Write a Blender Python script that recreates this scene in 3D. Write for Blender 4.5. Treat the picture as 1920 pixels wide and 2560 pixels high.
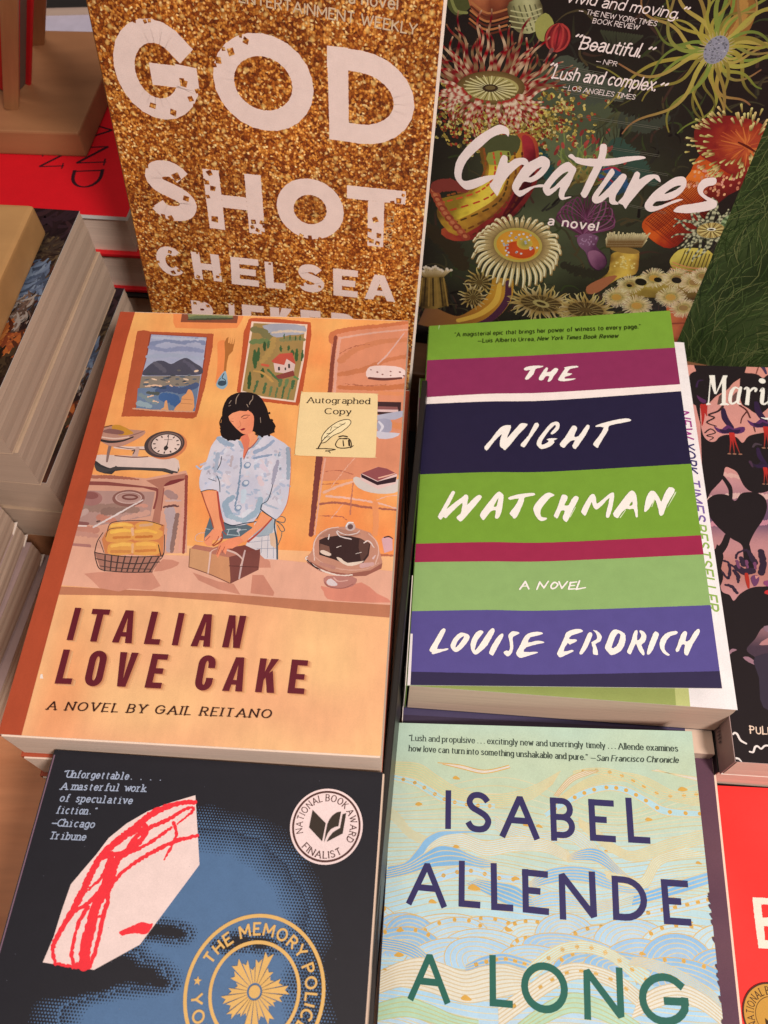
"""Paperbacks laid out on a bookshop table, seen from above.  Units: metres (helpers take millimetres)."""
import bpy, bmesh, math, random
from mathutils import Matrix, Vector, noise
from mathutils.geometry import tessellate_polygon

S = bpy.context.scene
for o in list(bpy.data.objects):
    bpy.data.objects.remove(o, do_unlink=True)
COL = S.collection
RND = random.Random(7)

# ---------------------------------------------------------------- camera
CAM_ROWS = [[0.999037, 0.0, -0.043886], [0.022294, -0.86135, 0.507522], [-0.037801, -0.508012, -0.86052]]
cam = bpy.data.cameras.new('camera')
cam.sensor_fit = 'VERTICAL'; cam.sensor_height = 24.0; cam.lens = 24.0 * 2160 / 2560
cam.dof.use_dof = True; cam.dof.focus_distance = 0.37; cam.dof.aperture_fstop = 12.0
cam.clip_start = 0.01; cam.clip_end = 50
cam_ob = bpy.data.objects.new('camera', cam); COL.objects.link(cam_ob)
_r = Matrix(CAM_ROWS)
_rot = Matrix([[_r[i][0], -_r[i][1], -_r[i][2]] for i in range(3)])
cam_ob.matrix_world = Matrix.Translation((0, 0, 0.44)) @ _rot.to_4x4()
S.camera = cam_ob

# ---------------------------------------------------------------- light: a warm shop lamp and an added overhead fill
w = bpy.data.worlds.new('World'); S.world = w; w.use_nodes = True
bg = w.node_tree.nodes['Background']
bg.inputs['Color'].default_value = (1.0, 0.80, 0.68, 1); bg.inputs['Strength'].default_value = 0.16

def lamp(name, loc, aim, size, power, col):
    d = bpy.data.lights.new(name, 'AREA'); d.shape = 'DISK'; d.size = size; d.energy = power; d.color = col
    o = bpy.data.objects.new(name, d); COL.objects.link(o)
    o.location = loc
    o.rotation_euler = (Vector(aim) - Vector(loc)).to_track_quat('-Z', 'Y').to_euler()
    return o
lamp('key_lamp', (0.46, -0.50, 1.15), (0.02, 0.14, 0.06), 0.22, 18.6, (1.0, 0.83, 0.73))
lamp('overhead_fill', (-0.1, 0.05, 2.2), (0.0, 0.2, 0.0), 1.1, 13.0, (1.0, 0.82, 0.70))  # unseen soft fill, added overhead to lift the shade

S.view_settings.view_transform = 'Standard'; S.view_settings.look = 'None'
S.view_settings.exposure = 0.0; S.view_settings.gamma = 1.0; S.view_settings.use_curve_mapping = False
S.render.engine = 'CYCLES'
S.cycles.max_bounces = 6; S.cycles.use_denoising = True

FRAMES = {
  'ital': ([-146.24, 294.04, 132.9], [[0.99905, 0.04049, 0.01641], [-0.04044, 0.99918, -0.00352], [-0.01654, 0.00285, 0.99986]], 140.0, 207.0),
  'mem': ([-138.58, 85.71, 118.27], [[0.99021, 0.04272, 0.03878], [-0.04849, 0.99804, 0.0441], [-0.03633, -0.04575, 0.99827]], 125.0, 192.0),
  'all': ([-9.85, 111.21, 68.13], [[0.99869, 0.06252, -0.09272], [-0.0276, 0.99772, -0.01941], [0.09248, 0.02527, 0.9955]], 124.0, 191.0),
  'night': ([3.99, 323.4, 88.54], [[0.99755, 0.04976, 0.04924], [-0.05077, 0.99852, 0.01939], [-0.0482, -0.02184, 0.9986]], 136.5, 203.0),
  'ncov': ([4.02, 323.41, 89.14], [[0.99058, 0.04976, -0.12759], [-0.04655, 0.99852, 0.02804], [0.1288, -0.02184, 0.99143]], 124.4, 203.0),
  'god': ([-126.75, 343.79, 297.31], [[0.98403, 0.07856, -0.15972], [-0.16879, 0.12702, -0.97743], [-0.0565, 0.98878, 0.13825]], 138.7, 240.0),
  'crea': ([11.92, 361.88, 268.02], [[0.98439, 0.07782, -0.15785], [-0.166, 0.11268, -0.97967], [-0.05845, 0.99058, 0.12384]], 141.2, 210.0),
  'mari': ([139.36, 304.47, 78.0], [[0.99865, 0.05199, 0.0], [-0.05199, 0.99865, 0.0], [0.0, 0.0, 1.0]], 140.0, 210.0),
  'red': ([123.16, 94.84, 38.0], [[0.99929, 0.03768, 0.0], [-0.03768, 0.99929, 0.0], [0.0, 0.0, 1.0]], 155.0, 228.0),
  'purp': ([-3.63, 114.64, 51.0], [[0.99791, 0.0646, 0.0], [-0.0646, 0.99791, 0.0], [0.0, 0.0, 1.0]], 133.0, 203.0),
  'lst': ([-326.34, 374.41, 140.0], [[0.99409, 0.10855, 0.0], [-0.10855, 0.99409, 0.0], [0.0, 0.0, 1.0]], 150.0, 133.9),
  'redhb': ([-300.11, 553.08, 110.0], [[0.99437, 0.10599, 0.0], [-0.10599, 0.99437, 0.0], [0.0, 0.0, 1.0]], 150.0, 150.0),
  'green': ([108.28, 362.99, 262.34], [[0.95455, 0.11713, -0.27409], [-0.28642, 0.10596, -0.95223], [-0.08249, 0.98745, 0.13469]], 140.0, 216.0),
}


# ---------------------------------------------------------------- colours and materials
TINT = (1.0, 0.82, 0.71)          # the lamps are warm: inks are read back to neutral light
DIM = 1.0
def C(h, k=1.0):
    k *= DIM
    h = h.lstrip('#'); out = []
    for i in range(3):
        c = int(h[2 * i:2 * i + 2], 16) / 255
        c = c / 12.92 if c <= 0.04045 else ((c + 0.055) / 1.055) ** 2.4
        out.append(min(0.86, max(0.004, k * 0.86 * c / TINT[i])))
    return tuple(out)
def lerp(a, b, t): return tuple(x + (y - x) * t for x, y in zip(a, b))
def mixc(c1, c2, t): return lerp(C(c1) if isinstance(c1, str) else c1, C(c2) if isinstance(c2, str) else c2, t)

def new_mat(name):
    m = bpy.data.materials.new(name); m.use_nodes = True
    nt = m.node_tree; b = nt.nodes['Principled BSDF']
    return m, nt, b
def nd(nt, kind, **kw):
    n = nt.nodes.new(kind)
    for k, v in kw.items():
        if k in n.inputs.keys() if isinstance(k, str) else False: n.inputs[k].default_value = v
        else: setattr(n, k, v)
    return n
def scale_coords(nt, sc, kind='Object'):
    tc = nt.nodes.new('ShaderNodeTexCoord'); mp = nt.nodes.new('ShaderNodeMapping')
    mp.inputs['Scale'].default_value = sc if isinstance(sc, tuple) else (sc, sc, sc)
    nt.links.new(tc.outputs[kind], mp.inputs['Vector']); return mp.outputs['Vector']
def noise_fac(nt, vec, scale, detail=3, rough=0.55):
    n = nt.nodes.new('ShaderNodeTexNoise'); n.inputs['Scale'].default_value = scale
    n.inputs['Detail'].default_value = detail; n.inputs['Roughness'].default_value = rough
    nt.links.new(vec, n.inputs['Vector']); return n.outputs['Fac']
def ramp(nt, fac, stops):
    r = nt.nodes.new('ShaderNodeValToRGB'); e = r.color_ramp.elements
    while len(e) < len(stops): e.new(0.5)
    for i, (p, c) in enumerate(stops):
        e[i].position = p; e[i].color = (*c, 1) if len(c) == 3 else c
    nt.links.new(fac, r.inputs['Fac']); return r.outputs['Color']
def mul(nt, a, b, fac=1.0, mode='MULTIPLY'):
    m = nt.nodes.new('ShaderNodeMix'); m.data_type = 'RGBA'; m.blend_type = mode
    m.inputs['Factor'].default_value = fac
    for s, x in ((6, a), (7, b)):
        if isinstance(x, tuple): m.inputs[s].default_value = (*x[:3], 1)
        else: nt.links.new(x, m.inputs[s])
    return m.outputs[2]
def bump(nt, b, h, strength, dist=0.0004):
    n = nt.nodes.new('ShaderNodeBump'); n.inputs['Strength'].default_value = strength; n.inputs['Distance'].default_value = dist
    nt.links.new(h, n.inputs['Height']); nt.links.new(n.outputs['Normal'], b.inputs['Normal'])

def print_mat(name, rough=0.5, mottle=0.05, scale=160, grain=0.08, spec=0.35, brush=0.0):
    """printed card: the ink colour is a mesh attribute, with paper tooth and slight ink mottling"""
    m, nt, b = new_mat(name)
    at = nt.nodes.new('ShaderNodeAttribute'); at.attribute_name = 'ink'
    v = scale_coords(nt, 1.0)
    c = at.outputs['Color']
    f = noise_fac(nt, v, scale, 4)
    c = mul(nt, c, ramp(nt, f, [(0.25, (1 - mottle,) * 3), (0.75, (1 + mottle,) * 3)]))
    g = noise_fac(nt, v, 2600, 2, 0.8)
    c = mul(nt, c, ramp(nt, g, [(0.3, (1 - grain,) * 3), (0.7, (1 + grain,) * 3)]))
    if brush:
        vb = scale_coords(nt, (240, 60, 1)); f2 = noise_fac(nt, vb, 1.0, 5, 0.65)
        c = mul(nt, c, ramp(nt, f2, [(0.3, (1 - brush, 1 - brush * .9, 1 - brush * .8)), (0.7, (1 + brush, 1 + brush, 1 + brush * .8))]))
    nt.links.new(c, b.inputs['Base Color'])
    b.inputs['Roughness'].default_value = rough; b.inputs['Specular IOR Level'].default_value = spec
    bump(nt, b, g, 0.06, 0.0002)
    return m
def paper_mat(name, col, lines=2600, amt=0.25):
    """trimmed page block: fine leaf lines stacked along z"""
    m, nt, b = new_mat(name)
    v = scale_coords(nt, (12, 12, lines)); f = noise_fac(nt, v, 1.0, 3, 0.7)
    v2 = scale_coords(nt, (9, 9, 90)); f2 = noise_fac(nt, v2, 1.0, 2)
    c = ramp(nt, f, [(0.25, tuple(x * (1 - amt) for x in col)), (0.75, col)])
    c = mul(nt, c, ramp(nt, f2, [(0.3, (0.95, 0.945, 0.94)), (0.7, (1.02, 1.02, 1.02))]))
    nt.links.new(c, b.inputs['Base Color']); b.inputs['Roughness'].default_value = 0.85
    b.inputs['Specular IOR Level'].default_value = 0.15
    bump(nt, b, f, 0.5, 0.0003)
    return m
def plain_mat(name, col, rough=0.5, spec=0.4, mott=0.08, scale=90):
    m, nt, b = new_mat(name)
    v = scale_coords(nt, 1.0); f = noise_fac(nt, v, scale, 4)
    c = ramp(nt, f, [(0.3, tuple(x * (1 - mott) for x in col)), (0.7, tuple(x * (1 + mott) for x in col))])
    nt.links.new(c, b.inputs['Base Color']); b.inputs['Roughness'].default_value = rough
    b.inputs['Specular IOR Level'].default_value = spec
    f3 = noise_fac(nt, v, 900, 3); bump(nt, b, f3, 0.08, 0.0003)
    return m
def wood_mat(name, c1, c2, sc=(5, 55, 55), rough=0.45):
    m, nt, b = new_mat(name)
    v = scale_coords(nt, sc)
    f = noise_fac(nt, v, 1.6, 6, 0.62)
    v2 = scale_coords(nt, tuple(x * 6 for x in sc)); f2 = noise_fac(nt, v2, 1.0, 3)
    c = ramp(nt, f, [(0.25, c1), (0.5, lerp(c1, c2, .6)), (0.75, c2)])
    c = mul(nt, c, ramp(nt, f2, [(0.3, (0.86, 0.85, 0.84)), (0.7, (1.05, 1.05, 1.05))]))
    nt.links.new(c, b.inputs['Base Color']); b.inputs['Roughness'].default_value = rough
    bump(nt, b, f2, 0.1, 0.0003)
    return m
def glitter_mat(name):
    """gold glitter paper: packed flecks of many golds, a few of them bright"""
    m, nt, b = new_mat(name)
    tc = nt.nodes.new('ShaderNodeTexCoord')
    nz = nt.nodes.new('ShaderNodeTexNoise'); nz.inputs['Scale'].default_value = 350; nz.inputs['Detail'].default_value = 2
    nt.links.new(tc.outputs['Object'], nz.inputs['Vector'])
    vm = nt.nodes.new('ShaderNodeVectorMath'); vm.operation = 'MULTIPLY_ADD'
    vm.inputs[1].default_value = (0.0012,) * 3
    nt.links.new(nz.outputs['Color'], vm.inputs[0]); nt.links.new(tc.outputs['Object'], vm.inputs[2])
    def vor(scale):
        n = nt.nodes.new('ShaderNodeTexVoronoi'); n.inputs['Scale'].default_value = scale; n.inputs['Randomness'].default_value = 1
        nt.links.new(vm.outputs['Vector'], n.inputs['Vector'])
        sp = nt.nodes.new('ShaderNodeSeparateColor'); nt.links.new(n.outputs['Color'], sp.inputs['Color'])
        return sp.outputs['Red'], n.outputs['Distance']
    r1, d1 = vor(960); r2, d2 = vor(330)
    c1 = ramp(nt, r1, [(0.0, C('#6a2c0a')), (0.25, C('#96480f')), (0.5, C('#bc6e28')), (0.72, C('#e0963e')), (0.88, C('#f8b866')), (1.0, C('#ffe6ac'))])
    c2 = ramp(nt, d1, [(0.1, (1.3, 1.25, 1.15)), (0.62, (0.62, 0.5, 0.38))])
    c = mul(nt, c1, c2)
    # larger sparks: soft bright centres in a few of the large cells
    spark = nt.nodes.new('ShaderNodeMath'); spark.operation = 'GREATER_THAN'; spark.inputs[1].default_value = 0.82
    nt.links.new(r2, spark.inputs[0])
    glow = ramp(nt, d2, [(0.0, (1, 1, 1)), (0.45, (0, 0, 0))])
    g2 = nt.nodes.new('ShaderNodeMath'); g2.operation = 'MULTIPLY'; nt.links.new(spark.outputs[0], g2.inputs[0]); nt.links.new(glow, g2.inputs[1])
    mx = nt.nodes.new('ShaderNodeMix'); mx.data_type = 'RGBA'
    nt.links.new(g2.outputs[0], mx.inputs['Factor']); nt.links.new(c, mx.inputs[6]); mx.inputs[7].default_value = (*C('#ffd27c'), 1)
    # broad drift of darker and lighter areas printed in the glitter
    f = noise_fac(nt, scale_coords(nt, 1.0), 28, 3)
    c = mul(nt, mx.outputs[2], ramp(nt, f, [(0.3, (0.72, 0.66, 0.6)), (0.7, (1.2, 1.15, 1.1))]))
    nt.links.new(c, b.inputs['Base Color']); b.inputs['Roughness'].default_value = 0.45
    return m

# ---------------------------------------------------------------- mesh helpers (millimetres in, metres out)
def mesh_ob(name, verts, faces, mats, parent=None, midx=None, smooth=False):
    me = bpy.data.meshes.new(name)
    me.from_pydata([(x / 1000, y / 1000, z / 1000) for x, y, z in verts], [], faces)
    for m in (mats if isinstance(mats, (list, tuple)) else [mats]): me.materials.append(m)
    if midx:
        for p, i in zip(me.polygons, midx): p.material_index = i
    if smooth:
        for p in me.polygons: p.use_smooth = True
    o = bpy.data.objects.new(name, me); COL.objects.link(o)
    if parent: o.parent = parent
    return o
def bevel_box(name, lo, hi, mat, parent=None, bev=0.4, seg=2, warp=None, cuts=0):
    bm = bmesh.new(); bmesh.ops.create_cube(bm, size=1)
    for v in bm.verts:
        v.co = Vector([lo[i] + (v.co[i] + .5) * (hi[i] - lo[i]) for i in range(3)])
    if bev: bmesh.ops.bevel(bm, geom=bm.edges[:], offset=bev, segments=seg, profile=.6, affect='EDGES')
    if cuts: bmesh.ops.subdivide_edges(bm, edges=[e for e in bm.edges if e.calc_length() > 8], cuts=cuts, use_grid_fill=True)
    for v in bm.verts:
        if warp: v.co = Vector(warp(*v.co))
        v.co /= 1000
    bmesh.ops.recalc_face_normals(bm, faces=bm.faces[:])
    me = bpy.data.meshes.new(name); bm.to_mesh(me); bm.free()
    me.materials.append(mat)
    o = bpy.data.objects.new(name, me); COL.objects.link(o)
    if parent: o.parent = parent
    return o
def tag(o, label, cat, group=None, kind=None):
    o['label'] = label; o['category'] = cat
    if group: o['group'] = group
    if kind: o['kind'] = kind
    return o
def empty(name, mw):
    o = bpy.data.objects.new(name, None); COL.objects.link(o); o.empty_display_size = .02
    o.matrix_world = mw; return o

# ---------------------------------------------------------------- flat printing: vector shapes in layers on one card
def P(s):
    """'x,y x,y' or 'x,y,w ...' -> list of tuples"""
    return [tuple(float(t) for t in a.split(',')) for a in s.replace(';', ' ').split()]
def P2(s): return [p[:2] for p in P(s)]
def catmull(pts, n=6, closed=False):
    out = []; N = len(pts)
    if N < 3: return list(pts)
    rng = range(N) if closed else range(N - 1)
    for i in rng:
        p1, p2 = pts[i], pts[(i + 1) % N]
        p0 = pts[(i - 1) % N] if closed or i > 0 else p1
        p3 = pts[(i + 2) % N] if closed or i + 2 < N else p2
        for k in range(n):
            t = k / n
            out.append(tuple(.5 * (2 * b + (c - a) * t + (2 * a - 5 * b + 4 * c - d) * t * t + (3 * b - a - 3 * c + d) * t ** 3)
                             for a, b, c, d in zip(p0, p1, p2, p3)))
    if not closed: out.append(tuple(pts[-1]))
    return out
class Ink:
    DZ = 0.0025
    def __init__(s, W, H):
        s.W, s.H = W, H; s.v = []; s.f = []; s.c = []; s.m = []; s.z = 0.0; s.lo = (0.0, 0.0); s.hi = (W, H); s.mat = 0
    def layer(s): s.z += s.DZ
    def tri(s, a, b, c, ca, cb, cc):
        x0, y0 = s.lo; x1, y1 = s.hi
        pts = [(a[0], a[1], ca), (b[0], b[1], cb), (c[0], c[1], cc)]
        if not all(x0 <= p[0] <= x1 and y0 <= p[1] <= y1 for p in pts):
            for ax, lim, sg in ((0, x0, 1), (0, x1, -1), (1, y0, 1), (1, y1, -1)):
                out = []
                for i, p in enumerate(pts):
                    q = pts[i - 1]; dp = (p[ax] - lim) * sg; dq = (q[ax] - lim) * sg
                    if (dp >= 0) != (dq >= 0):
                        t = dq / (dq - dp)
                        out.append((q[0] + (p[0] - q[0]) * t, q[1] + (p[1] - q[1]) * t, lerp(q[2], p[2], t)))
                    if dp >= 0: out.append(p)
                pts = out
                if len(pts) < 3: return
        ar = sum(pts[i - 1][0] * pts[i][1] - pts[i][0] * pts[i - 1][1] for i in range(len(pts)))
        if abs(ar) < 1e-7: return
        if ar > 0: pts = pts[::-1]           # v runs down, so this winds the face upwards
        n = len(s.v)
        for p in pts: s.v.append((p[0], -p[1], s.z)); s.c.append(p[2])
        s.f.append(tuple(range(n, n + len(pts)))); s.m.append(s.mat)
    def poly(s, pts, col, smooth=0, holes=(), rough=0.0, up=True):
        if isinstance(pts, str): pts = P2(pts)
        holes = [P2(h) if isinstance(h, str) else h for h in holes]
        if smooth: pts = catmull(pts, smooth, True); holes = [catmull(h, smooth, True) for h in holes]
        if rough: pts = s.roughen(pts, rough); holes = [s.roughen(h, rough) for h in holes]
        if up: s.layer()
        allp = [p for r in [pts] + holes for p in r]
        cf = col if callable(col) else (lambda x, y, c=(C(col) if isinstance(col, str) else col): c)
        cs = [cf(*p[:2]) for p in allp]
        for t in tessellate_polygon([[Vector((p[0], p[1], 0)) for p in r] for r in [pts] + holes]):
            a, b, c = t
            if callable(col): s.fine(allp[a][:2], allp[b][:2], allp[c][:2], cf)
            else: s.tri(allp[a], allp[b], allp[c], cs[a], cs[b], cs[c])
    def fine(s, a, b, c, cf, lim=2.6, depth=0):
        e = [(math.hypot(p[0] - q[0], p[1] - q[1]), i) for i, (p, q) in enumerate(((a, b), (b, c), (c, a)))]
        m, i = max(e)
        if m < lim or depth > 9: s.tri(a, b, c, cf(*a), cf(*b), cf(*c)); return
        v = [a, b, c]; p, q, r = v[i], v[(i + 1) % 3], v[(i + 2) % 3]; mid = ((p[0] + q[0]) / 2, (p[1] + q[1]) / 2)
        s.fine(p, mid, r, cf, lim, depth + 1); s.fine(mid, q, r, cf, lim, depth + 1)
    def roughen(s, pts, amt, step=0.45):
        out = []
        for i, p in enumerate(pts):
            q = pts[(i + 1) % len(pts)]; d = math.hypot(q[0] - p[0], q[1] - p[1]); n = max(1, int(d / step))
            for k in range(n):
                t = k / n; out.append((p[0] + (q[0] - p[0]) * t + RND.uniform(-amt, amt), p[1] + (q[1] - p[1]) * t + RND.uniform(-amt, amt)))
        return out
    def field(s, func, step):
        nx, ny = int(s.W / step) + 1, int(s.H / step) + 1
        s.layer()
        for j in range(ny):
            for i in range(nx):
                a, b, c, d = (i * step, j * step), ((i + 1) * step, j * step), ((i + 1) * step, (j + 1) * step), (i * step, (j + 1) * step)
                ca, cb, cc, cd = func(*a), func(*b), func(*c), func(*d)
                s.tri(a, b, c, ca, cb, cc); s.tri(a, c, d, ca, cc, cd)
    def stroke(s, pts, w, col, smooth=6, cap=True, rough=0.0, closed=False, up=True, contrast=None, ends=False):
        """ribbon of varying width; points may carry their own width as third number"""
        if isinstance(pts, str): pts = P(pts)
        n0 = len(pts)
        ws = [p[2] if len(p) > 2 and w is None else (w[i] if isinstance(w, (list, tuple)) else w) for i, p in enumerate(pts)]
        if isinstance(col, list): cs = [C(c) if isinstance(c, str) else c for c in col]
        else: cs = [C(col) if isinstance(col, str) else col] * n0
        q = [(p[0], p[1], wi, *ci) for p, wi, ci in zip(pts, ws, cs)]
        def turn(a, b, c):
            d1 = (b[0] - a[0], b[1] - a[1]); d2 = (c[0] - b[0], c[1] - b[1])
            return abs(math.atan2(d1[0] * d2[1] - d1[1] * d2[0], d1[0] * d2[0] + d1[1] * d2[1]))
        if closed and not smooth and n0 > 2:
            for i in range(n0):
                if turn(q[i - 1], q[i], q[(i + 1) % n0]) > .6:
                    r = q[i:] + q[:i + 1]; return s.stroke([t[:2] for t in r], [t[2] for t in r], [t[3:6] for t in r], smooth=0, cap=False, rough=rough, contrast=contrast, ends=True)
        if not smooth and not closed and n0 > 2:
            cuts = []
            for i in range(1, n0 - 1):
                d1 = (q[i][0] - q[i - 1][0], q[i][1] - q[i - 1][1]); d2 = (q[i + 1][0] - q[i][0], q[i + 1][1] - q[i][1])
                th = abs(math.atan2(d1[0] * d2[1] - d1[1] * d2[0], d1[0] * d2[0] + d1[1] * d2[1]))
                if th > .6: cuts.append((i, th, d1, d2))
            if cuts:                          # sharp corners: separate ribbons, squared or bevelled where they meet
                ends = [0] + [c[0] for c in cuts] + [n0 - 1]; info = {c[0]: c for c in cuts}
                for a, b in zip(ends, ends[1:]):
                    run = [list(p) for p in q[a:b + 1]]
                    for e, nb, k_ in ((0, 1, a), (-1, -2, b)):
                        if ends and k_ in (0, n0 - 1):
                            ext = run[e][2] / 2; dx, dy = run[e][0] - run[nb][0], run[e][1] - run[nb][1]; l = math.hypot(dx, dy) or 1
                            run[e][0] += dx / l * ext; run[e][1] += dy / l * ext
                        if k_ in info and info[k_][1] < 1.9:
                            ext = run[e][2] / 2 * math.tan(info[k_][1] / 2); dx, dy = run[e][0] - run[nb][0], run[e][1] - run[nb][1]; l = math.hypot(dx, dy) or 1
                            run[e][0] += dx / l * ext; run[e][1] += dy / l * ext
                    s.stroke([tuple(r[:2]) for r in run], [r[2] for r in run], [tuple(r[3:6]) for r in run], smooth=0, cap=cap, rough=rough, contrast=contrast)
                for i, th, d1, d2 in cuts:
                    if th >= 1.9:
                        sg = 1 if d1[0] * d2[1] - d1[1] * d2[0] < 0 else -1; c = q[i]; f = contrast or (lambda x, y: 1)
                        l1, l2 = math.hypot(*d1), math.hypot(*d2); h1, h2 = c[2] / 2 * f(d1[0] / l1, d1[1] / l1), c[2] / 2 * f(d2[0] / l2, d2[1] / l2)
                        s.layer(); s.tri(c[:2], (c[0] - sg * d1[1] / l1 * h1, c[1] + sg * d1[0] / l1 * h1), (c[0] - sg * d2[1] / l2 * h2, c[1] + sg * d2[0] / l2 * h2), *[c[3:6]] * 3)
                return
        if closed and not smooth: q = q + q[:1]
        if smooth and n0 > 2: q = catmull(q, smooth, closed)
        if closed and smooth: q = q + q[:1]
        if rough:
            r = []
            for a, b in zip(q, q[1:]):
                k = max(1, int(math.hypot(b[0] - a[0], b[1] - a[1]) / .5))
                r += [lerp(a, b, i / k) for i in range(k)]
            q = r + [q[-1]]
        if up: s.layer()
        L = []; N = len(q); zz = s.z
        for i, p in enumerate(q):
            a = q[i - 1] if i else (q[-2] if closed else p); b = q[i + 1] if i < N - 1 else (q[1] if closed else p)
            d1 = (p[0] - a[0], p[1] - a[1]); d2 = (b[0] - p[0], b[1] - p[1])
            l1 = math.hypot(*d1) or 1e-9; l2 = math.hypot(*d2) or 1e-9
            if i == 0 and not closed: t1 = t2 = (d2[0] / l2, d2[1] / l2)
            elif i == N - 1 and not closed: t1 = t2 = (d1[0] / l1, d1[1] / l1)
            else: t1 = (d1[0] / l1, d1[1] / l1); t2 = (d2[0] / l2, d2[1] / l2)
            tx, ty = t1[0] + t2[0], t1[1] + t2[1]; l = math.hypot(tx, ty)
            if l < 1e-6: tx, ty = t2; l = 1
            tx /= l; ty /= l; nx, ny = -ty, tx
            k = nx * -t2[1] + ny * t2[0]
            k = 1 / max(.45, abs(k))
            hw = p[2] / 2 * k
            if contrast: hw *= contrast(tx, ty)
            j = RND.uniform(-rough, rough) if rough else 0; j2 = RND.uniform(-rough, rough) if rough else 0
            L.append(((p[0] + nx * (hw + j), p[1] + ny * (hw + j)), (p[0] - nx * (hw + j2), p[1] - ny * (hw + j2)), p[3:6], (tx, ty), p[2] / 2))
        for i, (A, B) in enumerate(zip(L, L[1:])):
            s.z = zz + 0.00002 * i
            s.tri(A[0], A[1], B[0], A[2], A[2], B[2]); s.tri(B[0], A[1], B[1], B[2], A[2], B[2])
        if cap and not closed:
            for i, sg in ((0, -1), (-1, 1)):
                A = L[i]; c = q[i][:2]; t = A[3]; h = A[4]
                if h < .08: continue
                fan = [(c[0] + h * (math.cos(a) * t[0] * sg - math.sin(a) * t[1]), c[1] + h * (math.cos(a) * t[1] * sg + math.sin(a) * t[0])) for a in [math.pi * (k / 6 - .5) for k in range(7)]]
                for a, b in zip(fan, fan[1:]): s.tri(c, a, b, A[2], A[2], A[2])
        s.z = zz
    def ell(s, cx, cy, rx, ry, col, rot=0, n=0, up=True, inner=None, a0=0, a1=360):
        n = n or max(8, min(40, int(6 + 6 * max(rx, ry))))
        c = C(col) if isinstance(col, str) else col
        ci = (C(inner) if isinstance(inner, str) else inner) or c
        if up: s.layer()
        cr, sr = math.cos(math.radians(rot)), math.sin(math.radians(rot))
        pts = []
        for k in range(n + 1):
            a = math.radians(a0 + (a1 - a0) * k / n); x, y = rx * math.cos(a), ry * math.sin(a)
            pts.append((cx + x * cr - y * sr, cy + x * sr + y * cr))
        for a, b in zip(pts, pts[1:]): s.tri((cx, cy), a, b, ci, c, c)
    def ring(s, cx, cy, r, w, col, rx=1, ry=1, n=64):
        s.stroke([(cx + r * rx * math.cos(2 * math.pi * k / n), cy + r * ry * math.sin(2 * math.pi * k / n)) for k in range(n)], w, col, smooth=0, closed=True)
    def build(s, name, mats, parent, off=(0, 0, 0)):
        ox, oy, oz = off
        zs = min(1.0, 0.30 / max(s.z, 1e-6)); s.v = [(x, y, z * zs if z > 0 else z) for x, y, z in s.v]
        o = mesh_ob(name, [(x + ox, y + oy, z + oz) for x, y, z in s.v], s.f, mats, parent, s.m)
        at = o.data.color_attributes.new('ink', 'FLOAT_COLOR', 'POINT')
        flat = []
        for c in s.c: flat += [c[0], c[1], c[2], 1.0]
        at.data.foreach_set('color', flat)
        return o

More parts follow.
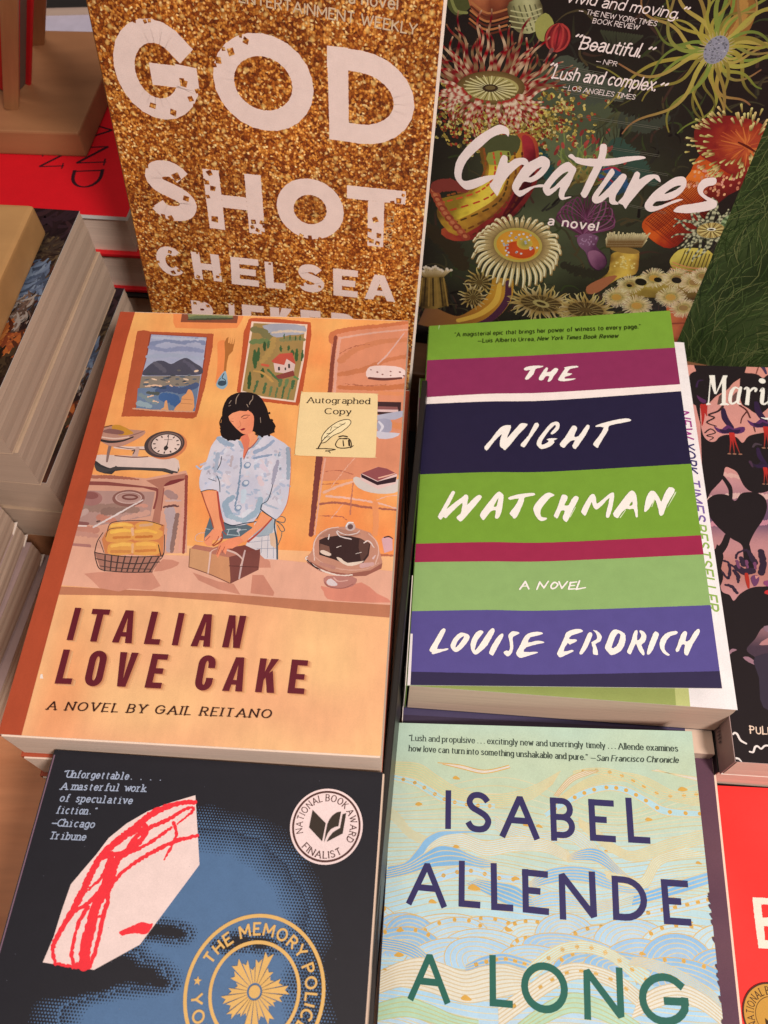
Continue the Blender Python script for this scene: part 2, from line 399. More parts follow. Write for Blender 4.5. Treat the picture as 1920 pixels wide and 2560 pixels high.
# ---------------------------------------------------------------- lettering: single-line alphabet drawn with a pen of any weight
GLYPH = {
 'A': (.72, '0,0 .36,1 .72,0|.13,.33 .59,.33'), 'B': (.54, '0,0 0,1 .27,1 A.27,.76,.23,.24,90,-90 0,.52|.2,.52 .26,.52 A.26,.26,.28,.26,90,-90 0,0'),
 'C': (.64, 'A.36,.5,.36,.5,42,318'), 'D': (.64, '0,0 0,1 .2,1 A.2,.5,.44,.5,90,-90 0,0'), 'E': (.48, '.48,1 0,1 0,0 .48,0|0,.52 .43,.52'),
 'F': (.46, '.46,1 0,1 0,0|0,.5 .4,.5'), 'G': (.72, 'A.37,.5,.37,.5,42,335 .71,.46 .42,.46'), 'H': (.6, '0,0 0,1|.6,0 .6,1|0,.52 .6,.52'),
 'I': (0, '0,0 0,1'), 'J': (.38, '.38,1 .38,.22 A.19,.2,.19,.2,0,-170'), 'K': (.56, '0,0 0,1|.54,1 0,.4|.17,.55 .58,0'), 'L': (.44, '0,1 0,0 .44,0'),
 'M': (.76, '0,0 0,1 .38,.25 .76,1 .76,0'), 'N': (.64, '0,0 0,1 .64,0 .64,1'), 'O': (.76, 'A.38,.5,.38,.5,90,450'),
 'P': (.52, '0,0 0,1 .27,1 A.27,.74,.25,.26,90,-90 0,.48'), 'Q': (.76, 'A.38,.5,.38,.5,90,450|.45,.22 .74,-.06'),
 'R': (.55, '0,0 0,1 .27,1 A.27,.75,.25,.25,90,-90 0,.5|.26,.5 .56,0'), 'S': (.5, 'S.47,.83 .38,.95 .25,1 .1,.95 .03,.78 .1,.62 .27,.52 .43,.41 .5,.25 .42,.06 .25,0 .1,.04 .01,.18'),
 'T': (.58, '0,1 .58,1|.29,1 .29,0'), 'U': (.58, '0,1 0,.29 A.29,.29,.29,.29,180,360 .58,1'), 'V': (.64, '0,1 .32,0 .64,1'),
 'W': (.96, '0,1 .24,0 .48,.9 .72,0 .96,1'), 'X': (.58, '0,0 .58,1|0,1 .58,0'), 'Y': (.6, '0,1 .3,.46 .6,1|.3,.46 .3,0'), 'Z': (.54, '0,1 .54,1 0,0 .54,0'),
 'a': (.4, 'S.03,.58 .12,.68 .22,.7 .35,.64 .4,.5 .4,.35|.4,.36 .4,0|S.4,.42 .22,.38 .06,.3 .02,.15 .1,.02 .24,.01 .4,.14'), 'b': (.44, '0,1.05 0,0|A.22,.35,.22,.35,90,450'),
 'c': (.4, 'A.22,.35,.22,.35,45,315'), 'd': (.44, '.44,1.05 .44,0|A.22,.35,.22,.35,90,450'), 'e': (.44, '.02,.37 .44,.37 A.22,.35,.22,.35,8,318'),
 'f': (.28, 'S.32,1.02 .22,1.05 .13,.98 .12,.8|.12,.82 .12,0|0,.68 .29,.68'), 'g': (.44, 'A.22,.36,.22,.34,90,450|.44,.7 .44,-.08 A.22,-.08,.22,.21,0,-150'),
 'h': (.42, '0,1.05 0,0|0,.4 A.21,.45,.21,.25,180,0 .42,0'), 'i': (0, '0,.7 0,0|0,.93 0,.99'), 'j': (.1, '.1,.7 .1,-.1 A0,-.1,.1,.17,0,-90|.1,.93 .1,.99'),
 'k': (.42, '0,1.05 0,0|.4,.7 0,.26|.13,.4 .43,0'), 'l': (0, '0,1.05 0,0'), 'm': (.68, '0,.7 0,0|0,.45 A.17,.48,.17,.22,180,0 .34,0|.34,.45 A.51,.48,.17,.22,180,0 .68,0'),
 'n': (.42, '0,.7 0,0|0,.4 A.21,.45,.21,.25,180,0 .42,0'), 'o': (.46, 'A.23,.35,.23,.35,90,450'), 'p': (.44, '0,.7 0,-.3|A.22,.35,.22,.35,90,450'),
 'q': (.44, '.44,.7 .44,-.3|A.22,.35,.22,.35,90,450'), 'r': (.26, '0,.7 0,0|0,.38 A.2,.42,.2,.28,180,75'), 's': (.36, 'S.33,.57 .26,.67 .17,.7 .06,.65 .03,.53 .1,.42 .2,.36 .31,.28 .35,.17 .28,.04 .17,0 .07,.03 .01,.13'),
 't': (.28, '.11,.9 .11,.14 A.24,.14,.13,.14,180,285|0,.68 .29,.68'), 'u': (.42, '0,.7 0,.25 A.21,.25,.21,.25,180,360 .42,.7|.42,.3 .42,0'), 'v': (.42, '0,.7 .21,0 .42,.7'),
 'w': (.64, '0,.7 .16,0 .32,.62 .48,0 .64,.7'), 'x': (.4, '0,0 .4,.7|0,.7 .4,0'), 'y': (.42, '0,.7 .22,.02|.42,.7 .12,-.28'), 'z': (.38, '0,.7 .38,.7 0,0 .38,0'),
 '.': (0, '0,0 0,.12'), ',': (.04, '.05,.03 0,-.14'), '“': (.22, '.0,.8 .07,1|.17,.8 .24,1'), '”': (.22, '.0,.8 .07,1|.17,.8 .24,1'), '—': (.8, '0,.36 .8,.36'), '-': (.3, '0,.36 .3,.36'), '’': (.05, '0,.8 .07,1'),
}
def glyph_strokes(ch):
    w, d = GLYPH[ch]; out = []
    for st in d.split('|'):
        sm = st.startswith('S'); pts = []; curved = sm
        for tok in (st[1:] if sm else st).split():
            if tok[0] == 'A':
                cx, cy, rx, ry, a0, a1 = [float(t) for t in tok[1:].split(',')]; curved = True
                k = max(5, int(abs(a1 - a0) / 15))
                pts += [(cx + rx * math.cos(math.radians(a0 + (a1 - a0) * i / k)), cy + ry * math.sin(math.radians(a0 + (a1 - a0) * i / k))) for i in range(k + 1)]
            else: pts.append(tuple(float(t) for t in tok.split(',')))
        if sm: pts = catmull(pts, 3)
        res = [pts[0]]
        for p in pts[1:]:
            if math.hypot(p[0] - res[-1][0], p[1] - res[-1][1]) > 1e-4: res.append(p)
        out.append(res)
    return w, out
def draw_glyph(ink, ch, T, h, style, col):
    """T maps glyph units to the card; style: weight, serif, thin (contrast), cap, rough"""
    wt = style.get('weight', .1); thin = style.get('thin', 1.0); rough = style.get('rough', 0); inset = wt / 2 if style.get('inset') else 0
    w, strokes = glyph_strokes(ch)
    ww = style.get('wmap', 1.0)
    for st in strokes:
        def fit(p):
            x, y = p
            if inset:
                y = inset + y * (1 - wt) if y >= 0 else y
                W = style['gw']; x = (W / 2 if w == 0 else style['ix'] + x / w * (W - 2 * style['ix']))
            return T(x, y)
        closed = len(st) > 4 and math.hypot(st[0][0] - st[-1][0], st[0][1] - st[-1][1]) < 1e-3
        q = [fit(p) for p in (st[:-1] if closed else st)]
        if inset and not closed:      # butt ends reach the outline of the letter box
            def ext(a, b):
                d = math.hypot(a[0] - b[0], a[1] - b[1]); k = wt * h / 2 / max(d, 1e-6); return (a[0] + (a[0] - b[0]) * k, a[1] + (a[1] - b[1]) * k)
            (x0, y0), (x1, y1) = st[0], st[-1]
            e0, e1 = [abs(y) < .01 or abs(y - 1) < .01 for y in (y0, y1)]
            if e0: q[0] = ext(q[0], q[1])
            if e1: q[-1] = ext(q[-1], q[-2])
        con = (lambda tx, ty: thin + (1 - thin) * abs(ty) ** .8) if thin < 1 else None
        ink.stroke(q, wt * h, col, smooth=0, cap=style.get('cap', False), rough=rough, closed=closed, contrast=con)
        if ch in '.,“”’—-': continue
        if style.get('serif') and not closed and len(st) <= 5 or (style.get('serif') and ch in 'hnmurBDPRUfatgdbpq' and not closed):
            sw = style['serif']
            for e, nb in ((st[0], st[1]), (st[-1], st[-2])):
                dx, dy = e[0] - nb[0], e[1] - nb[1]
                if abs(dy) < abs(dx) * 1.2 or not any(abs(e[1] - k) < .02 for k in (0, 1, .7, 1.05, -.3)): continue
                if abs(e[1] - .93) < .08 and ch in 'ij': continue
                l, r = (sw, sw)
                if ch.islower() and e[1] > .5: r = 0
                ink.stroke([fit((e[0] - l, e[1])), fit((e[0] + r, e[1]))], wt * h * max(thin, .55) * .8, col, smooth=0, cap=False)
def advance(ch, style):
    if ch == ' ': return style.get('space', .34)
    if style.get('mono'): return style['mono']
    return GLYPH[ch][0] * style.get('wide', 1) + style.get('track', .2)
def text(ink, s, line, style, col, h=None, vert=None):
    """set s between two baseline points (first point carries the cap height)"""
    p = P(line) if isinstance(line, str) else line
    (x0, y0), (x1, y1) = p[0][:2], p[1][:2]; h = h or p[0][2]
    L = math.hypot(x1 - x0, y1 - y0); ux, uy = (x1 - x0) / L, (y1 - y0) / L
    nx, ny = uy, -ux                                   # up on the card (v runs down)
    tot = sum(advance(c, style) for c in s) - (0 if style.get('mono') else style.get('track', .2)); tot = tot if tot > .05 else 1.0; k = L / (tot * h)
    sh = style.get('shear', 0); x = 0
    for c in s:
        a = advance(c, style)
        if c != ' ':
            wd = style.get('wide', 1)
            off = (style['mono'] - GLYPH[c][0]) / 2 if style.get('mono') else 0
            jy = RND.uniform(-1, 1) * style.get('jit', 0); jr = 1 + RND.uniform(-1, 1) * style.get('jit', 0)
            gx = 1.0 if style.get('mono') else wd
            def T(gx_, gy_, x=x + off, gx=gx, jy=jy, jr=jr):
                X = (x + gx_ * gx) * k * h + sh * gy_ * h; Y = (gy_ * jr + jy) * h
                return (x0 + ux * X + nx * Y, y0 + uy * X + ny * Y)
            draw_glyph(ink, c, T, h, style, col)
        x += a
def arc_text(ink, s, cx, cy, r, a0, a1, h, style, col, outward=True):
    """letters on a circle from angle a0 to a1 (degrees, anticlockwise from +x, as seen)"""
    tot = sum(advance(c, style) for c in s) - style.get('track', .2); x = 0
    for c in s:
        a = advance(c, style)
        if c != ' ':
            w = GLYPH[c][0]; t = (x + w / 2) / tot; ang = math.radians(a0 + (a1 - a0) * t)
            k = abs(math.radians(a1 - a0)) * r / tot
            ox, oy = math.cos(ang), -math.sin(ang)
            up = (ox, oy) if outward else (-ox, -oy); rt = (-up[1], up[0])
            bx, by = cx + ox * r, cy + oy * r
            def T(gx, gy): return (bx + rt[0] * (gx - w / 2) * min(k, h * 1.25) + up[0] * gy * h, by + rt[1] * (gx - w / 2) * min(k, h * 1.25) + up[1] * gy * h)
            draw_glyph(ink, c, T, h, style, col)
        x += a
def big(ink, ch, pts, style, col, dx=0, dy=0):
    """one display letter in the box given by bottom-left, bottom-right, top-left"""
    b, r, t = P2(pts) if isinstance(pts, str) else pts
    b, r, t = [(p[0] + dx, p[1] + dy) for p in (b, r, t)]
    ex = (r[0] - b[0], r[1] - b[1]); ey = (t[0] - b[0], t[1] - b[1])
    h = math.hypot(*ey); gw = math.hypot(*ex) / h
    st = dict(style); st['inset'] = True; st['gw'] = gw
    st['ix'] = st['weight'] / 2
    def T(x, y): return (b[0] + ex[0] / gw * x + ey[0] * y, b[1] + ex[1] / gw * x + ey[1] * y)
    draw_glyph(ink, ch, T, h, st, col)

def block(ink, ch, pts, wt, col, dx=0, dy=0, rough=0.0):
    """solid condensed capital in the box bottom-left, bottom-right, top-left; wt = stem as a share of the height"""
    b, r, t = [(p[0] + dx, p[1] + dy) for p in (P2(pts) if isinstance(pts, str) else pts)]
    ex = (r[0] - b[0], r[1] - b[1]); ey = (t[0] - b[0], t[1] - b[1])
    sx = min(.5, wt * math.hypot(*ey) / max(1e-6, math.hypot(*ex))); sy = wt * .86
    T = lambda q: [(b[0] + ex[0] * x + ey[0] * y, b[1] + ex[1] * x + ey[1] * y) for x, y in q]
    R = lambda x0, y0, x1, y1: [(x0, y0), (x1, y0), (x1, y1), (x0, y1)]
    def rr(x0, y0, x1, y1, rx, ry):
        out = []
        for cx, cy, a0 in ((x1 - rx, y1 - ry, 0), (x0 + rx, y1 - ry, 90), (x0 + rx, y0 + ry, 180), (x1 - rx, y0 + ry, 270)):
            out += [(cx + rx * math.cos(math.radians(a0 + i * 15)), cy + ry * math.sin(math.radians(a0 + i * 15))) for i in range(7)]
        return out
    holes = []
    if ch == 'I': parts = [R(0, 0, 1, 1)]
    elif ch == 'T': parts = [R(.5 - sx / 2, 0, .5 + sx / 2, 1 - sy), R(0, 1 - sy, 1, 1)]
    elif ch == 'L': parts = [R(0, sy, sx, 1), R(0, 0, 1, sy)]
    elif ch == 'E': parts = [R(0, 0, sx, 1), R(sx, 0, 1, sy), R(sx, .5 - sy / 2, .9, .5 + sy / 2), R(sx, 1 - sy, 1, 1)]
    elif ch == 'F': parts = [R(0, 0, sx, 1), R(sx, .46 - sy / 2, .9, .46 + sy / 2), R(sx, 1 - sy, 1, 1)]
    elif ch == 'H': parts = [R(0, 0, sx, 1), R(1 - sx, 0, 1, 1), R(sx, .5 - sy / 2, 1 - sx, .5 + sy / 2)]
    elif ch == 'N': parts = [R(0, 0, sx, 1), R(1 - sx, 0, 1, 1), [(sx, 1), (sx * .9, .72), (1 - sx, 0), (1 - sx * .9, .28)]]
    elif ch in 'AV':
        a = sx * .62; w = sx * 1.04; yi = 1 - .9 * sy * 1.6
        q = [[(0, 0), (w, 0), (.5, yi), (.5, 1), (.5 - a, 1)], [(1, 0), (.5 + a, 1), (.5, 1), (.5, yi), (1 - w, 0)]]
        bar = lambda y: w + (.5 - w) * y / yi
        if ch == 'A': q.append([(bar(.19), .19), (1 - bar(.19), .19), (1 - bar(.19 + sy * .85), .19 + sy * .85), (bar(.19 + sy * .85), .19 + sy * .85)])
        parts = q if ch == 'A' else [[(x, 1 - y) for x, y in k_] for k_ in q]
    elif ch == 'K': parts = [R(0, 0, sx, 1), [(sx, .36), (sx, .36 + sy * 1.5), (1 - sx * 1.15, 1), (1, 1)], [(sx * 1.15, .50), (sx * 1.15 + sx, .66), (1, 0), (1 - sx * 1.1, 0)]]
    elif ch == 'O': parts = [rr(0, 0, 1, 1, .48, .25)]; holes = [rr(sx, sy, 1 - sx, 1 - sy, .5 - sx - .01 if sx < .48 else .02, .17)]
    elif ch == 'C':
        o = rr(0, 0, 1, 1, .48, .25); i = rr(sx, sy, 1 - sx, 1 - sy, max(.02, .49 - sx), .17)
        parts = [[(1, .64)] + o[0:14] + o[14:28] + [(1, .36), (1 - sx, .36)] + i[27:13:-1] + i[13::-1] + [(1 - sx, .64)]]
    elif ch == 'B': parts = [R(0, 0, 1, 1)]; holes = [R(sx, sy, 1 - sx, .5 - sy / 2), R(sx, .5 + sy / 2, 1 - sx, 1 - sy)]
    elif ch == 'R': parts = [R(0, 0, sx, 1), [(sx, 1), (1, 1), (1, .42), (sx, .42), (sx, .42 + sy), (1 - sx, .42 + sy), (1 - sx, 1 - sy), (sx, 1 - sy)], [(.35, .42), (.35 + sx, .42), (1, 0), (1 - sx, 0)]]
    for k_ in parts: ink.poly(T(k_), col, holes=[T(h) for h in holes], rough=rough)

# ---------------------------------------------------------------- book builder
M_PRINT = print_mat('satin printed card', 0.42, spec=.17)
M_MATTE = print_mat('matte printed card', 0.6, 0.04, 120, 0.09, 0.15)
M_PAINT = print_mat('painted artwork print', 0.40, 0.08, 70, 0.06, 0.2, 0.05)
M_GLIT = glitter_mat('gold glitter print')
M_PAGE = paper_mat('cream pages', (0.64, 0.52, 0.43), 1300, .22)
M_PAGEW = paper_mat('white pages', (0.76, 0.64, 0.55), 1300, .2)
M_PAGED = paper_mat('dull pages', (0.56, 0.45, 0.36), 1500, .16)
M_WHITE = plain_mat('white card', (0.80, 0.76, 0.72), 0.5)
M_DARK = plain_mat('near black card', (0.012, 0.011, 0.012), 0.4)
M_NAVY = plain_mat('navy card', (0.02, 0.018, 0.04), 0.45)
M_GREENC = plain_mat('green card', (0.16, 0.30, 0.05), 0.45)
M_RED = plain_mat('red cloth board', (0.62, 0.012, 0.02), 0.6, .25)

def frame_matrix(name):
    (O, R, W, H) = FRAMES[name]
    m = Matrix([[R[i][0], R[i][1], R[i][2], O[i] / 1000] for i in range(3)] + [[0, 0, 0, 1]])
    return m, W, H
def moved(m, x=0, y=0, z=0, rz=0, rx=0, ry=0):
    return m @ Matrix.Translation((x / 1000, y / 1000, z / 1000)) @ Matrix.Rotation(rz, 4, 'Z') @ Matrix.Rotation(rx, 4, 'X') @ Matrix.Rotation(ry, 4, 'Y')
def book(name, m, W, H, T, ink=None, mats=None, pages=M_PAGE, cover=M_WHITE, spine=None, back=None, page_in=(1.2, .6), label='', cat='book', group=None,
         ct=.35, fan=0.0, lift=0.0, board=0.0, pages_proud=0.0):
    """a book lying in frame m (origin = top left corner of the front cover, x right, y towards the head, z out of the cover)"""
    base = m @ Matrix.Translation((W / 2000, -H / 2000, -T / 1000))
    root = empty(name, base); tag(root, label, cat, group)
    off = (-W / 2, H / 2, T)
    def shift(x, y, z): return (x + off[0], y + off[1], z + off[2])
    b = board or ct
    px, py = page_in
    # page block, leaves slightly fanned at the fore edge
    bm = bmesh.new(); nz = 7; prof = []
    for k in range(nz + 1):
        z = -b - .05 - (T - 2 * b - .1) * k / nz
        e = W - px + pages_proud + fan * math.sin(k / nz * math.pi) + .15 * math.sin(k * 2.3)
        prof.append((e, z))
    xs = [.5 + (W - 1) * i / 10 for i in range(11)]
    vs = []
    def gx(i, e): return (1.0 if board == 0 else 2.5) + (e - (1.0 if board == 0 else 2.5)) * i / 10
    for (e, z) in prof:
        row = []
        for i in range(11):
            row.append((bm.verts.new(shift(gx(i, e), -py, z)), bm.verts.new(shift(gx(i, e), -(H - py), z))))
        vs.append(row)
    for k in range(nz):
        for i in range(10):
            bm.faces.new((vs[k][i][0], vs[k + 1][i][0], vs[k + 1][i + 1][0], vs[k][i + 1][0]))
            bm.faces.new((vs[k][i][1], vs[k][i + 1][1], vs[k + 1][i + 1][1], vs[k + 1][i][1]))
        bm.faces.new((vs[k][10][0], vs[k + 1][10][0], vs[k + 1][10][1], vs[k][10][1]))
        bm.faces.new((vs[k][0][0], vs[k][0][1], vs[k + 1][0][1], vs[k + 1][0][0]))
    for k in (0, nz):
        for i in range(10): bm.faces.new((vs[k][i][0], vs[k][i + 1][0], vs[k][i + 1][1], vs[k][i][1]))
    bmesh.ops.recalc_face_normals(bm, faces=bm.faces[:])
    for v in bm.verts: v.co /= 1000
    me = bpy.data.meshes.new('pages'); bm.to_mesh(me); bm.free(); me.materials.append(pages)
    pg = bpy.data.objects.new('pages', me); COL.objects.link(pg); pg.parent = root
    # covers
    lo = shift(0, -H, -b); hi = shift(W, 0, -.01)
    bevel_box('back_cover', shift(0, -H, -T), shift(W, 0, -T + b), back or cover, root, min(.12, b / 3) if not board else .5, 1)
    bevel_box('spine', shift(-b * .9, -H, -T + .02), shift(-.02, 0, -.02), spine or cover, root, .3 if not board else .8, 2)
    fc = None
    if ink is not None:
        fc = ink_cover('front_cover', ink, mats or [M_PRINT], root, shift, W, H, b)
    elif cover:
        fc = bevel_box('front_cover', lo, hi, cover, root, min(.12, b / 3) if not board else .5, 1)
    root['_off'] = off
    return root, shift, fc
def ink_cover(name, ink, mats, root, shift, W, H, b, edge='#e8ddd2'):
    """the printed face plus the card's own thickness, one mesh"""
    n = len(ink.v); e = C(edge)
    z0, z1 = 0.0, -b
    ring = [(0, 0), (W, 0), (W, H), (0, H)]
    for i in range(4):
        a, c = ring[i], ring[(i + 1) % 4]; k = len(ink.v)
        for p, z in ((a, z0), (a, z1), (c, z1), (c, z0)): ink.v.append((p[0], -p[1], z)); ink.c.append(e)
        ink.f.append((k, k + 1, k + 2, k + 3)); ink.m.append(0)
    k = len(ink.v)
    for p in ring: ink.v.append((p[0], -p[1], z1)); ink.c.append(e)
    ink.f.append((k, k + 1, k + 2, k + 3)); ink.m.append(0)
    return ink.build(name, mats, root, shift(0, 0, 0))

SANS = dict(weight=.15, track=.2, space=.34, cap=False)
BOLD = dict(weight=.2, track=.26, space=.36, cap=False)
SERIF = dict(weight=.165, thin=.5, serif=.14, track=.24, space=.3)
SERIFI = dict(weight=.16, thin=.5, serif=.09, track=.22, space=.3, shear=.24)
TYPE = dict(weight=.17, serif=.2, mono=.66, space=.66, shear=.14, cap=False)
HAND = dict(weight=.14, track=.2, space=.3, cap=True, rough=.05, jit=.04, shear=.2)

# ---------------------------------------------------------------- striped cover with brush lettering
def art_stripes(W, H, plain=False):
    k = Ink(W, H); k.poly([(0, 0), (W, 0), (W, H), (0, H)], '#7a9c34')
    if not plain:
        rows = [('#8e2e54', '-11.5,25.1 -0.1,24.4 52.1,25.2 123.4,25.4 140.6,25.3'), ('#fae2d6', '-10.0,50.0 -0.1,49.4 31.5,49.1 62.8,50.2 123.4,49.1 137.9,48.7'),
                ('#27203a', '-9.7,54.4 -0.1,53.8 31.6,54.0 62.7,55.2 123.6,53.4 137.4,52.9'), ('#7a9c34', '-7.1,97.3 -0.3,96.9 32.0,96.9 61.5,97.8 123.9,96.0 137.2,95.9'),
                ('#a02a48', '-6.9,136.0 -0.6,135.3 32.4,135.1 60.5,135.9 124.1,133.7 135.3,133.0'), ('#91ac66', '-6.3,145.5 -0.6,144.9 32.5,145.0 60.2,145.4 123.9,143.2 134.1,142.9'),
                ('#5a4d88', '-6.8,169.7 -0.6,169.2 32.7,168.8 59.5,169.2 124.3,167.1 132.8,166.5'), ('#352c48', '-4.9,197.1 0.7,197.1 33.0,197.6 58.7,197.9 124.1,195.9 130.7,195.7')]
        for c, s in rows:
            p = catmull(P2(s), 5); k.poly(p + [(W + 20, H + 5), (-20, H + 5)], c, rough=.05)
        k.poly('-2.1,179.6 1.0,179.9 1.3,204.8 -2.5,204.9', '#f0dcd6')
        k.stroke('5.47,-1.32,0.43 5.31,0.99,0.43 5.15,2.95,0.14', None, '#b8c890')
        ink = '#2c3a10'
        bs = dict(weight=.19, track=.27, space=.42, cap=False)
        text(k, '“A magisterial epic that brings her power of witness to every page.”', '13.85,8.91,2.80 108.9,11.2', bs, ink)
        text(k, '—Luis Alberto Urrea,', '26.17,14.26,2.61 55.7,15.4', bs, ink)
        text(k, 'New York Times Book Review', '57.10,15.33,2.56 97.3,16.7', dict(bs, shear=.2), ink)
        w = '#fbeae6'; R = .06
        def b(s, holes=()): k.poly(s, w, holes=holes, rough=R, smooth=2)
        b('49.9,34.4 51.1,33.0 55.0,32.4 58.9,32.8 59.7,33.3 57.9,34.0 55.7,34.7 54.7,37.9 52.0,41.2 50.5,41.1 50.8,39.5 53.0,35.2 51.1,35.4')
        b('57.2,40.9 58.8,37.6 60.8,34.2 61.9,34.5 61.7,35.9 61.2,37.1 63.1,36.9 65.3,34.7 67.0,35.6 65.9,38.1 64.4,40.2 63.6,42.3 62.2,43.5 61.5,42.9 62.5,40.0 60.6,39.9 59.4,42.0 57.7,42.2')
        b('67.0,41.6 68.7,38.3 70.3,35.5 69.8,34.8 72.2,34.2 76.0,34.0 76.9,35.0 74.1,35.5 72.4,36.3 71.3,38.4 73.7,38.9 72.5,40.1 70.6,40.6 70.0,42.0 75.0,42.2 74.2,43.0 69.5,43.7 66.9,42.9')
        b('30.5,82.2 33.5,78.0 37.1,72.3 39.5,70.0 43.2,69.8 42.7,73.2 41.3,77.5 44.1,73.9 46.9,70.2 48.3,68.8 51.2,69.4 50.2,71.5 46.9,75.5 43.6,80.5 40.5,84.5 39.5,83.7 37.9,81.9 38.3,77.1 38.8,75.0 35.3,78.9 32.3,83.8 31.2,84.1')
        b('47.8,81.5 51.5,76.6 54.8,69.1 56.7,70.0 55.7,72.7 52.4,78.3 49.8,83.1 48.6,83.0')
        b('62.2,75.4 64.6,72.0 64.4,70.8 62.8,72.2 60.2,75.9 57.8,80.3 57.8,82.3 59.6,81.6 61.2,80.2 60.1,79.2 62.4,78.6 65.3,79.0 63.5,80.0 63.7,81.2 61.6,83.4 57.7,84.8 55.9,83.1 55.4,81.1 56.5,78.0 59.3,73.8 62.2,69.8 65.0,68.7 66.4,69.8 66.2,72.7 64.8,74.9 62.9,76.3')
        b('66.1,82.3 68.7,78.6 71.4,73.5 72.8,71.6 74.4,72.3 74.5,74.0 73.0,78.0 75.0,78.1 77.4,74.4 79.4,71.5 80.5,72.0 80.2,73.7 78.2,77.9 75.8,81.8 73.4,85.5 71.9,83.6 73.4,80.5 71.3,80.7 69.0,83.4 67.8,84.5')
        b('83.4,72.2 86.2,71.0 91.6,69.5 97.1,68.6 99.7,69.3 99.4,70.4 96.0,71.1 89.7,72.5 89.0,75.1 86.6,79.5 84.1,84.2 83.4,85.3 81.9,83.8 81.7,82.6 83.9,79.4 87.1,73.5 83.6,73.0')
        b('9.5,121.2 10.9,117.9 13.3,112.4 15.3,107.9 16.2,107.1 17.1,107.8 16.6,109.5 14.8,114.2 13.4,117.1 17.3,113.4 20.8,110.5 21.7,109.4 23.0,109.7 23.4,111.5 22.9,115.1 25.2,112.4 27.3,110.3 28.7,109.8 29.7,111.0 28.1,113.7 24.6,118.7 21.1,123.4 19.9,124.0 19.2,123.4 18.1,121.7 20.0,119.8 20.4,117.3 20.7,113.9 17.4,117.2 14.6,120.5 13.2,122.2 12.1,121.3 10.9,122.9')
        b('28.9,121.1 29.6,119.1 32.7,114.3 35.9,109.7 37.6,108.2 38.9,109.2 39.7,110.5 39.4,114.5 38.6,120.0 37.3,122.8 36.3,123.0 35.8,122.2 36.1,119.9 35.9,118.4 34.2,118.8 32.6,120.8 30.7,123.6 29.6,122.6', ['35.2,116.3 36.5,116.3 37.3,111.9 36.2,114.0'])
        b('41.7,111.9 43.7,110.9 47.6,109.9 53.2,109.5 54.1,110.3 53.5,111.0 49.3,111.9 49.1,113.6 47.5,118.1 45.7,122.4 44.3,123.2 43.8,122.2 42.4,120.3 44.4,117.2 46.7,112.4 42.8,113.0')
        b('60.9,109.7 62.8,110.9 62.2,111.7 60.8,112.5 58.7,115.2 56.9,118.0 56.3,120.5 56.8,122.6 58.8,123.1 59.1,123.8 57.8,124.7 56.0,124.6 54.4,122.5 53.2,119.1 53.6,116.7 55.6,113.4 58.1,110.7 59.5,109.8')
        b('62.2,122.1 64.0,117.8 65.9,111.8 67.0,110.9 68.7,111.9 68.2,114.2 67.1,116.7 69.0,116.7 70.3,113.9 72.1,111.8 73.6,112.7 73.0,114.8 70.8,119.3 68.2,125.1 67.5,125.6 66.3,124.3 66.2,122.8 67.2,119.8 65.5,119.7 64.3,122.8 63.6,123.7 63.0,123.1')
        b('74.4,120.0 76.4,115.7 78.6,112.0 79.9,111.0 80.9,111.7 81.3,113.8 81.5,116.3 84.0,114.3 87.2,111.3 88.8,110.5 89.4,111.4 89.0,114.5 87.7,120.2 86.4,123.6 85.6,123.9 85.0,123.2 85.6,120.1 87.2,113.4 84.2,116.8 81.6,119.3 80.5,119.1 79.6,117.1 79.3,115.4 78.0,118.3 76.4,122.1 75.6,122.4 74.6,121.0')
        b('88.2,121.8 90.5,118.2 93.8,113.4 96.4,110.2 97.6,109.9 98.7,111.1 99.1,113.6 99.0,118.5 98.8,123.6 97.9,123.7 97.4,119.7 95.4,119.8 94.1,119.4 91.9,121.5 90.3,124.1 89.1,123.8', ['95.5,117.8 96.9,117.6 97.0,115.6'])
        b('101.7,120.8 102.7,115.8 104.2,111.7 105.8,110.2 107.4,111.0 108.7,113.9 109.5,116.2 110.9,112.7 113.5,108.6 115.9,109.8 114.6,112.9 111.8,117.7 109.8,122.7 108.6,123.6 108.0,122.8 107.9,120.4 107.2,115.9 106.4,115.5 104.0,119.5 102.4,121.2')
        for s in ('69.1,123.1 71.9,117.7 72.1,118.1 69.6,123.2', '90.8,124.1 93.7,119.9 94.0,120.1 91.3,124.2', '111.6,119.5 115.7,111.5 116.5,110.9 115.9,112.5 112.0,119.0', '104.9,118.8 106.6,114.6 106.8,115.3 105.3,118.8'): k.poly(s, '#d8dcae')
        b('8.5,187.5 10.5,183.5 12.9,178.7 14.2,177.5 15.1,177.9 14.8,179.5 13.3,183.1 11.8,187.0 16.2,186.6 16.5,187.2 14.8,187.9 10.2,189.4 9.6,188.5')
        b('17.5,185.1 18.6,182.3 20.8,179.9 22.2,179.5 24.5,180.1 25.4,181.1 25.1,182.9 23.1,185.9 21.0,187.9 19.4,188.3 18.0,186.9', ['19.6,186.3 20.9,185.1 22.7,182.3 23.0,181.1 21.4,182.1 20.0,184.3'])
        b('25.9,185.5 26.4,182.7 28.1,179.5 30.0,178.4 31.3,179.1 30.7,180.3 28.9,182.7 28.1,185.5 27.8,187.6 29.7,185.1 32.6,180.3 34.4,177.8 35.5,177.5 36.0,178.3 35.5,180.1 33.0,185.1 30.1,188.2 28.1,189.5 26.8,188.4')
        b('33.8,188.2 34.8,185.5 36.9,181.9 38.8,179.9 39.7,180.5 39.1,182.3 37.3,185.9 35.5,189.6 35.0,189.8 34.1,189.2')
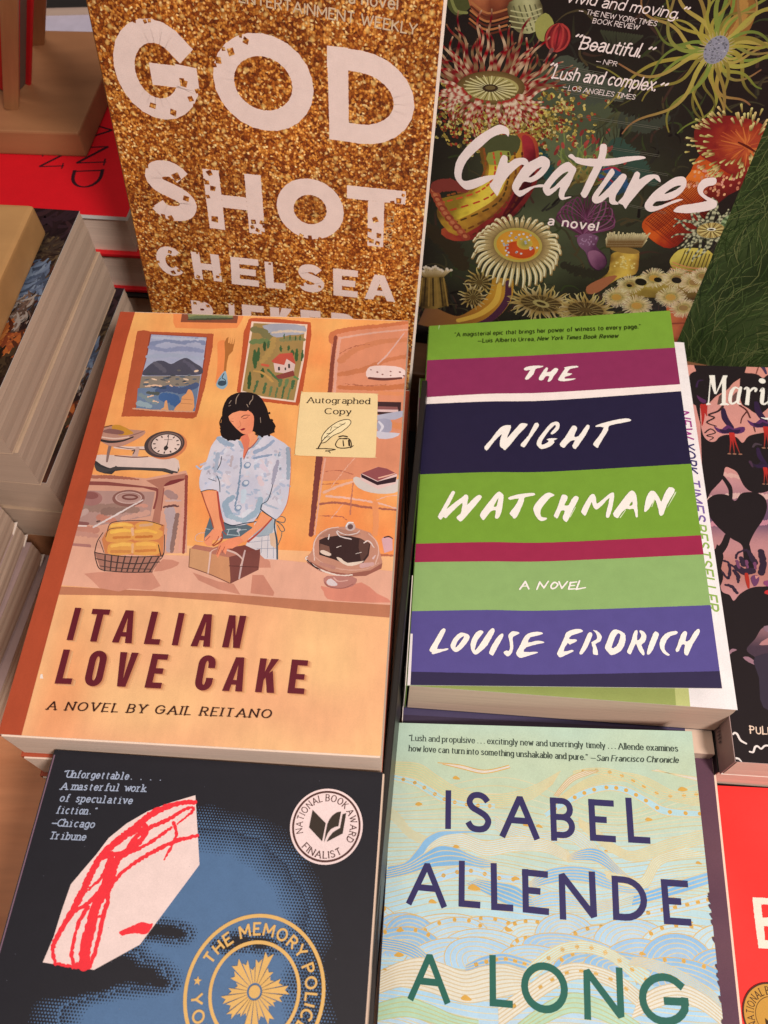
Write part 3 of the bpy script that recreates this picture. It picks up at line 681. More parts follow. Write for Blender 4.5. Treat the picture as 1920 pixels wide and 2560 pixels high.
        b('43.7,178.8 45.8,179.2 46.3,179.8 44.9,180.7 43.8,181.3 43.5,182.7 43.8,185.5 43.2,188.6 41.6,190.2 40.4,189.5 39.7,188.4 40.9,187.6 42.0,187.8 42.4,185.8 42.2,183.5 41.7,181.1 42.2,179.8')
        b('44.9,188.6 46.3,185.8 48.1,181.9 49.8,180.0 52.5,179.2 55.0,179.2 56.1,180.0 53.5,180.9 50.8,181.7 49.9,184.0 53.1,183.2 55.6,183.3 56.5,184.1 53.8,184.7 49.2,186.1 48.1,188.2 53.0,188.1 53.7,188.6 50.5,189.7 47.2,190.8 45.7,190.3')
        b('61.6,188.7 63.0,185.6 65.0,181.1 65.8,179.3 68.9,178.0 71.5,178.0 72.5,179.0 70.3,179.9 67.6,180.9 66.7,182.4 69.2,182.4 69.8,183.2 66.9,184.9 66.0,184.2 64.2,187.9 67.6,187.2 68.2,187.9 65.4,189.3 62.8,190.6 61.9,189.7')
        b('70.6,188.5 72.3,184.8 74.4,179.9 75.5,179.4 76.2,180.1 75.7,181.9 74.1,185.6 72.3,188.4 71.2,189.2')
        b('76.5,178.4 78.1,178.7 79.5,180.3 79.9,181.7 79.2,183.4 77.2,184.6 77.7,186.4 78.0,189.3 76.8,189.3 75.9,188.8 76.1,186.4 75.6,183.8 77.7,182.6 78.0,180.7 77.2,179.1')
        b('80.9,186.4 81.5,184.4 83.2,180.3 84.8,178.2 87.0,178.5 89.1,179.9 89.4,181.9 88.9,184.4 87.1,187.6 83.5,189.5 82.3,188.6', ['83.5,186.3 85.4,185.6 86.9,182.7 87.4,180.5 86.5,179.8 85.3,181.5'])
        b('89.6,187.6 91.4,183.6 92.8,179.5 93.7,178.5 94.4,178.9 93.8,182.9 95.3,181.9 95.6,180.3 95.0,178.7 96.3,178.7 97.5,180.1 97.6,181.7 96.8,183.7 95.4,185.0 96.1,187.2 96.3,189.1 95.4,189.3 94.0,186.8 93.3,184.4 91.8,187.2 90.8,189.1 89.9,188.6')
        b('97.3,188.3 98.1,185.6 100.3,180.3 101.5,179.0 102.7,180.1 101.9,182.3 99.7,187.1 98.1,189.1 97.4,189.1')
        b('109.3,178.8 110.1,179.5 109.3,180.3 107.1,181.1 105.4,183.1 104.3,185.9 104.8,187.9 106.1,189.1 105.4,189.6 103.8,188.7 102.6,186.3 102.7,183.9 103.8,181.5 106.1,179.5')
        b('108.5,187.1 109.6,184.7 111.4,180.3 112.8,178.9 113.8,179.5 112.7,183.3 114.4,182.7 116.1,179.9 118.1,177.9 118.8,178.5 118.2,180.3 115.6,184.3 113.9,187.5 112.9,189.5 111.8,188.9 111.8,187.1 112.4,184.9 111.1,184.9 109.8,187.5 108.9,188.0')
        for s in ('46.90,158.82,0.72 49.07,155.43,0.83 50.39,158.64,0.72', '47.69,157.73,0.52 50.02,157.54,0.52', '54.05,159.00,0.62 55.28,155.73,0.72 56.95,158.60,0.72 58.76,155.66,0.62', '63.55,156.05,0.72 64.51,158.90,0.71 66.82,155.87,0.61',
                  '70.63,155.91,0.61 68.33,156.21,0.71 67.36,159.25,0.71 70.31,159.18,0.51', '68.09,157.63,0.61 69.99,157.54,0.51', '71.98,155.71,0.71 70.58,159.40,0.81 74.21,158.68,0.51'):
            k.stroke(s, None, w, smooth=0, rough=.05)
        k.stroke('61.44,156.02,0.72 60.05,157.54,0.72 60.40,158.96,0.71 61.94,158.43,0.71 62.85,156.91,0.72', None, w, closed=True, rough=.05)
    return k
def art_first_page(W, H):
    k = Ink(W, H); k.poly([(0, 0), (W, 0), (W, H), (0, H)], '#f4e2da')
    k.poly('5.0,184.0 112.1,175.6 111.5,203.5 111.2,205.8 -2.8,214.6 -3.5,203.9', '#9ca058')
    k.poly('112.1,175.6 117.7,175.2 117.1,203.4 116.9,205.4 111.2,205.8', '#c4c078')
    st = dict(weight=.17, track=.26, cap=False, shear=.15)
    for t, s, c in (('NEW', '128.43,46.85,5.44 128.6,63.7', '#a0387c'), ('YORK', '128.54,67.07,5.25 128.7,84.7', '#3c3060'),
                    ('TIMES', '128.82,88.70,5.04 129.2,112.1', '#7a5a94'), ('BESTSELLER', '129.26,114.17,4.80 129.7,158.1', '#94ac50')):
        text(k, t, s, st, c)
    return k

# ---------------------------------------------------------------- gold glitter cover with eaten-away display letters
def art_glitter(W, H):
    k = Ink(W, H); k.mat = 1; k.poly([(0, 0), (W, 0), (W, H), (0, H)], '#a07030'); k.mat = 0
    c = '#f0d0c2'
    st = dict(weight=.185, rough=.09)
    L = [('G', '5.2,85.5 40.8,85.0 6.7,45.0'), ('O', '47.5,83.6 89.1,83.8 48.9,44.5'), ('D', '96.3,83.4 131.3,83.8 95.5,45.9')]
    for ch, s in L: big(k, ch, s, dict(st, weight=.22), c)
    st2 = dict(weight=.255, rough=.1)
    for ch, s in [('S', '9.7,135.1 33.2,134.6 9.5,104.7'), ('H', '38.2,135.9 65.0,135.0 38.3,105.7'), ('O', '71.3,134.1 102.3,132.9 71.9,103.5'), ('T', '104.5,132.8 130.6,131.6 103.9,103.4')]: (block(k, ch, s, .25, c, rough=.12) if ch in 'HT' else big(k, ch, s, st2, c))
    st3 = dict(weight=.27, rough=.07)
    for ch, s in [('C', '8.4,167.5 21.9,166.9 7.9,150.5'), ('H', '26.8,167.0 40.9,166.3 26.7,151.1'), ('E', '45.9,166.6 59.9,165.8 46.7,150.4'), ('L', '63.6,165.6 73.6,164.8 63.7,150.2'),
                  ('S', '79.7,164.5 93.1,163.5 79.9,148.2'), ('E', '97.8,163.7 109.9,162.9 97.6,147.9'), ('A', '113.4,162.8 128.5,161.9 112.6,148.1')]: (block(k, ch, s, .27, c, rough=.1) if ch in 'HELAIK' else big(k, ch, s, st3, c))
    for ch, s in [('B', '22.0,198.4 34.1,197.7 22.6,181.1'), ('I', '41.8,196.9 44.8,196.7 42.9,179.3'), ('E', '49.1,196.4 60.7,195.4 49.9,178.5'), ('K', '64.8,195.1 76.5,194.1 64.7,177.3'),
                  ('E', '80.6,193.7 91.0,192.7 80.7,175.9'), ('R', '96.8,192.4 109.4,191.3 96.6,174.6')]: (block(k, ch, s, .27, c, rough=.1) if ch in 'HELAIK' else big(k, ch, s, st3, c))
    # flecks of glitter bitten out of the letters
    k.mat = 1
    spots = P('19.92,79.85,2.10 28.71,81.42,2.29 35.14,68.51,2.38 40.55,70.90,1.66 37.27,74.51,2.05 38.78,77.23,1.32 37.88,80.42,1.71 40.09,80.11,1.52 34.22,82.81,1.34 34.59,67.26,1.82 41.49,78.05,1.32 63.22,48.19,2.03 56.63,53.11,2.24 51.05,57.08,2.10 49.28,59.26,1.41 53.61,52.42,1.20 61.19,46.59,1.01 22.74,45.94,1.19 24.59,45.47,1.02 18.27,46.24,1.19  11.88,108.48,1.67 25.56,111.65,2.74 28.65,122.03,2.39 28.67,113.30,1.69 19.56,133.74,2.25 15.93,133.18,1.80 10.94,128.27,2.00 9.08,126.88,1.77 41.57,107.27,2.07 39.68,112.11,1.89 42.10,114.73,2.11 39.32,119.21,1.50 41.28,130.69,2.66 38.27,111.27,1.47 60.01,128.70,1.97 63.95,128.61,1.75 65.05,130.73,1.54 61.77,133.02,1.78 59.26,131.71,1.55 64.28,134.34,1.56  82.57,132.38,1.54 86.70,132.48,1.54 91.34,132.38,1.32 116.96,118.27,2.09 119.05,126.11,1.92 114.66,124.03,1.70 115.85,129.54,1.94 114.30,128.65,1.51 118.61,130.22,1.73 127.18,107.18,2.01 124.37,108.70,1.62 128.92,104.27,1.19  15.99,153.01,1.67 18.33,155.73,1.68 8.73,159.99,1.22 15.76,165.18,1.72 18.86,163.32,1.47 26.24,162.62,1.22 28.67,165.43,1.47 38.97,163.53,1.46 40.60,161.94,1.21 29.99,151.16,0.94 66.39,150.89,1.05 82.22,160.06,1.43 80.50,162.34,1.44 90.93,159.73,1.19 24.72,182.37,1.54 28.41,180.69,1.54 33.07,180.35,1.28 31.58,183.14,1.54 44.67,179.22,1.27')
    for x, y, r in spots:
        a = RND.uniform(.3, 1.2); r *= .85
        k.poly([(x + r * RND.uniform(.8, 1.15) * math.cos(a + i * math.pi / 2), y + r * RND.uniform(.8, 1.15) * math.sin(a + i * math.pi / 2)) for i in range(4)], '#a07030')
    k.mat = 0
    pale = '#d8b694'
    text(k, 'ENTERTAINMENT WEEKLY', '61.88,34.19,3.69 129.5,37.7', dict(weight=.15, track=.24, space=.4), pale)
    text(k, 'a novel', '103.99,29.58,3.96 122.0,29.7', dict(weight=.15, track=.22), pale)
    text(k, 'of', '94.57,29.34,3.97 99.3,29.4', dict(weight=.15, track=.22), pale)
    text(k, 'A NOVEL', '124.99,132.25,2.82 125.3,113.9', dict(weight=.12, track=.3), '#c8a070')
    return k

# ---------------------------------------------------------------- pale cover of drawn waves with slim capitals
def art_waves(W, H):
    global DIM
    DIM = 0.88
    k = Ink(W, H); R = random.Random(5)
    mint, yel, pale, lb, cream = C('#c4d4ba'), C('#ced2aa'), C('#c6dcd8'), C('#b2d4e8'), C('#ecdac4')
    def bgc(x, y):
        t = y / 115; n = noise.noise(Vector((x * .035, y * .05, 2)))
        c = lerp(mint, yel, min(1, max(0, t * 4 * (1 - t * 1.2) + n * .5)))
        c = lerp(c, pale, min(1, max(0, (t - .22 + n * .2) * 3)))
        c = lerp(c, lb, min(1, max(0, (t - .5 + n * .25) * 2.5)))
        return lerp(c, cream, min(1, max(0, (t - .9 + n * .1) * 3)))
    k.field(bgc, 3)
    gold, gl = '#e2a94e', '#dcc084'
    def flow(x, y): return 7 * noise.noise(Vector((x * .022, y * .03, .7))) * 2.2 + 3.2 * math.sin(x * .07 + y * .05)
    # long drawn lines drifting across the sheet
    k.layer(); y = 26
    while y < 200:
        pts = [(x, y + flow(x, y) * (.6 + .4 * math.sin(y * .11))) for x in range(-4, int(W) + 8, 4)]
        k.stroke(pts, .32, mixc(gl, '#e6d8b4', R.random()), smooth=0, cap=False, up=(int(y * 10) % 3 == 0)); y += R.choice((1.3, 1.7, 2.1))
    def band(s, col, n=5, gcol='#e6cc98', dots=0, lw=.35):
        """one wave: an upper and a lower edge with drawn lines between them"""
        a, b = [catmull(P2(t), 8) for t in s]
        m = min(len(a), len(b)); a = [a[int(i * (len(a) - 1) / (m - 1))] for i in range(m)]; b = [b[int(i * (len(b) - 1) / (m - 1))] for i in range(m)]
        k.layer()
        cc = C(col); c2 = lerp(cc, pale, .25)
        for i in range(m - 1):
            t0, t1 = i / m, (i + 1) / m
            ca, cb = lerp(cc, c2, t0), lerp(cc, c2, t1)
            k.tri(a[i], a[i + 1], b[i], ca, cb, ca); k.tri(a[i + 1], b[i + 1], b[i], cb, cb, ca)
        k.layer()
        for j in range(n + 1):
            t = j / max(1, n); k.stroke([lerp(p, q, t) for p, q in zip(a, b)], lw, gcol, smooth=0, cap=False, up=False)
        if dots:
            L = 0; last = a[0]
            for p, q in zip(a, b):
                L += math.hypot(p[0] - last[0], p[1] - last[1]); last = p
                if L > dots: L = 0; m_ = lerp(p, q, .5); k.ell(m_[0], m_[1], .85, .8, gold, n=10, up=False)
    # mint and straw waves of the upper part
    band(('-1.9,17.0 10.7,17.3 19.3,22.2 28.8,27.1 43.0,28.8 57.0,25.5 70.0,18.3', '-1.4,22.6 10.1,23.4 19.7,29.3 29.0,32.0 43.1,33.7 57.0,30.4 66.9,23.3'), '#ccd2a2', 6)
    band(('0.6,22.1 10.1,23.9 16.5,26.8 22.8,30.2 32.0,32.0 43.1,32.2', '0.8,24.6 9.3,26.5 15.6,29.8 21.9,32.7 31.1,34.4 43.1,34.6'), '#bcd8d4', 2, dots=4.4)
    band(('62.9,35.1 71.8,29.1 79.7,25.1 87.7,22.9 96.4,23.7 103.9,27.5 111.3,31.1 124.5,31.8', '63.8,37.0 72.7,31.5 80.7,27.5 88.5,25.4 95.3,26.2 102.8,29.9 110.1,34.0 125.2,34.1'), '#bcd8da', 1, dots=4.2)
    band(('68.8,29.2 76.8,23.1 84.8,19.5 94.7,17.9 104.4,19.7 113.7,24.4 123.9,27.0', '69.8,31.1 77.8,25.6 85.7,22.5 94.6,21.3 103.2,23.1 111.5,27.8 124.2,29.9'), '#ccd2a0', 5)
    band(('75.0,18.2 83.0,16.6 90.9,16.9 98.6,19.3 105.2,22.6 111.7,25.4 124.2,24.2', '74.9,20.2 81.9,18.6 90.7,19.4 97.5,22.0 104.0,25.5 111.5,27.8 124.0,26.6'), '#c8d2a6', 3, dots=4.6)
    band(('66.9,28.3 72.9,21.2 79.0,18.1 83.0,17.3', '68.4,28.7 74.9,22.2 81.9,19.1 85.4,17.5'), '#eed8c0', 3, '#dcb880')
    band(('19.0,16.6 28.4,17.2 38.7,19.0 48.9,16.6', '21.1,17.1 29.5,18.8 38.7,20.3 49.4,17.6'), '#ecd6c2', 1, '#e2a94e')
    band(('106.5,16.7 115.2,17.7 124.7,18.8', '108.5,16.2 116.1,18.3 124.5,20.3'), '#ecd6c2', 1)
    band(('-1.5,34.7 3.9,38.5 9.4,44.2 17.6,46.8 23.5,45.7', '-1.2,38.6 3.2,42.4 8.6,47.1 16.8,49.7 22.6,47.6'), '#c4d4ba', 5)
    band(('76.5,36.7 84.1,41.3 89.6,45.8 97.0,48.3 110.4,43.3 123.8,39.3', '76.4,39.6 83.0,45.0 89.4,49.4 97.7,51.9 111.0,47.9 124.3,43.9'), '#cfd6b6', 6)
    band(('43.2,37.5 51.1,41.2 62.8,42.7 72.5,40.6 80.1,44.2 86.5,51.3', '43.3,42.3 51.2,45.9 61.8,47.5 71.5,45.3 78.1,48.8 85.4,55.0'), '#c4dadc', 6)
    # pale crest and the blue waves
    band(('7.5,60.2 12.9,51.7 20.6,45.8 29.5,44.6 39.4,47.1 51.1,44.9 62.8,45.6 72.4,49.9', '8.6,61.1 16.0,54.4 22.8,50.4 30.7,50.2 39.6,52.7 51.2,50.5 62.8,50.2 72.3,53.6'), '#d6e0dc', 7)
    band(('0.4,58.6 7.3,56.7 11.9,51.7 15.1,47.3 20.5,44.3 27.4,43.7 35.4,43.3', '0.7,61.3 8.4,58.8 13.6,54.4 16.8,49.7 21.6,46.2 27.5,44.8 35.4,44.0'), '#86b6dc', 0)
    band(('0.1,60.0 8.3,57.4 15.0,53.0 20.8,49.8 27.7,50.3 34.7,52.9 43.5,54.9', '0.0,63.4 8.6,61.1 16.3,58.5 24.1,57.4 31.9,56.8 37.8,57.4 44.5,56.7'), '#7cb2dc', 4)
    band(('71.4,51.3 76.2,48.9 81.0,47.8 85.7,49.1 90.2,53.5 94.6,57.4 99.2,58.6', '71.3,53.2 76.1,52.6 81.8,52.8 86.4,55.0 90.9,58.4 95.4,60.9 99.1,60.8'), '#7ab4e0', 5)
    band(('56.1,62.2 62.7,57.1 71.3,55.0 79.8,55.2 87.2,57.6 93.6,59.6 102.0,58.0', '57.0,64.0 63.6,62.0 71.2,60.4 78.7,60.6 86.1,62.5 93.4,63.6 101.7,63.3'), '#8abce2', 5)
    band(('35.9,61.5 43.7,62.2 51.3,63.3 57.0,66.6 62.7,66.4', '32.1,63.5 39.9,66.8 47.6,70.0 55.1,71.1 61.7,69.5'), '#7cb4dc', 5)
    band(('57.0,67.5 64.6,64.6 73.0,65.2 81.3,67.5 90.6,65.5', '58.9,70.9 66.4,69.8 73.8,69.5 81.2,70.6 90.4,68.5'), '#a6cce6', 5)
    band(('96.1,64.4 105.5,61.0 114.8,57.6 125.1,54.2', '95.0,68.1 106.1,64.9 115.4,62.0 125.7,58.3'), '#7cb6e2', 3)
    band(('96.7,69.6 106.0,67.1 115.2,64.6 125.3,61.7', '96.6,72.6 106.6,70.5 115.8,68.4 124.9,66.0'), '#c6dce6', 3, dots=4.2)
    band(('85.4,55.9 92.8,57.4 99.2,58.1 104.3,50.8 110.1,47.9 116.7,45.9', '86.2,58.6 92.6,61.0 100.9,61.2 106.4,53.4 112.6,50.6 124.8,48.4'), '#d8dfc8', 5)
    band(('18.4,60.7 26.1,57.8 34.8,57.0 43.6,59.0 53.2,59.6', '18.6,64.4 26.3,61.9 34.9,60.2 43.7,62.2 53.2,62.3'), '#bcd6e6', 2, dots=4.6)
    # rows of smaller humps
    def hump(cx, y, wd, h, col, n=5, up=True, dots=False):
        k.layer(); cc = C(col); ang = [math.pi * i / 16 for i in range(17)]
        sk = R.uniform(-.35, .35) * wd
        def pt(a, t): return (cx - wd * t * math.cos(a) + sk * math.sin(a), y - h * t * math.sin(a))
        for a, b in zip(ang, ang[1:]): k.tri((cx, y), pt(a, 1), pt(b, 1), lerp(cc, cream, .3), cc, cc)
        k.layer()
        for j in range(n): k.stroke([pt(a, 1 - j * .15) for a in ang], .34, '#e4cc9c' if j else '#e2b872', smooth=0, cap=False, up=False)
        if dots:
            for i in range(3, 14, 2): p = pt(ang[i], .92); k.ell(p[0], p[1], .8, .75, gold, n=10, up=False)
    y0 = P('57.03,80.05,0.09')[0][1]; y1 = P('57.04,85.52,0.09')[0][1]; y2 = P('57.05,90.50,0.09')[0][1]
    for yy, cols in ((y0, ('#b6d2e4', '#a4c8e4', '#c8dce0')), (y1, ('#a4c6e2', '#bcd6e4', '#98c0e0')), (y2, ('#94bede', '#b4d2e6', '#a8cae4'))):
        x = -6
        while x < W + 10:
            wd = R.uniform(11, 19); hump(x, yy + R.uniform(-1, 3) + x * .01, wd, R.uniform(7, 11), R.choice(cols), dots=R.random() < .45); x += wd * R.uniform(.9, 1.3)
    band(('-0.1,84.6 7.4,85.2 13.2,86.5 18.1,89.7 23.0,92.8', '0.0,88.7 6.7,89.3 13.5,91.6 18.4,94.7 23.2,96.1'), '#7aaedc', 5)
    band(('32.3,92.0 38.6,88.8 46.0,87.2 53.4,88.2 60.7,90.3', '32.3,94.1 39.7,92.5 47.0,90.9 53.4,91.9 60.7,92.8'), '#8ab6de', 3, dots=3.6)
    band(('55.2,91.4 61.6,86.2 69.0,82.5 77.2,81.3 85.2,83.1 92.2,86.5 100.0,90.2', '49.8,99.0 58.9,93.7 68.0,86.7 77.1,85.1 85.1,86.8 91.1,90.6 97.9,95.9'), '#d2e2d4', 5, dots=5)
    band(('94.1,85.6 102.0,86.1 110.6,89.0 118.9,93.4 125.3,97.8', '92.2,88.2 100.9,89.4 109.4,93.0 117.6,97.4 124.8,102.5'), '#a2c8e4', 6)
    band(('-0.8,96.4 7.0,92.7 15.4,90.6 22.9,92.0 31.4,94.1 38.7,92.1 46.1,91.0 55.2,93.0', '-0.6,103.8 7.6,100.9 16.0,101.3 25.4,103.3 33.6,104.5 42.7,102.5 49.9,100.6 57.1,98.6'), '#ecdcc4', 8, '#dcc094')
    band(('44.5,104.8 53.5,98.8 62.5,92.7 71.6,89.0 80.5,89.5 89.3,92.3 97.7,98.3', '44.7,111.9 55.3,104.3 64.2,98.3 72.3,94.3 80.4,94.3 88.2,97.2 96.6,103.1'), '#ecdec8', 5, '#dcc094', dots=5.2)
    band(('95.1,99.2 102.3,94.9 110.2,93.4 117.8,95.8 125.0,100.9', '92.1,105.6 101.9,101.3 109.8,99.3 117.3,101.3 124.4,106.3'), '#eedfca', 5, '#dcc094')
    band(('-0.3,107.0 9.7,104.1 19.1,106.0 28.4,108.8 37.4,109.9', '-0.7,112.6 10.2,110.5 19.4,111.6 28.6,113.5 37.6,114.6'), '#b9d4b0', 4, '#c8c488')
    band(('51.7,110.0 62.4,102.4 71.4,98.8 80.2,99.9 88.8,103.5 96.3,107.7', '51.8,114.6 62.4,108.7 71.2,105.1 80.0,106.2 87.7,108.9 95.2,112.3'), '#bcd6b4', 4, '#c8c488')
    for s in ('27.06,22.60,2.64 11.78,33.89,2.61 56.01,40.09,2.89 60.90,40.44,2.31 35.08,64.72,4.27 27.70,49.82,2.31 103.84,36.06,2.46 118.04,23.79,3.27 121.30,51.38,1.99 6.64,81.62,2.55 6.80,90.16,3.04 97.70,84.24,2.22 32.67,102.99,3.42 18.94,70.63,2.78 51.29,60.58,2.60 1.53,95.42,1.42 115.85,72.69,2.08 48.67,79.10,2.32 86.63,48.60,1.30 110.65,64.76,1.59 -1.88,99.72,1.76',):
        for x, y, r in P(s):
            a = R.uniform(-.5, .3); k.poly([(x - r * .6, y + r * .1), (x - r * .1, y - r * .32), (x + r * .62, y + r * .12 + a), (x, y + r * .25)], gold, smooth=3)
    # lettering
    st = dict(weight=.152)
    nv, gr = '#352e5c', '#256454'
    for ch, s in [('I', '22.9,43.1 25.5,43.3 22.6,27.7'), ('S', '30.8,43.6 41.6,44.4 31.1,27.6'), ('A', '45.8,44.2 60.2,44.6 46.0,28.1'), ('B', '65.4,44.6 75.0,44.7 65.3,29.0'), ('E', '80.6,45.1 89.4,45.3 80.6,29.0'), ('L', '95.3,45.1 102.6,45.2 95.3,29.1'),
                  ('A', '9.3,71.1 23.8,71.6 9.0,55.7'), ('L', '29.1,71.9 36.4,72.1 28.9,56.2'), ('L', '41.8,72.4 49.1,72.5 41.5,56.5'), ('E', '53.9,72.6 62.7,73.0 53.8,56.9'), ('N', '67.9,73.0 81.9,73.8 67.9,57.0'), ('D', '87.8,73.3 100.7,73.6 88.1,57.6'), ('E', '106.4,73.7 115.2,73.8 106.5,57.9')]:
        big(k, ch, s, st, nv)
    for ch, s in [('A', '11.6,103.9 26.1,104.3 11.2,88.3'), ('L', '41.4,105.0 48.7,105.1 41.2,89.2'), ('O', '53.1,106.0 70.2,106.0 52.8,89.3'), ('N', '75.6,105.7 89.8,106.4 75.9,89.9'), ('G', '95.1,107.2 112.6,106.8 95.6,90.4')]: big(k, ch, s, st, gr)
    q = '#3c463c'; sf = dict(SERIF, track=.22, space=.3)
    text(k, '“Lush and propulsive . . . excitingly new and unerringly timely . . . Allende examines', '6.32,7.64,2.44 117.6,8.6', sf, q)
    text(k, 'how love can turn into something unshakable and pure.” —', '6.62,12.16,2.41 84.5,13.5', sf, q)
    text(k, 'San Francisco Chronicle', '84.87,13.51,2.30 117.3,13.3', SERIFI, q)
    for i in range(26):          # the fore edge is a little torn
        y = R.uniform(60, 140); k.poly([(W + .1, y), (W - R.uniform(.3, 1.0), y + R.uniform(.2, .6)), (W - R.uniform(.2, .7), y + R.uniform(.9, 2.2)), (W + .1, y + 2.4)], '#5c3b48')
    DIM = 1.0
    return k

# ---------------------------------------------------------------- dark cover with halftone face, crayon patch and gold ring
def art_halftone(W, H):
    R_ = random.Random(4)
    k = Ink(W, H); k.poly([(0, 0), (W, 0), (W, H), (0, H)], '#211f24')
    face = P2('50.8,24.8 63.1,24.1 72.0,24.6 82.0,27.2 91.6,33.4 98.6,40.9 102.0,48.4 103.4,56.5 103.7,66.6 107.5,82.0 110.3,99.4 28.2,105.2 24.7,88.7 21.9,81.5 25.0,73.6 35.1,65.0 41.8,54.9 43.7,40.8')
    darks = P('42.51,72.02,10.16 49.88,72.20,7.89 55.88,73.68,4.48 34.85,73.97,9.00 26.77,74.20,9.76 55.58,58.56,5.46 51.42,58.56,4.29 59.01,59.06,3.50 81.12,59.92,4.80 87.70,59.82,4.79 75.59,61.41,3.85')
    def sdist(x, y):
        ins = False; best = 1e9
        for (ax, ay), (bx, by) in zip(face, face[1:] + face[:1]):
            dx, dy = bx - ax, by - ay; t = max(0, min(1, ((x - ax) * dx + (y - ay) * dy) / (dx * dx + dy * dy)))
            best = min(best, math.hypot(x - ax - t * dx, y - ay - t * dy))
            if (ay > y) != (by > y) and x < ax + (y - ay) / (by - ay) * dx: ins = not ins
        return best if ins else -best
    blue = C('#526c8c'); p = 1.06
    def fld(x, y):
        v = min(1.2, .5 + sdist(x, y) / 19.0); dk = 0
        for bx, by, r in darks:
            d = ((x - bx) ** 2 * .5 + (y - by) ** 2 * 2.3) / (r * r); dk = max(dk, math.exp(-d * 1.15))
        return v - 1.35 * dk + .14 * noise.noise(Vector((x * .12, y * .12, 0)))
    k.layer(); nx, ny = int(W / p) + 2, int(H / p) + 2
    dark = C('#1f1e25')
    for j in range(ny):
        if j * p > 128: break
        for i in range(nx):
            x, y = i * p + (j % 2) * p / 2, j * p * .9; v = fld(x, y)
            if v > .5: k.poly([(x - p * .51, y - p * .46), (x + p * .51, y - p * .46), (x + p * .51, y + p * .46), (x - p * .51, y + p * .46)], blue, up=False)
    k.layer()
    for j in range(ny):
        if j * p > 128: break
        for i in range(nx):
            x, y = i * p + (j % 2) * p / 2, j * p * .9; v = fld(x, y)
            if .5 < v < .98: k.ell(x + p * .5, y, p * .55 * math.sqrt(min(1, (1.0 - v) * 1.7)), p * .55 * math.sqrt(min(1, (1.0 - v) * 1.7)), dark, n=7, up=False)
            elif .1 < v <= .5: k.ell(x, y, p * .5 * math.sqrt((v - .08) * 1.4), p * .5 * math.sqrt((v - .08) * 1.4), blue, n=7, up=False)
    # torn white patch with red crayon
    k.poly('15.7,70.7 17.2,62.9 17.7,54.8 18.6,46.3 21.4,41.7 25.1,35.8 28.1,30.1 33.4,24.7 40.0,20.0 47.3,16.5 56.4,13.1 60.1,27.6 62.4,36.8 54.3,50.7 47.0,63.2 39.8,67.7 33.4,71.7 26.0,71.3', '#eac8bc')
    red = '#ec3038'
    for s, w in (('56.76,15.56,1.23 49.58,16.72,1.49 41.90,20.70,1.99 37.18,25.48,2.05 32.48,29.98,2.12 27.29,35.68,1.84 24.94,41.87,1.89 23.27,48.66,2.10 21.44,54.55,1.75 19.44,59.59,1.49 17.99,64.13,1.31 18.30,67.75,1.00 20.16,70.85,0.91', None),
                 ('20.49,70.83,0.68 27.21,71.42,0.83', None), ('51.85,23.60,0.60 55.94,19.49,0.78 56.50,17.74,0.87 53.89,18.14,0.96 47.66,22.63,1.16 41.29,26.03,1.20 37.00,30.49,1.44 36.11,34.24,1.67', None),
                 ('35.23,28.54,1.10 38.77,26.62,1.11 40.67,25.23,0.94 40.87,28.14,1.44 37.56,32.91,1.93 33.49,36.05,2.08 32.11,39.37,2.48 31.46,43.78,3.02 30.40,48.16,3.07 29.04,52.87,2.63 29.03,57.78,2.91 28.83,61.89,3.03 28.93,66.27,2.99 29.84,70.53,2.88', None),
                 ('26.40,37.36,0.91 32.01,35.34,1.09 37.83,34.12,0.92 44.70,29.53,0.93 49.92,24.99,0.77', None), ('50.24,23.29,0.94 52.00,26.52,0.85 51.66,30.27,0.76 49.55,35.92,0.50', None),
                 ('59.83,27.13,0.93 53.40,29.11,1.14 47.47,32.21,1.13 41.72,35.87,1.12 36.98,39.82,1.11 34.00,43.60,1.14 32.31,47.25,1.37 32.83,51.07,1.28 32.37,56.04,1.18 32.51,61.63,1.09 32.34,67.48,1.15 31.45,70.41,0.99', None),
                 ('25.75,38.22,1.24 30.10,34.67,0.75 30.02,37.91,1.24 29.06,42.77,1.11 26.14,46.51,0.73 24.11,48.60,0.65', None), ('28.81,34.76,0.84 31.11,37.03,1.08 30.17,40.31,1.24 33.06,43.27,1.63', None),
                 ('29.60,46.66,0.81 27.21,50.70,1.12 22.68,54.46,1.03', None), ('26.54,53.05,1.08 24.71,57.34,1.06 24.33,62.21,0.85 24.66,67.30,1.03 26.12,70.43,0.99', None), ('29.07,51.34,0.80 29.19,55.14,0.71 31.77,55.33,0.63 32.18,51.88,0.56', None),
                 ('27.43,70.70,1.52 31.54,70.76,1.51', None), ('40.05,24.44,0.77 41.04,26.88,0.94 39.60,30.30,1.10 36.60,32.57,1.01', None)):
        q = [(x, y, ww * 1.3) for x, y, ww in P(s)]; k.stroke(q, None, red, rough=.26)
    k.poly('39.2,59.9 42.5,58.0 46.3,56.3 48.1,56.7 50.2,56.7 48.6,59.9 46.3,59.9 43.0,60.1 40.4,60.9', red, smooth=3, rough=.12)
    k.stroke([(.3, 2), (.3, 90), (.3, H)], .5, '#7a5a66', smooth=0, cap=False)
    for i in range(40): k.ell(R_.uniform(0, W), R_.uniform(0, 110), .12, .1, '#75707a', 0, 6, up=(i == 0))
    # quotation in typewriter italics
    g = '#a2a6b6'
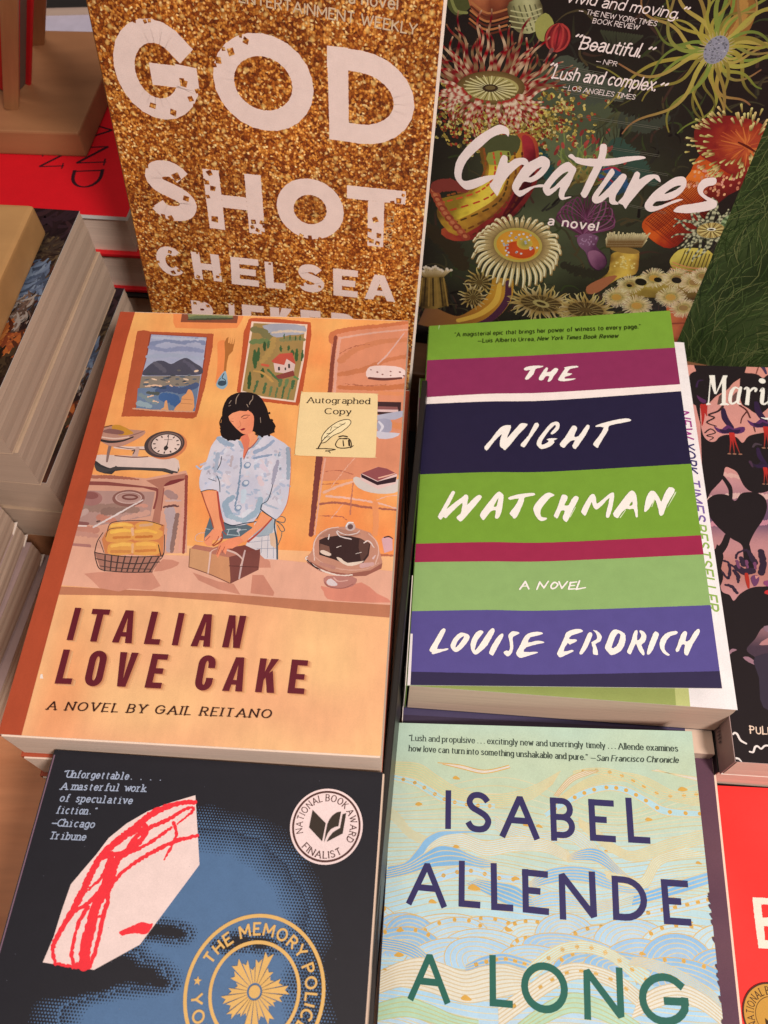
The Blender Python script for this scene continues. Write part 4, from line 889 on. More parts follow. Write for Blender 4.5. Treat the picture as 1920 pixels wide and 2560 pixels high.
    for t, s in (('“Unforgettable. . . .', '5.07,9.99,2.42 43.2,8.7'), ('A masterful work', '6.30,14.42,2.39 37.9,13.1'), ('of speculative', '6.66,18.67,2.37 33.9,17.8'), ('fiction.”', '6.52,22.98,2.34 21.8,22.4'), ('—Chicago', '6.42,27.39,2.31 22.1,27.0'), ('Tribune', '6.80,31.86,2.28 20.1,31.5')):
        text(k, t, s, TYPE, g)
    # gold ring printed on the cover
    go = '#dca860'
    (cx, cy, ro), = P('87.86,74.34,23.36'); f = ro / 716
    sy = 1.0
    k.ring(cx, cy, ro - 18 * f, 36 * f, go); k.ring(cx, cy, 448 * f, 34 * f, go)
    st = dict(weight=.2, track=.3, space=.42, cap=False)
    arc_text(k, 'THE MEMORY POLICE', cx, cy, 520 * f, 156, -32, 106 * f, st, go)
    arc_text(k, 'YOKO OGAWA', cx, cy, 636 * f, 186, 330, 106 * f, st, go, outward=False)
    (sx, sy_, sr), = P('68.53,72.55,1.45')
    k.poly([(sx + (sr if i % 2 == 0 else sr * .42) * math.sin(math.pi * i / 5), sy_ - (sr if i % 2 == 0 else sr * .42) * math.cos(math.pi * i / 5)) for i in range(10)], go)
    radii = [345, 270, 330, 225, 300, 355, 300, 225, 330, 270, 345, 265, 330, 300, 330, 225, 300, 340, 300, 225, 330, 265, 345, 290]
    angs = [66, 82, 97, 111, 125, 143, 160, 176, 190, 204, 219, 233, 246, 258, 272, 287, 302, 317, 331, 345, 359, 14, 29, 47]
    radii = [380, 300, 225, 300, 350, 290, 210, 270, 340, 300, 330, 260, 230, 350, 330, 260, 330, 225, 250, 300, 355, 290, 210, 250]
    for i, a0 in enumerate(angs):
        a1 = angs[(i + 1) % len(angs)]; a1 += 360 if a1 < a0 else 0
        g1, g2, r = math.radians(a0 + 1.1), math.radians(a1 - 1.1), radii[i] * f; gm = (g1 + g2) / 2; r0 = 78 * f
        pt = lambda r, a: (cx + r * math.cos(a), cy - r * math.sin(a))
        k.poly([pt(r0, g1), pt(r, g1), pt(r * .86, gm), pt(r * .97, g2), pt(r0, g2)], go, up=(i == 0))
    k.ell(cx, cy, 58 * f, 58 * f, go, n=28)
    return k
def art_award(r):
    """round award sticker, drawn about its own centre (r, r)"""
    k = Ink(2 * r, 2 * r); c = r; f = r / 600; pk, br = '#eccbc2', '#54322c'
    k.ell(c, c, r, r, pk, n=72); k.ring(c, c, 548 * f, 34 * f, br, n=72)
    sr = dict(weight=.16, thin=.55, serif=.1, track=.26, space=.34)
    arc_text(k, 'NATIONAL BOOK AWARD', c, c, 398 * f, 199, -30, 104 * f, sr, br)
    arc_text(k, 'FINALIST', c, c, 505 * f, 225, 306, 100 * f, sr, br, outward=False)
    dk = '#3c3028'
    q = lambda s: [((x - 733) * f * 1.04 + c, (y - 805) * f * .98 + c) for x, y in P2(s)]
    k.poly(q('490,565 720,765 692,1060 465,855'), dk)
    k.poly(q('945,560 925,800 870,815 810,855 770,920 742,1010 725,1080 735,920 748,780 775,700 820,630 880,580'), dk)
    k.poly(q('975,605 1030,580 1003,910 765,1060 800,980 850,905 910,860 955,830'), dk)
    return k

# ---------------------------------------------------------------- peach cover: painted woman tying a parcel in a pastry shop
def art_kitchen(W, H):
    global DIM
    DIM = 0.95
    k = Ink(W, H); R = random.Random(3)
    pe, pe2, ora = C('#f6b078'), C('#f0a87a'), C('#f09a58')
    def low(x, y):
        n = noise.noise(Vector((x * .03, y * .04, 4))); c = lerp(C('#f4b87e'), C('#efa878'), min(1, max(0, .5 + n)))
        d = ((x - 22) / 9) ** 2 + ((y - 190) / 30) ** 2
        return lerp(c, C('#ec8a58'), max(0, .55 * math.exp(-d) + .25 * math.exp(-((x - 14) / 5) ** 2)))
    k.field(low, 4)
    # upper wall
    def wc(x, y):
        n = noise.noise(Vector((x * .045, y * .03, 1))) + .5 * noise.noise(Vector((x * .12, y * .1, 6)))
        c = lerp(C('#f4a862'), C('#f08c4e'), min(1, max(0, .5 + n * .9)))
        return lerp(c, C('#f6b468'), math.exp(-((x - 60) / 45) ** 2 - ((y - 52) / 14) ** 2) * .8 + .5 * math.exp(-((y - 4) / 8) ** 2))
    k.layer()
    st = 3
    for j in range(0, 126, st):
        for i in range(0, int(W) + st, st):
            a, b, c, d = (i, j), (i + st, j), (i + st, j + st), (i, j + st)
            k.tri(a, b, c, wc(*a), wc(*b), wc(*c)); k.tri(a, c, d, wc(*a), wc(*c), wc(*d))
    p = lambda s, c, sm=3, **kw: k.poly(s, c, smooth=sm, **kw)
    st_ = lambda s, c, **kw: k.stroke(s, None, c, **kw)
    # ---- wall paintings
    p('25.7,-1.0 60.9,-2.5 59.7,3.7 58.3,7.8 44.1,9.1 28.7,9.1 27.0,5.8', '#ef8c50', 0)
    k.poly('30.0,-1.9 57.7,-3.1 57.8,4.8 30.5,5.3', '#8a4a34'); k.poly('32.2,-2.7 55.0,-3.6 55.1,2.2 34.1,3.6', '#6a7250'); st_('33.93,1.04,1.31 42.53,-0.36,1.79 54.59,0.50,1.42', '#8f8a58', rough=.3); st_('33.86,3.57,0.83 44.59,2.70,1.18 55.33,1.97,0.95', '#4c4a34', rough=.2)
    p('14.0,62.4 10.6,11.9 13.6,11.1 16.9,11.9 47.6,11.9 48.5,20.1 48.9,43.6 48.0,60.8 46.3,62.1 28.8,61.7', '#b45434', 1, rough=.15)
    k.poly('17.1,13.3 44.9,14.1 46.1,26.7 46.5,43.7 46.5,58.2 19.5,58.6 18.6,45.0 18.1,28.0', '#8d3f2e')
    k.poly('17.8,13.7 44.6,14.4 46.0,35.0 46.7,57.9 19.7,58.0 18.5,38.8 18.6,28.0', lambda x, y: mixc('#9a9cb4', '#b3aebb', .5 + .5 * noise.noise(Vector((x * .2, y * .5, 0)))))
    for s, c in (('19.39,19.46,2.88 26.10,17.19,1.73 33.43,18.19,2.31 40.16,15.92,2.89 44.14,18.38,1.73', '#8286a0'), ('18.77,21.46,2.30 26.21,23.09,2.29 35.09,21.72,2.86 43.91,22.96,2.28', '#8a8ca6'), ('18.94,27.29,2.27 31.84,26.08,2.27 44.67,27.44,2.26', '#a2a4b4'), ('19.11,15.51,1.74 29.90,15.70,1.51 44.23,15.87,1.27', '#b6b4c0')): st_(s, c, rough=.4)
    p('18.4,38.1 20.1,33.0 23.5,29.8 27.0,29.6 30.8,31.3 33.9,28.9 37.3,27.3 41.6,30.1 45.7,33.0 45.5,36.9 34.1,37.9 24.2,38.5', '#4e4a56', 3)
    st_('22.71,30.98,1.69 26.19,33.37,2.24 28.66,35.79,1.67', '#605a64', rough=.3); st_('36.42,29.09,1.13 41.08,32.70,2.24 43.60,35.74,1.67', '#5c5664', rough=.3)
    p('18.3,39.1 45.7,37.5 46.0,43.7 18.8,46.2', '#8a7a6c', 1)
    for _ in range(34):
        (x, y), = P2('32.3,41.9'); x += max(-11, min(11, R.gauss(0, 8))); y += max(-7, min(7, R.gauss(0, 4)))
        k.ell(x, y, R.uniform(.7, 1.7), R.uniform(.3, .7), R.choice(('#e2b088', '#e8c0a0', '#4a4a50', '#6a625c', '#5a6068')), R.uniform(-20, 20), 8)
    p('18.1,46.2 45.9,43.1 46.7,57.9 19.8,58.0', '#6d7a90', 1)
    for s, c in (('27.88,47.01,3.28 32.52,45.57,3.29 38.60,46.52,3.82 44.40,43.18,3.29', '#4c5878'), ('31.02,50.52,4.88 35.13,51.54,5.41 38.70,54.99,3.22', '#44608c'), ('20.08,49.81,2.18 25.07,52.61,2.16 28.33,54.27,1.62', '#7c8688'), ('20.59,54.63,3.24 25.79,56.19,2.15', '#94a0a4'), ('24.95,44.68,1.65 30.51,45.35,1.64', '#3e4a60'), ('23.24,48.44,1.64 27.75,48.85,2.18', '#545650')): st_(s, c, rough=.4)
    for s in ('21.52,44.84,0.88 25.32,44.05,0.99 28.87,44.50,0.55', '23.73,50.86,0.76 26.04,50.14,0.76', '26.64,53.14,0.76 29.18,53.63,0.54', '32.66,43.71,0.66 33.76,44.28,0.55'): st_(s, '#e2b494', rough=.3)
    p('37.0,57.8 39.3,53.2 39.3,50.1 40.9,48.2 41.4,45.8 43.0,46.3 44.5,49.3 45.4,52.9 45.5,58.0', '#e69a62', 2); p('30.7,57.7 32.2,56.5 32.0,52.9 32.8,52.3 34.6,57.9', '#dd9a68', 1); st_('39.49,51.34,0.22 44.43,51.72,0.22', '#a86a44'); st_('39.44,53.76,0.22 44.83,53.99,0.22', '#a86a44')
    st_('18.32,57.73,0.75 31.08,58.33,0.75 46.30,58.21,0.64', '#d69a78', rough=.15)
    # fork with a blue patterned handle
    st_('52.71,18.00,4.60 54.04,29.58,3.37 54.85,40.85,3.30', '#f08a4e', cap=True)
    p('53.7,17.3 54.2,14.6 55.1,13.6 55.4,17.2 56.1,17.5 56.1,13.6 56.5,17.8 57.1,17.8 57.1,13.7 57.5,17.8 58.1,18.1 58.2,13.5 58.5,17.7 58.4,22.3 56.9,25.0 56.8,29.5 57.2,34.5 56.1,34.6 55.3,26.3 54.9,23.1', '#b06a34', 0)
    p('56.3,34.5 57.3,35.1 58.6,39.4 59.0,42.5 57.5,44.9 54.9,44.1 53.8,42.1 54.5,38.4', '#8fa8b4', 3); st_('56.42,35.79,0.39 55.93,38.32,0.44 57.50,39.49,0.39 57.98,41.33,0.38 56.61,42.62,0.49 55.20,41.45,0.38 55.73,40.19,0.33', '#2e3a44'); k.ell(*P2('56.4,41.5')[0], 2.0, 1.6, '#3c4c58'); st_('54.56,40.55,0.28 55.24,38.66,0.28', '#2e3a44')
    # farmhouse painting
    p('63.9,46.1 63.1,26.4 61.9,10.7 63.2,1.9 65.0,1.1 79.1,1.3 93.3,2.8 94.4,10.8 94.1,36.0 93.9,48.7 92.8,52.7 76.3,51.2', '#bf5430', 1, rough=.15)
    k.poly('64.7,3.4 91.8,4.2 92.5,26.5 91.4,50.9 76.0,49.2 65.7,46.1 65.3,26.3', '#ecc8b0'); k.poly('65.8,4.4 90.8,5.0 91.5,26.5 90.6,49.9 75.9,48.2 66.4,45.4 66.1,26.3', '#a07e4a')
    p('70.2,6.0 80.6,4.1 90.8,5.5 90.7,10.2 83.6,11.3 77.2,13.0', '#a4a0a8', 2); st_('75.74,10.15,1.27 82.24,8.78,1.52 90.60,9.14,1.14', '#d2b8a0', rough=.3)
    for s, c in (('66.60,8.36,3.82 70.67,9.64,3.81 75.11,13.79,3.77', '#7a7048'), ('66.60,16.32,2.51 71.45,15.39,3.14 76.48,15.89,1.88', '#6c7a4a'), ('80.69,14.27,2.51 87.19,13.27,2.51 91.11,13.81,1.88', '#857a4e'), ('76.75,13.72,2.52 76.03,20.89,3.10 73.15,28.03,2.45', '#b08a4e')): st_(s, c, rough=.5)
    cyp = P('68.67,21.21,2.24 70.28,31.62,2.19 70.38,19.72,1.87 71.00,27.43,1.84 72.64,16.06,1.75 73.41,21.01,1.74 74.51,15.62,1.50 74.75,19.53,1.49 86.38,20.43,1.86 86.78,23.94,1.85 88.47,19.63,1.74 89.00,26.63,1.72 84.41,17.68,1.25 84.52,20.52,1.24 91.27,20.22,1.24 91.54,26.52,1.22 68.35,34.46,1.82 69.16,43.89,1.19 73.98,32.15,2.07 74.35,36.92,2.05 81.35,10.63,0.76 81.70,13.51,0.75 84.19,11.23,0.76 84.53,14.10,0.75 86.99,11.47,0.76 87.21,14.34,0.75 89.15,11.02,0.76 89.25,13.90,0.75 80.58,17.85,1.12 81.24,21.37,1.12')
    for a, b in zip(cyp[::2], cyp[1::2]): k.stroke([(a[0], a[1], a[2] * .4), (lerp(a, b, .5)[0], lerp(a, b, .5)[1], a[2]), (b[0], b[1], a[2] * .6)], None, R.choice(('#3c5a34', '#4a6440', '#35502e')), rough=.2)
    p('78.2,27.1 80.7,23.5 84.9,24.0 88.7,28.7 88.6,34.9 79.9,33.9', '#dcb8ac', 0); p('77.4,27.5 80.7,22.9 86.6,22.0 89.0,29.1 84.3,25.8 83.7,29.6 78.6,28.5', '#c2503e', 0); st_('73.38,29.76,1.34 76.17,30.32,1.46', '#c8583e'); p('80.4,36.0 88.3,32.5 89.3,35.6 81.5,38.6', '#8a4038', 1)
    for s in ('81.41,31.12,0.97 81.64,32.49,0.97', '84.41,31.33,0.73 84.59,32.36,0.73', '85.88,29.20,0.98 86.14,30.91,0.97'): st_(s, '#443a38')
    for s, c in (('76.48,32.72,1.09 80.22,36.65,0.96 82.69,39.25,0.96', '#4c6840'), ('70.13,33.69,0.97 74.61,34.86,1.09 79.50,39.39,1.20', '#c0904e'), ('89.29,36.24,1.20 91.05,37.52,0.96', '#5a8048')): st_(s, c, rough=.2)
    vin = P('83.14,38.55,1.80 83.03,41.92,1.19 86.07,38.42,1.80 85.94,41.79,1.19 89.07,38.96,1.80 89.01,42.99,1.19 76.49,40.88,1.43 76.14,46.24,1.07 79.40,42.76,1.19 79.21,47.42,0.94 82.13,43.30,1.07 81.97,48.29,0.82 85.23,42.49,1.07 84.94,48.81,0.82 87.95,43.04,0.95 87.64,49.34,0.70 72.58,39.71,1.20 71.82,45.77,0.95')
    for a, b in zip(vin[::2], vin[1::2]): k.stroke([a, b], None, R.choice(('#4a6440', '#5c7048', '#6a7a4e')), rough=.25)
    # glass cabinet at the right
    p('104.1,11.1 105.4,8.1 113.0,6.4 142.5,0.3 146.4,86.7 110.1,92.0 105.7,92.2 106.0,70.5 105.6,44.2', '#dd8a66', 1)
    st_('104.87,13.93,3.75 105.50,8.86,3.16 115.72,5.51,2.54 129.37,3.09,2.29 142.48,-0.04,2.17', '#cc7248', rough=.3); st_('106.01,11.37,1.63 105.91,27.96,1.83 106.36,44.19,2.01 105.84,57.90,1.73', '#8a4434', rough=.15); st_('107.99,12.00,1.63 107.78,27.87,1.46 108.47,44.10,1.30', '#e2a088', rough=.2); st_('108.54,11.98,1.25 124.18,8.05,1.13 141.61,5.12,1.01', '#e0a48c', rough=.2)
    for s, c in (('109.75,25.71,3.67 116.73,18.39,3.09 127.30,13.67,3.12 139.74,11.69,2.50', '#d28058'), ('109.94,33.95,2.41 120.38,30.75,3.02 130.71,24.77,2.44 141.30,21.52,2.45', '#cc7850'), ('110.60,41.34,2.37 126.45,41.28,2.60 141.10,39.28,2.96', '#c87248'), ('108.84,21.56,0.49 114.99,17.05,0.50 122.50,15.30,0.37', '#b06448'), ('113.06,39.22,0.48 123.73,40.07,0.47 131.57,38.71,0.48', '#b06448'), ('129.25,43.81,2.35 141.33,43.91,2.35', '#e08a5c'), ('132.91,60.46,3.42 141.23,62.59,3.40', '#dd8656')): st_(s, c, rough=.35)
    st_('127.09,27.01,0.85 131.53,20.55,0.74 136.43,11.12,0.63 138.43,7.43,0.50', '#dca898', rough=.15)
    # cakes on the cabinet shelves
    p('122.1,34.1 122.5,30.0 125.6,28.1 135.2,28.0 139.6,29.9 139.8,33.6 136.7,35.8 125.0,35.6', '#ecc8bc', 2); st_('123.67,35.50,1.32 130.33,35.88,1.55 138.23,34.84,1.20', '#6c3a34')
    for s in P('127.14,31.81,0.84 129.62,33.06,0.72 133.24,31.20,0.72 137.51,31.35,0.84 124.12,30.58,0.60 133.38,33.57,0.60 139.48,33.43,0.84'): k.ell(s[0], s[1], s[2] * .7, s[2] * .5, '#7c3c34', 20, 8)
    p('127.5,48.8 139.0,48.6 139.1,55.7 133.7,56.6 127.4,55.6', '#40282a', 1); p('127.9,51.4 137.5,51.3 137.9,53.2 127.8,53.2', '#8a5450', 0); p('127.8,53.2 137.9,52.9 138.0,54.4 127.9,54.4', '#e0b8b0', 0); p('126.5,56.9 140.7,53.1 140.7,56.3 136.9,58.4 127.7,59.1', '#b4acb8', 1); p('129.2,58.7 134.8,58.5 135.6,62.9 134.7,65.4 129.7,65.6', '#a49cac', 2); p('127.6,65.1 133.2,65.5 139.4,65.8 136.4,68.4 130.4,69.0', '#cdc0c6', 2); st_('129.79,59.97,0.91 131.49,62.42,1.25 130.63,64.97,0.79', '#d8ccd0')
    st_('105.13,80.33,3.05 105.28,93.46,2.54 105.44,102.56,2.33 105.56,118.39,2.01', '#7c3c36', rough=.15); st_('107.76,80.68,0.78 107.30,97.94,0.76 107.07,118.31,0.56', '#e4a288', rough=.15)
    for s, c in (('108.60,87.26,0.34 114.06,86.52,0.34 120.50,88.08,0.34', '#b4644c'), ('107.67,93.80,0.34 114.64,93.00,0.34', '#b4644c'), ('108.85,97.87,1.09 114.76,94.37,1.27 120.80,91.78,1.02', '#e8ac90'), ('110.19,99.62,1.09 119.15,100.08,0.92 130.86,101.74,0.83 140.23,104.18,0.58', '#e8b09a'), ('107.86,103.56,1.00 115.49,102.51,1.08 127.19,104.16,1.07 140.26,104.84,0.82', '#a8604c'), ('111.69,94.99,0.34 116.42,86.41,0.34 120.61,79.58,0.35', '#e8a88c'), ('113.12,110.18,0.33 117.49,103.31,0.25', '#e8a88c'), ('108.44,109.31,0.41 116.85,109.11,0.41 119.66,110.73,0.33', '#b4644c'), ('130.89,102.19,2.49 131.81,110.11,2.44 131.87,116.62,2.41', '#e8905c'), ('120.88,92.69,0.59 120.77,100.90,0.58 120.97,108.02,0.57', '#c2745a'), ('131.54,100.36,0.42 136.04,98.33,0.42 140.64,97.65,0.33', '#eaae94')): st_(s, c, rough=.2)
    p('120.8,91.3 121.8,89.2 128.2,91.4 134.2,93.0 140.2,89.4 140.7,95.4 135.2,97.2 128.6,96.9 123.4,94.9', '#d4c0b4', 2); p('123.8,87.9 130.8,83.8 134.4,84.4 139.3,87.2 139.2,91.8 131.6,95.1 123.8,90.7', '#e2b8ae', 0); p('123.8,87.7 131.1,91.3 139.2,88.3 138.9,91.1 131.2,93.1 124.2,89.5', '#352026', 0); p('124.0,87.4 131.0,83.8 134.8,84.5 139.1,86.9 131.3,91.0', '#924c4c', 0); st_('131.59,89.40,0.60 135.42,88.05,0.68 138.48,86.73,0.34', '#e4a890')
    p('134.7,119.0 135.7,117.7 139.1,118.4 139.5,123.9 136.2,125.3', '#d8a0a0', 1); st_('135.74,118.14,0.56 137.59,117.62,0.64 139.14,118.48,0.40', '#4a2c30'); st_('134.76,126.22,1.18 139.97,126.37,0.79', '#b8684a', rough=.2)
    # small cabinet at the left
    p('7.0,93.7 31.9,94.5 48.4,89.7 49.5,91.9 55.8,129.3 46.1,130.3 6.3,129.8', '#d89a80', 0)
    st_('6.75,94.88,1.57 17.87,94.62,1.77 28.66,95.22,0.73', '#a86450', rough=.2); p('6.3,97.2 15.5,97.0 37.6,99.0 38.2,100.9 31.4,99.3 15.9,98.9 6.6,99.1', '#8e4a42', 1); p('32.1,95.6 48.7,91.1 48.4,94.8 40.3,98.0 41.5,110.0 42.6,121.7 38.9,121.9 38.5,108.0 37.9,99.0', '#b0705c', 0); p('40.1,98.0 42.6,95.1 48.9,93.7 45.7,96.1 42.2,97.6', '#7c3434', 2); st_('37.78,99.81,0.92 38.30,103.66,0.82 38.20,109.13,0.91', '#8a443e'); st_('49.01,92.53,1.35 52.03,111.13,1.20 54.40,129.34,1.06', '#94463c', rough=.1); st_('40.52,99.12,0.41 41.46,110.05,0.40', '#944c42')
    p('6.5,101.9 37.0,101.0 37.5,112.9 15.8,118.8 6.1,117.7', '#b4887c', 0)
    for s, c in (('6.93,109.60,4.56 16.13,110.23,4.04 23.06,109.34,4.04 30.92,110.57,3.02', '#9c7668'), ('17.91,111.77,4.03 25.29,110.86,3.02', '#8e6a5e'), ('5.42,115.09,4.01 9.46,112.19,3.02', '#c09a8e'), ('9.05,120.23,2.97 16.26,120.92,2.96', '#c2806c'), ('6.78,122.45,2.47 16.87,123.51,1.96', '#c68a78'), ('26.11,114.58,2.00 35.82,111.41,2.51', '#d09884'), ('26.47,107.54,1.01 34.70,108.22,1.52', '#cc8c78'), ('16.18,114.55,3.00 22.73,116.35,2.49', '#c07a66')): st_(s, c, rough=.4)
    k.ell(*P2('10.3,105.6')[0], 5, 3.6, '#a46e66', 10); k.ell(*P2('9.9,104.2')[0], 3.4, 1.8, '#8e544e', 5)
    (rx, ry, rr), = P('26.36,104.80,6.12'); k.ring(rx, ry, rr, 1.6, '#8a5a50', 1, .55, 30); k.ring(rx, ry - .3, rr * .9, .5, '#c8a094', 1, .5, 24); k.ring(rx + .5, ry - .6, rr * .5, .9, '#7c4a42', 1, .35, 18)
    st_('14.73,119.41,0.79 22.14,113.71,0.90 27.76,109.11,0.71 32.67,105.31,0.51', '#dcc4bc', rough=.15); st_('6.55,117.70,1.69 11.80,117.97,1.49', '#8c5650'); st_('7.84,119.13,0.60 11.59,119.04,0.60', '#ecd0c4'); st_('7.34,128.42,2.14 14.80,128.55,2.14', '#b0746a'); st_('15.74,116.71,1.00 16.61,116.40,0.80', '#6c4c44')
    for s, c in (('42.37,101.25,3.07 45.62,103.30,3.57', '#a88078'), ('44.96,109.87,4.52 47.30,117.24,3.96 48.43,128.11,2.90', '#b89c9a'), ('48.63,111.84,2.00 49.10,121.87,1.96 49.54,129.08,1.45', '#8e6a60'), ('42.31,108.38,1.01 45.47,107.57,1.21 48.33,107.64,0.71', '#6c4440'), ('42.63,105.09,1.02 48.75,104.79,0.71', '#caa298'), ('50.38,108.52,1.31 51.46,117.03,1.29 52.63,128.41,1.06', '#dc9a86')): st_(s, c, rough=.25)
    # kitchen scale
    p('7.6,84.8 9.6,83.3 33.2,83.5 42.6,83.6 44.7,86.3 45.2,90.1 41.2,90.9 25.1,89.5 17.1,89.3 11.6,91.8 8.0,88.6', '#dcbcae', 2); p('7.5,86.4 10.8,88.5 16.4,90.4 17.4,88.5 23.0,88.7 41.3,89.2 42.7,91.9 37.4,90.5 24.4,90.6 17.6,91.5 16.5,93.2 9.7,91.8', '#3a3434', 2); p('7.9,88.2 10.4,89.6 16.0,90.7 16.7,89.3 40.5,89.0 44.7,88.2 44.8,91.3 40.3,90.7 18.9,90.6 13.5,92.6 9.4,91.6', '#48403e', 2); p('16.4,88.1 40.7,87.5 44.4,86.5 44.9,90.5 42.2,90.0 39.1,89.0 18.1,89.2', '#dcbcae', 1)
    st_('12.48,77.23,1.55 12.55,81.74,1.33 12.98,86.74,0.91', '#8a6a62'); st_('14.80,79.10,1.24 22.89,79.27,1.75 29.39,78.68,1.54', '#e4c0b0'); st_('15.21,78.80,0.41 22.01,79.60,0.41 29.61,79.80,0.41', '#704c44'); st_('24.82,79.46,2.05 24.59,82.84,2.55', '#caa090'); st_('22.72,80.69,0.51 23.83,80.36,0.62 23.54,82.33,0.41', '#5a403c'); st_('15.79,83.54,0.51 23.89,83.99,0.61 30.35,83.40,0.51', '#7c5048')
    p('7.0,74.1 7.6,68.3 14.6,67.3 19.4,69.4 26.1,69.7 26.1,72.0 22.1,75.6 17.1,78.7 11.8,78.4 6.3,75.2', '#bc8672', 2); p('10.8,67.8 14.3,67.1 20.0,70.0 21.3,71.7 15.8,72.8 12.5,70.9', '#cc8a34', 2); p('7.3,71.2 10.2,69.3 16.7,70.4 16.6,72.2 11.8,72.1', '#8c5c54', 2); st_('6.98,68.87,0.74 10.77,67.52,0.63', '#7c4c34'); st_('6.84,75.50,1.14 11.82,76.40,1.35 17.35,75.57,1.04 21.64,73.37,0.73', '#3c302e'); st_('7.69,74.03,0.62 13.79,74.60,0.83 19.75,73.46,0.62', '#e0b8a4'); st_('20.10,72.87,0.52 23.99,70.96,0.52 26.03,69.70,0.31', '#906458')
    (rx, ry, rr), = P('36.76,76.52,8.86'); k.ell(rx + .8, ry + .6, rr * 1.0, rr * .83, '#d07a50', -8); k.ell(rx - .4, ry, rr, rr * .8, '#4c3c3a', -8); k.ell(rx, ry - .2, rr * .86, rr * .7, '#7c5f56', -8); k.ell(rx + .4, ry, rr * .74, rr * .62, '#e6c4b4', -8)
    k.ring(rx + .4, ry, rr * .75, .45, '#38302e', 1, .83, 36)
    for i in range(12):
        a = i * math.pi / 6; k.stroke([(rx + .4 + rr * .64 * math.cos(a), ry + rr * .53 * math.sin(a)), (rx + .4 + rr * .56 * math.cos(a), ry + rr * .46 * math.sin(a))], .6, '#4c3c38', smooth=0)
    st_('37.31,71.19,0.21 37.65,75.46,0.31 37.47,77.73,0.72', '#2c2626'); p('37.1,77.2 38.5,78.2 37.4,80.0 36.4,78.6', '#38302e', 2); st_('35.83,74.12,0.26 39.35,73.95,0.26', '#6a524c')
    # counter
    k.poly('-2.2,128.6 5.5,128.4 48.3,130.8 87.7,130.2 143.0,133.5 142.6,155.1 140.1,152.7 74.2,148.5 4.1,146.4 -2.3,146.8', '#e4a488'); k.poly('-2.1,147.5 5.9,147.0 45.0,147.1 73.9,146.8 112.2,147.7 141.4,148.1 141.0,153.5 112.7,152.5 74.4,150.1 45.4,149.2 0.4,150.9', '#bb7454')
    p('15.9,140.9 21.6,139.9 43.2,138.7 48.0,144.7 44.4,146.8 35.8,146.5 31.6,148.0 23.7,146.9 19.2,143.2', '#d08a72', 1); p('46.6,132.8 53.6,133.9 51.0,136.6 44.1,138.5', '#cc866e', 2); p('59.8,138.1 70.8,141.5 77.1,142.2 80.5,146.8 71.3,144.9 62.7,141.4', '#ca846c', 1)
    p('85.9,127.9 90.3,131.6 91.0,134.3 84.0,134.7', '#cc866e', 0); p('84.0,137.9 88.4,137.7 93.8,145.1 93.6,146.7 84.4,146.0', '#ca826a', 1); p('112.0,141.3 119.0,142.2 127.9,138.9 134.4,143.4 140.4,147.0 123.1,147.5 115.1,146.8 113.3,143.7', '#d8846c', 2)
    # basket of loaves
    p('19.5,124.9 21.3,118.5 26.5,116.2 36.6,115.4 44.2,116.9 46.3,131.3 22.4,131.5', '#d07c4c', 1)
    for s in ('21.4,119.9 22.0,117.2 26.5,116.4 30.4,117.0 31.7,118.8 25.6,121.0', '31.8,118.0 33.5,116.1 38.5,115.6 42.5,116.7 42.1,119.1 34.7,119.5', '20.9,123.8 21.7,120.1 27.1,119.1 31.4,119.6 32.4,124.3 26.7,125.9 22.1,125.9', '31.3,120.2 34.5,118.9 40.2,118.9 44.1,120.0 43.0,123.7 33.0,124.8', '22.8,128.9 23.6,126.6 29.4,125.5 33.2,125.8 34.2,130.4 28.1,132.0 23.8,131.4', '32.8,126.3 38.1,124.8 43.3,125.3 44.7,128.8 43.5,130.9 34.4,131.4'): p(s, '#e29a4e', 2)
    for s, c in (('22.27,118.50,1.29 26.74,117.48,1.39 30.34,117.83,0.99', '#f0b458'), ('22.92,121.37,1.68 27.37,120.36,1.68 30.66,120.45,1.28', '#f2b654'), ('33.03,120.60,1.48 37.54,119.84,1.48 41.44,120.69,0.98', '#f0b050'), ('24.59,127.79,1.56 28.78,126.81,1.65 32.27,126.89,1.17', '#f2b45a'), ('34.73,126.50,1.46 38.80,126.03,1.65 42.10,126.38,1.07', '#eead54'), ('24.42,123.91,1.27 30.81,123.33,1.18', '#cc7a3c'), ('33.57,123.19,1.18 39.96,122.60,1.18', '#c87438'), ('24.94,130.35,1.45 32.23,129.97,1.26', '#d08448'), ('34.92,129.58,1.26 42.61,128.93,1.26', '#cc7c40'), ('34.28,117.63,1.29 38.81,116.87,1.29', '#d8a078'), ('31.13,119.38,1.19 31.97,122.22,1.08', '#e8ac84'), ('32.81,126.60,0.97 33.53,130.42,0.87', '#e6a878')): st_(s, c, rough=.15)
    p('18.0,131.2 22.5,132.0 29.1,132.4 45.2,131.6 45.7,132.8 43.4,138.7 31.5,139.4 22.2,138.6', '#a8705e', 0)
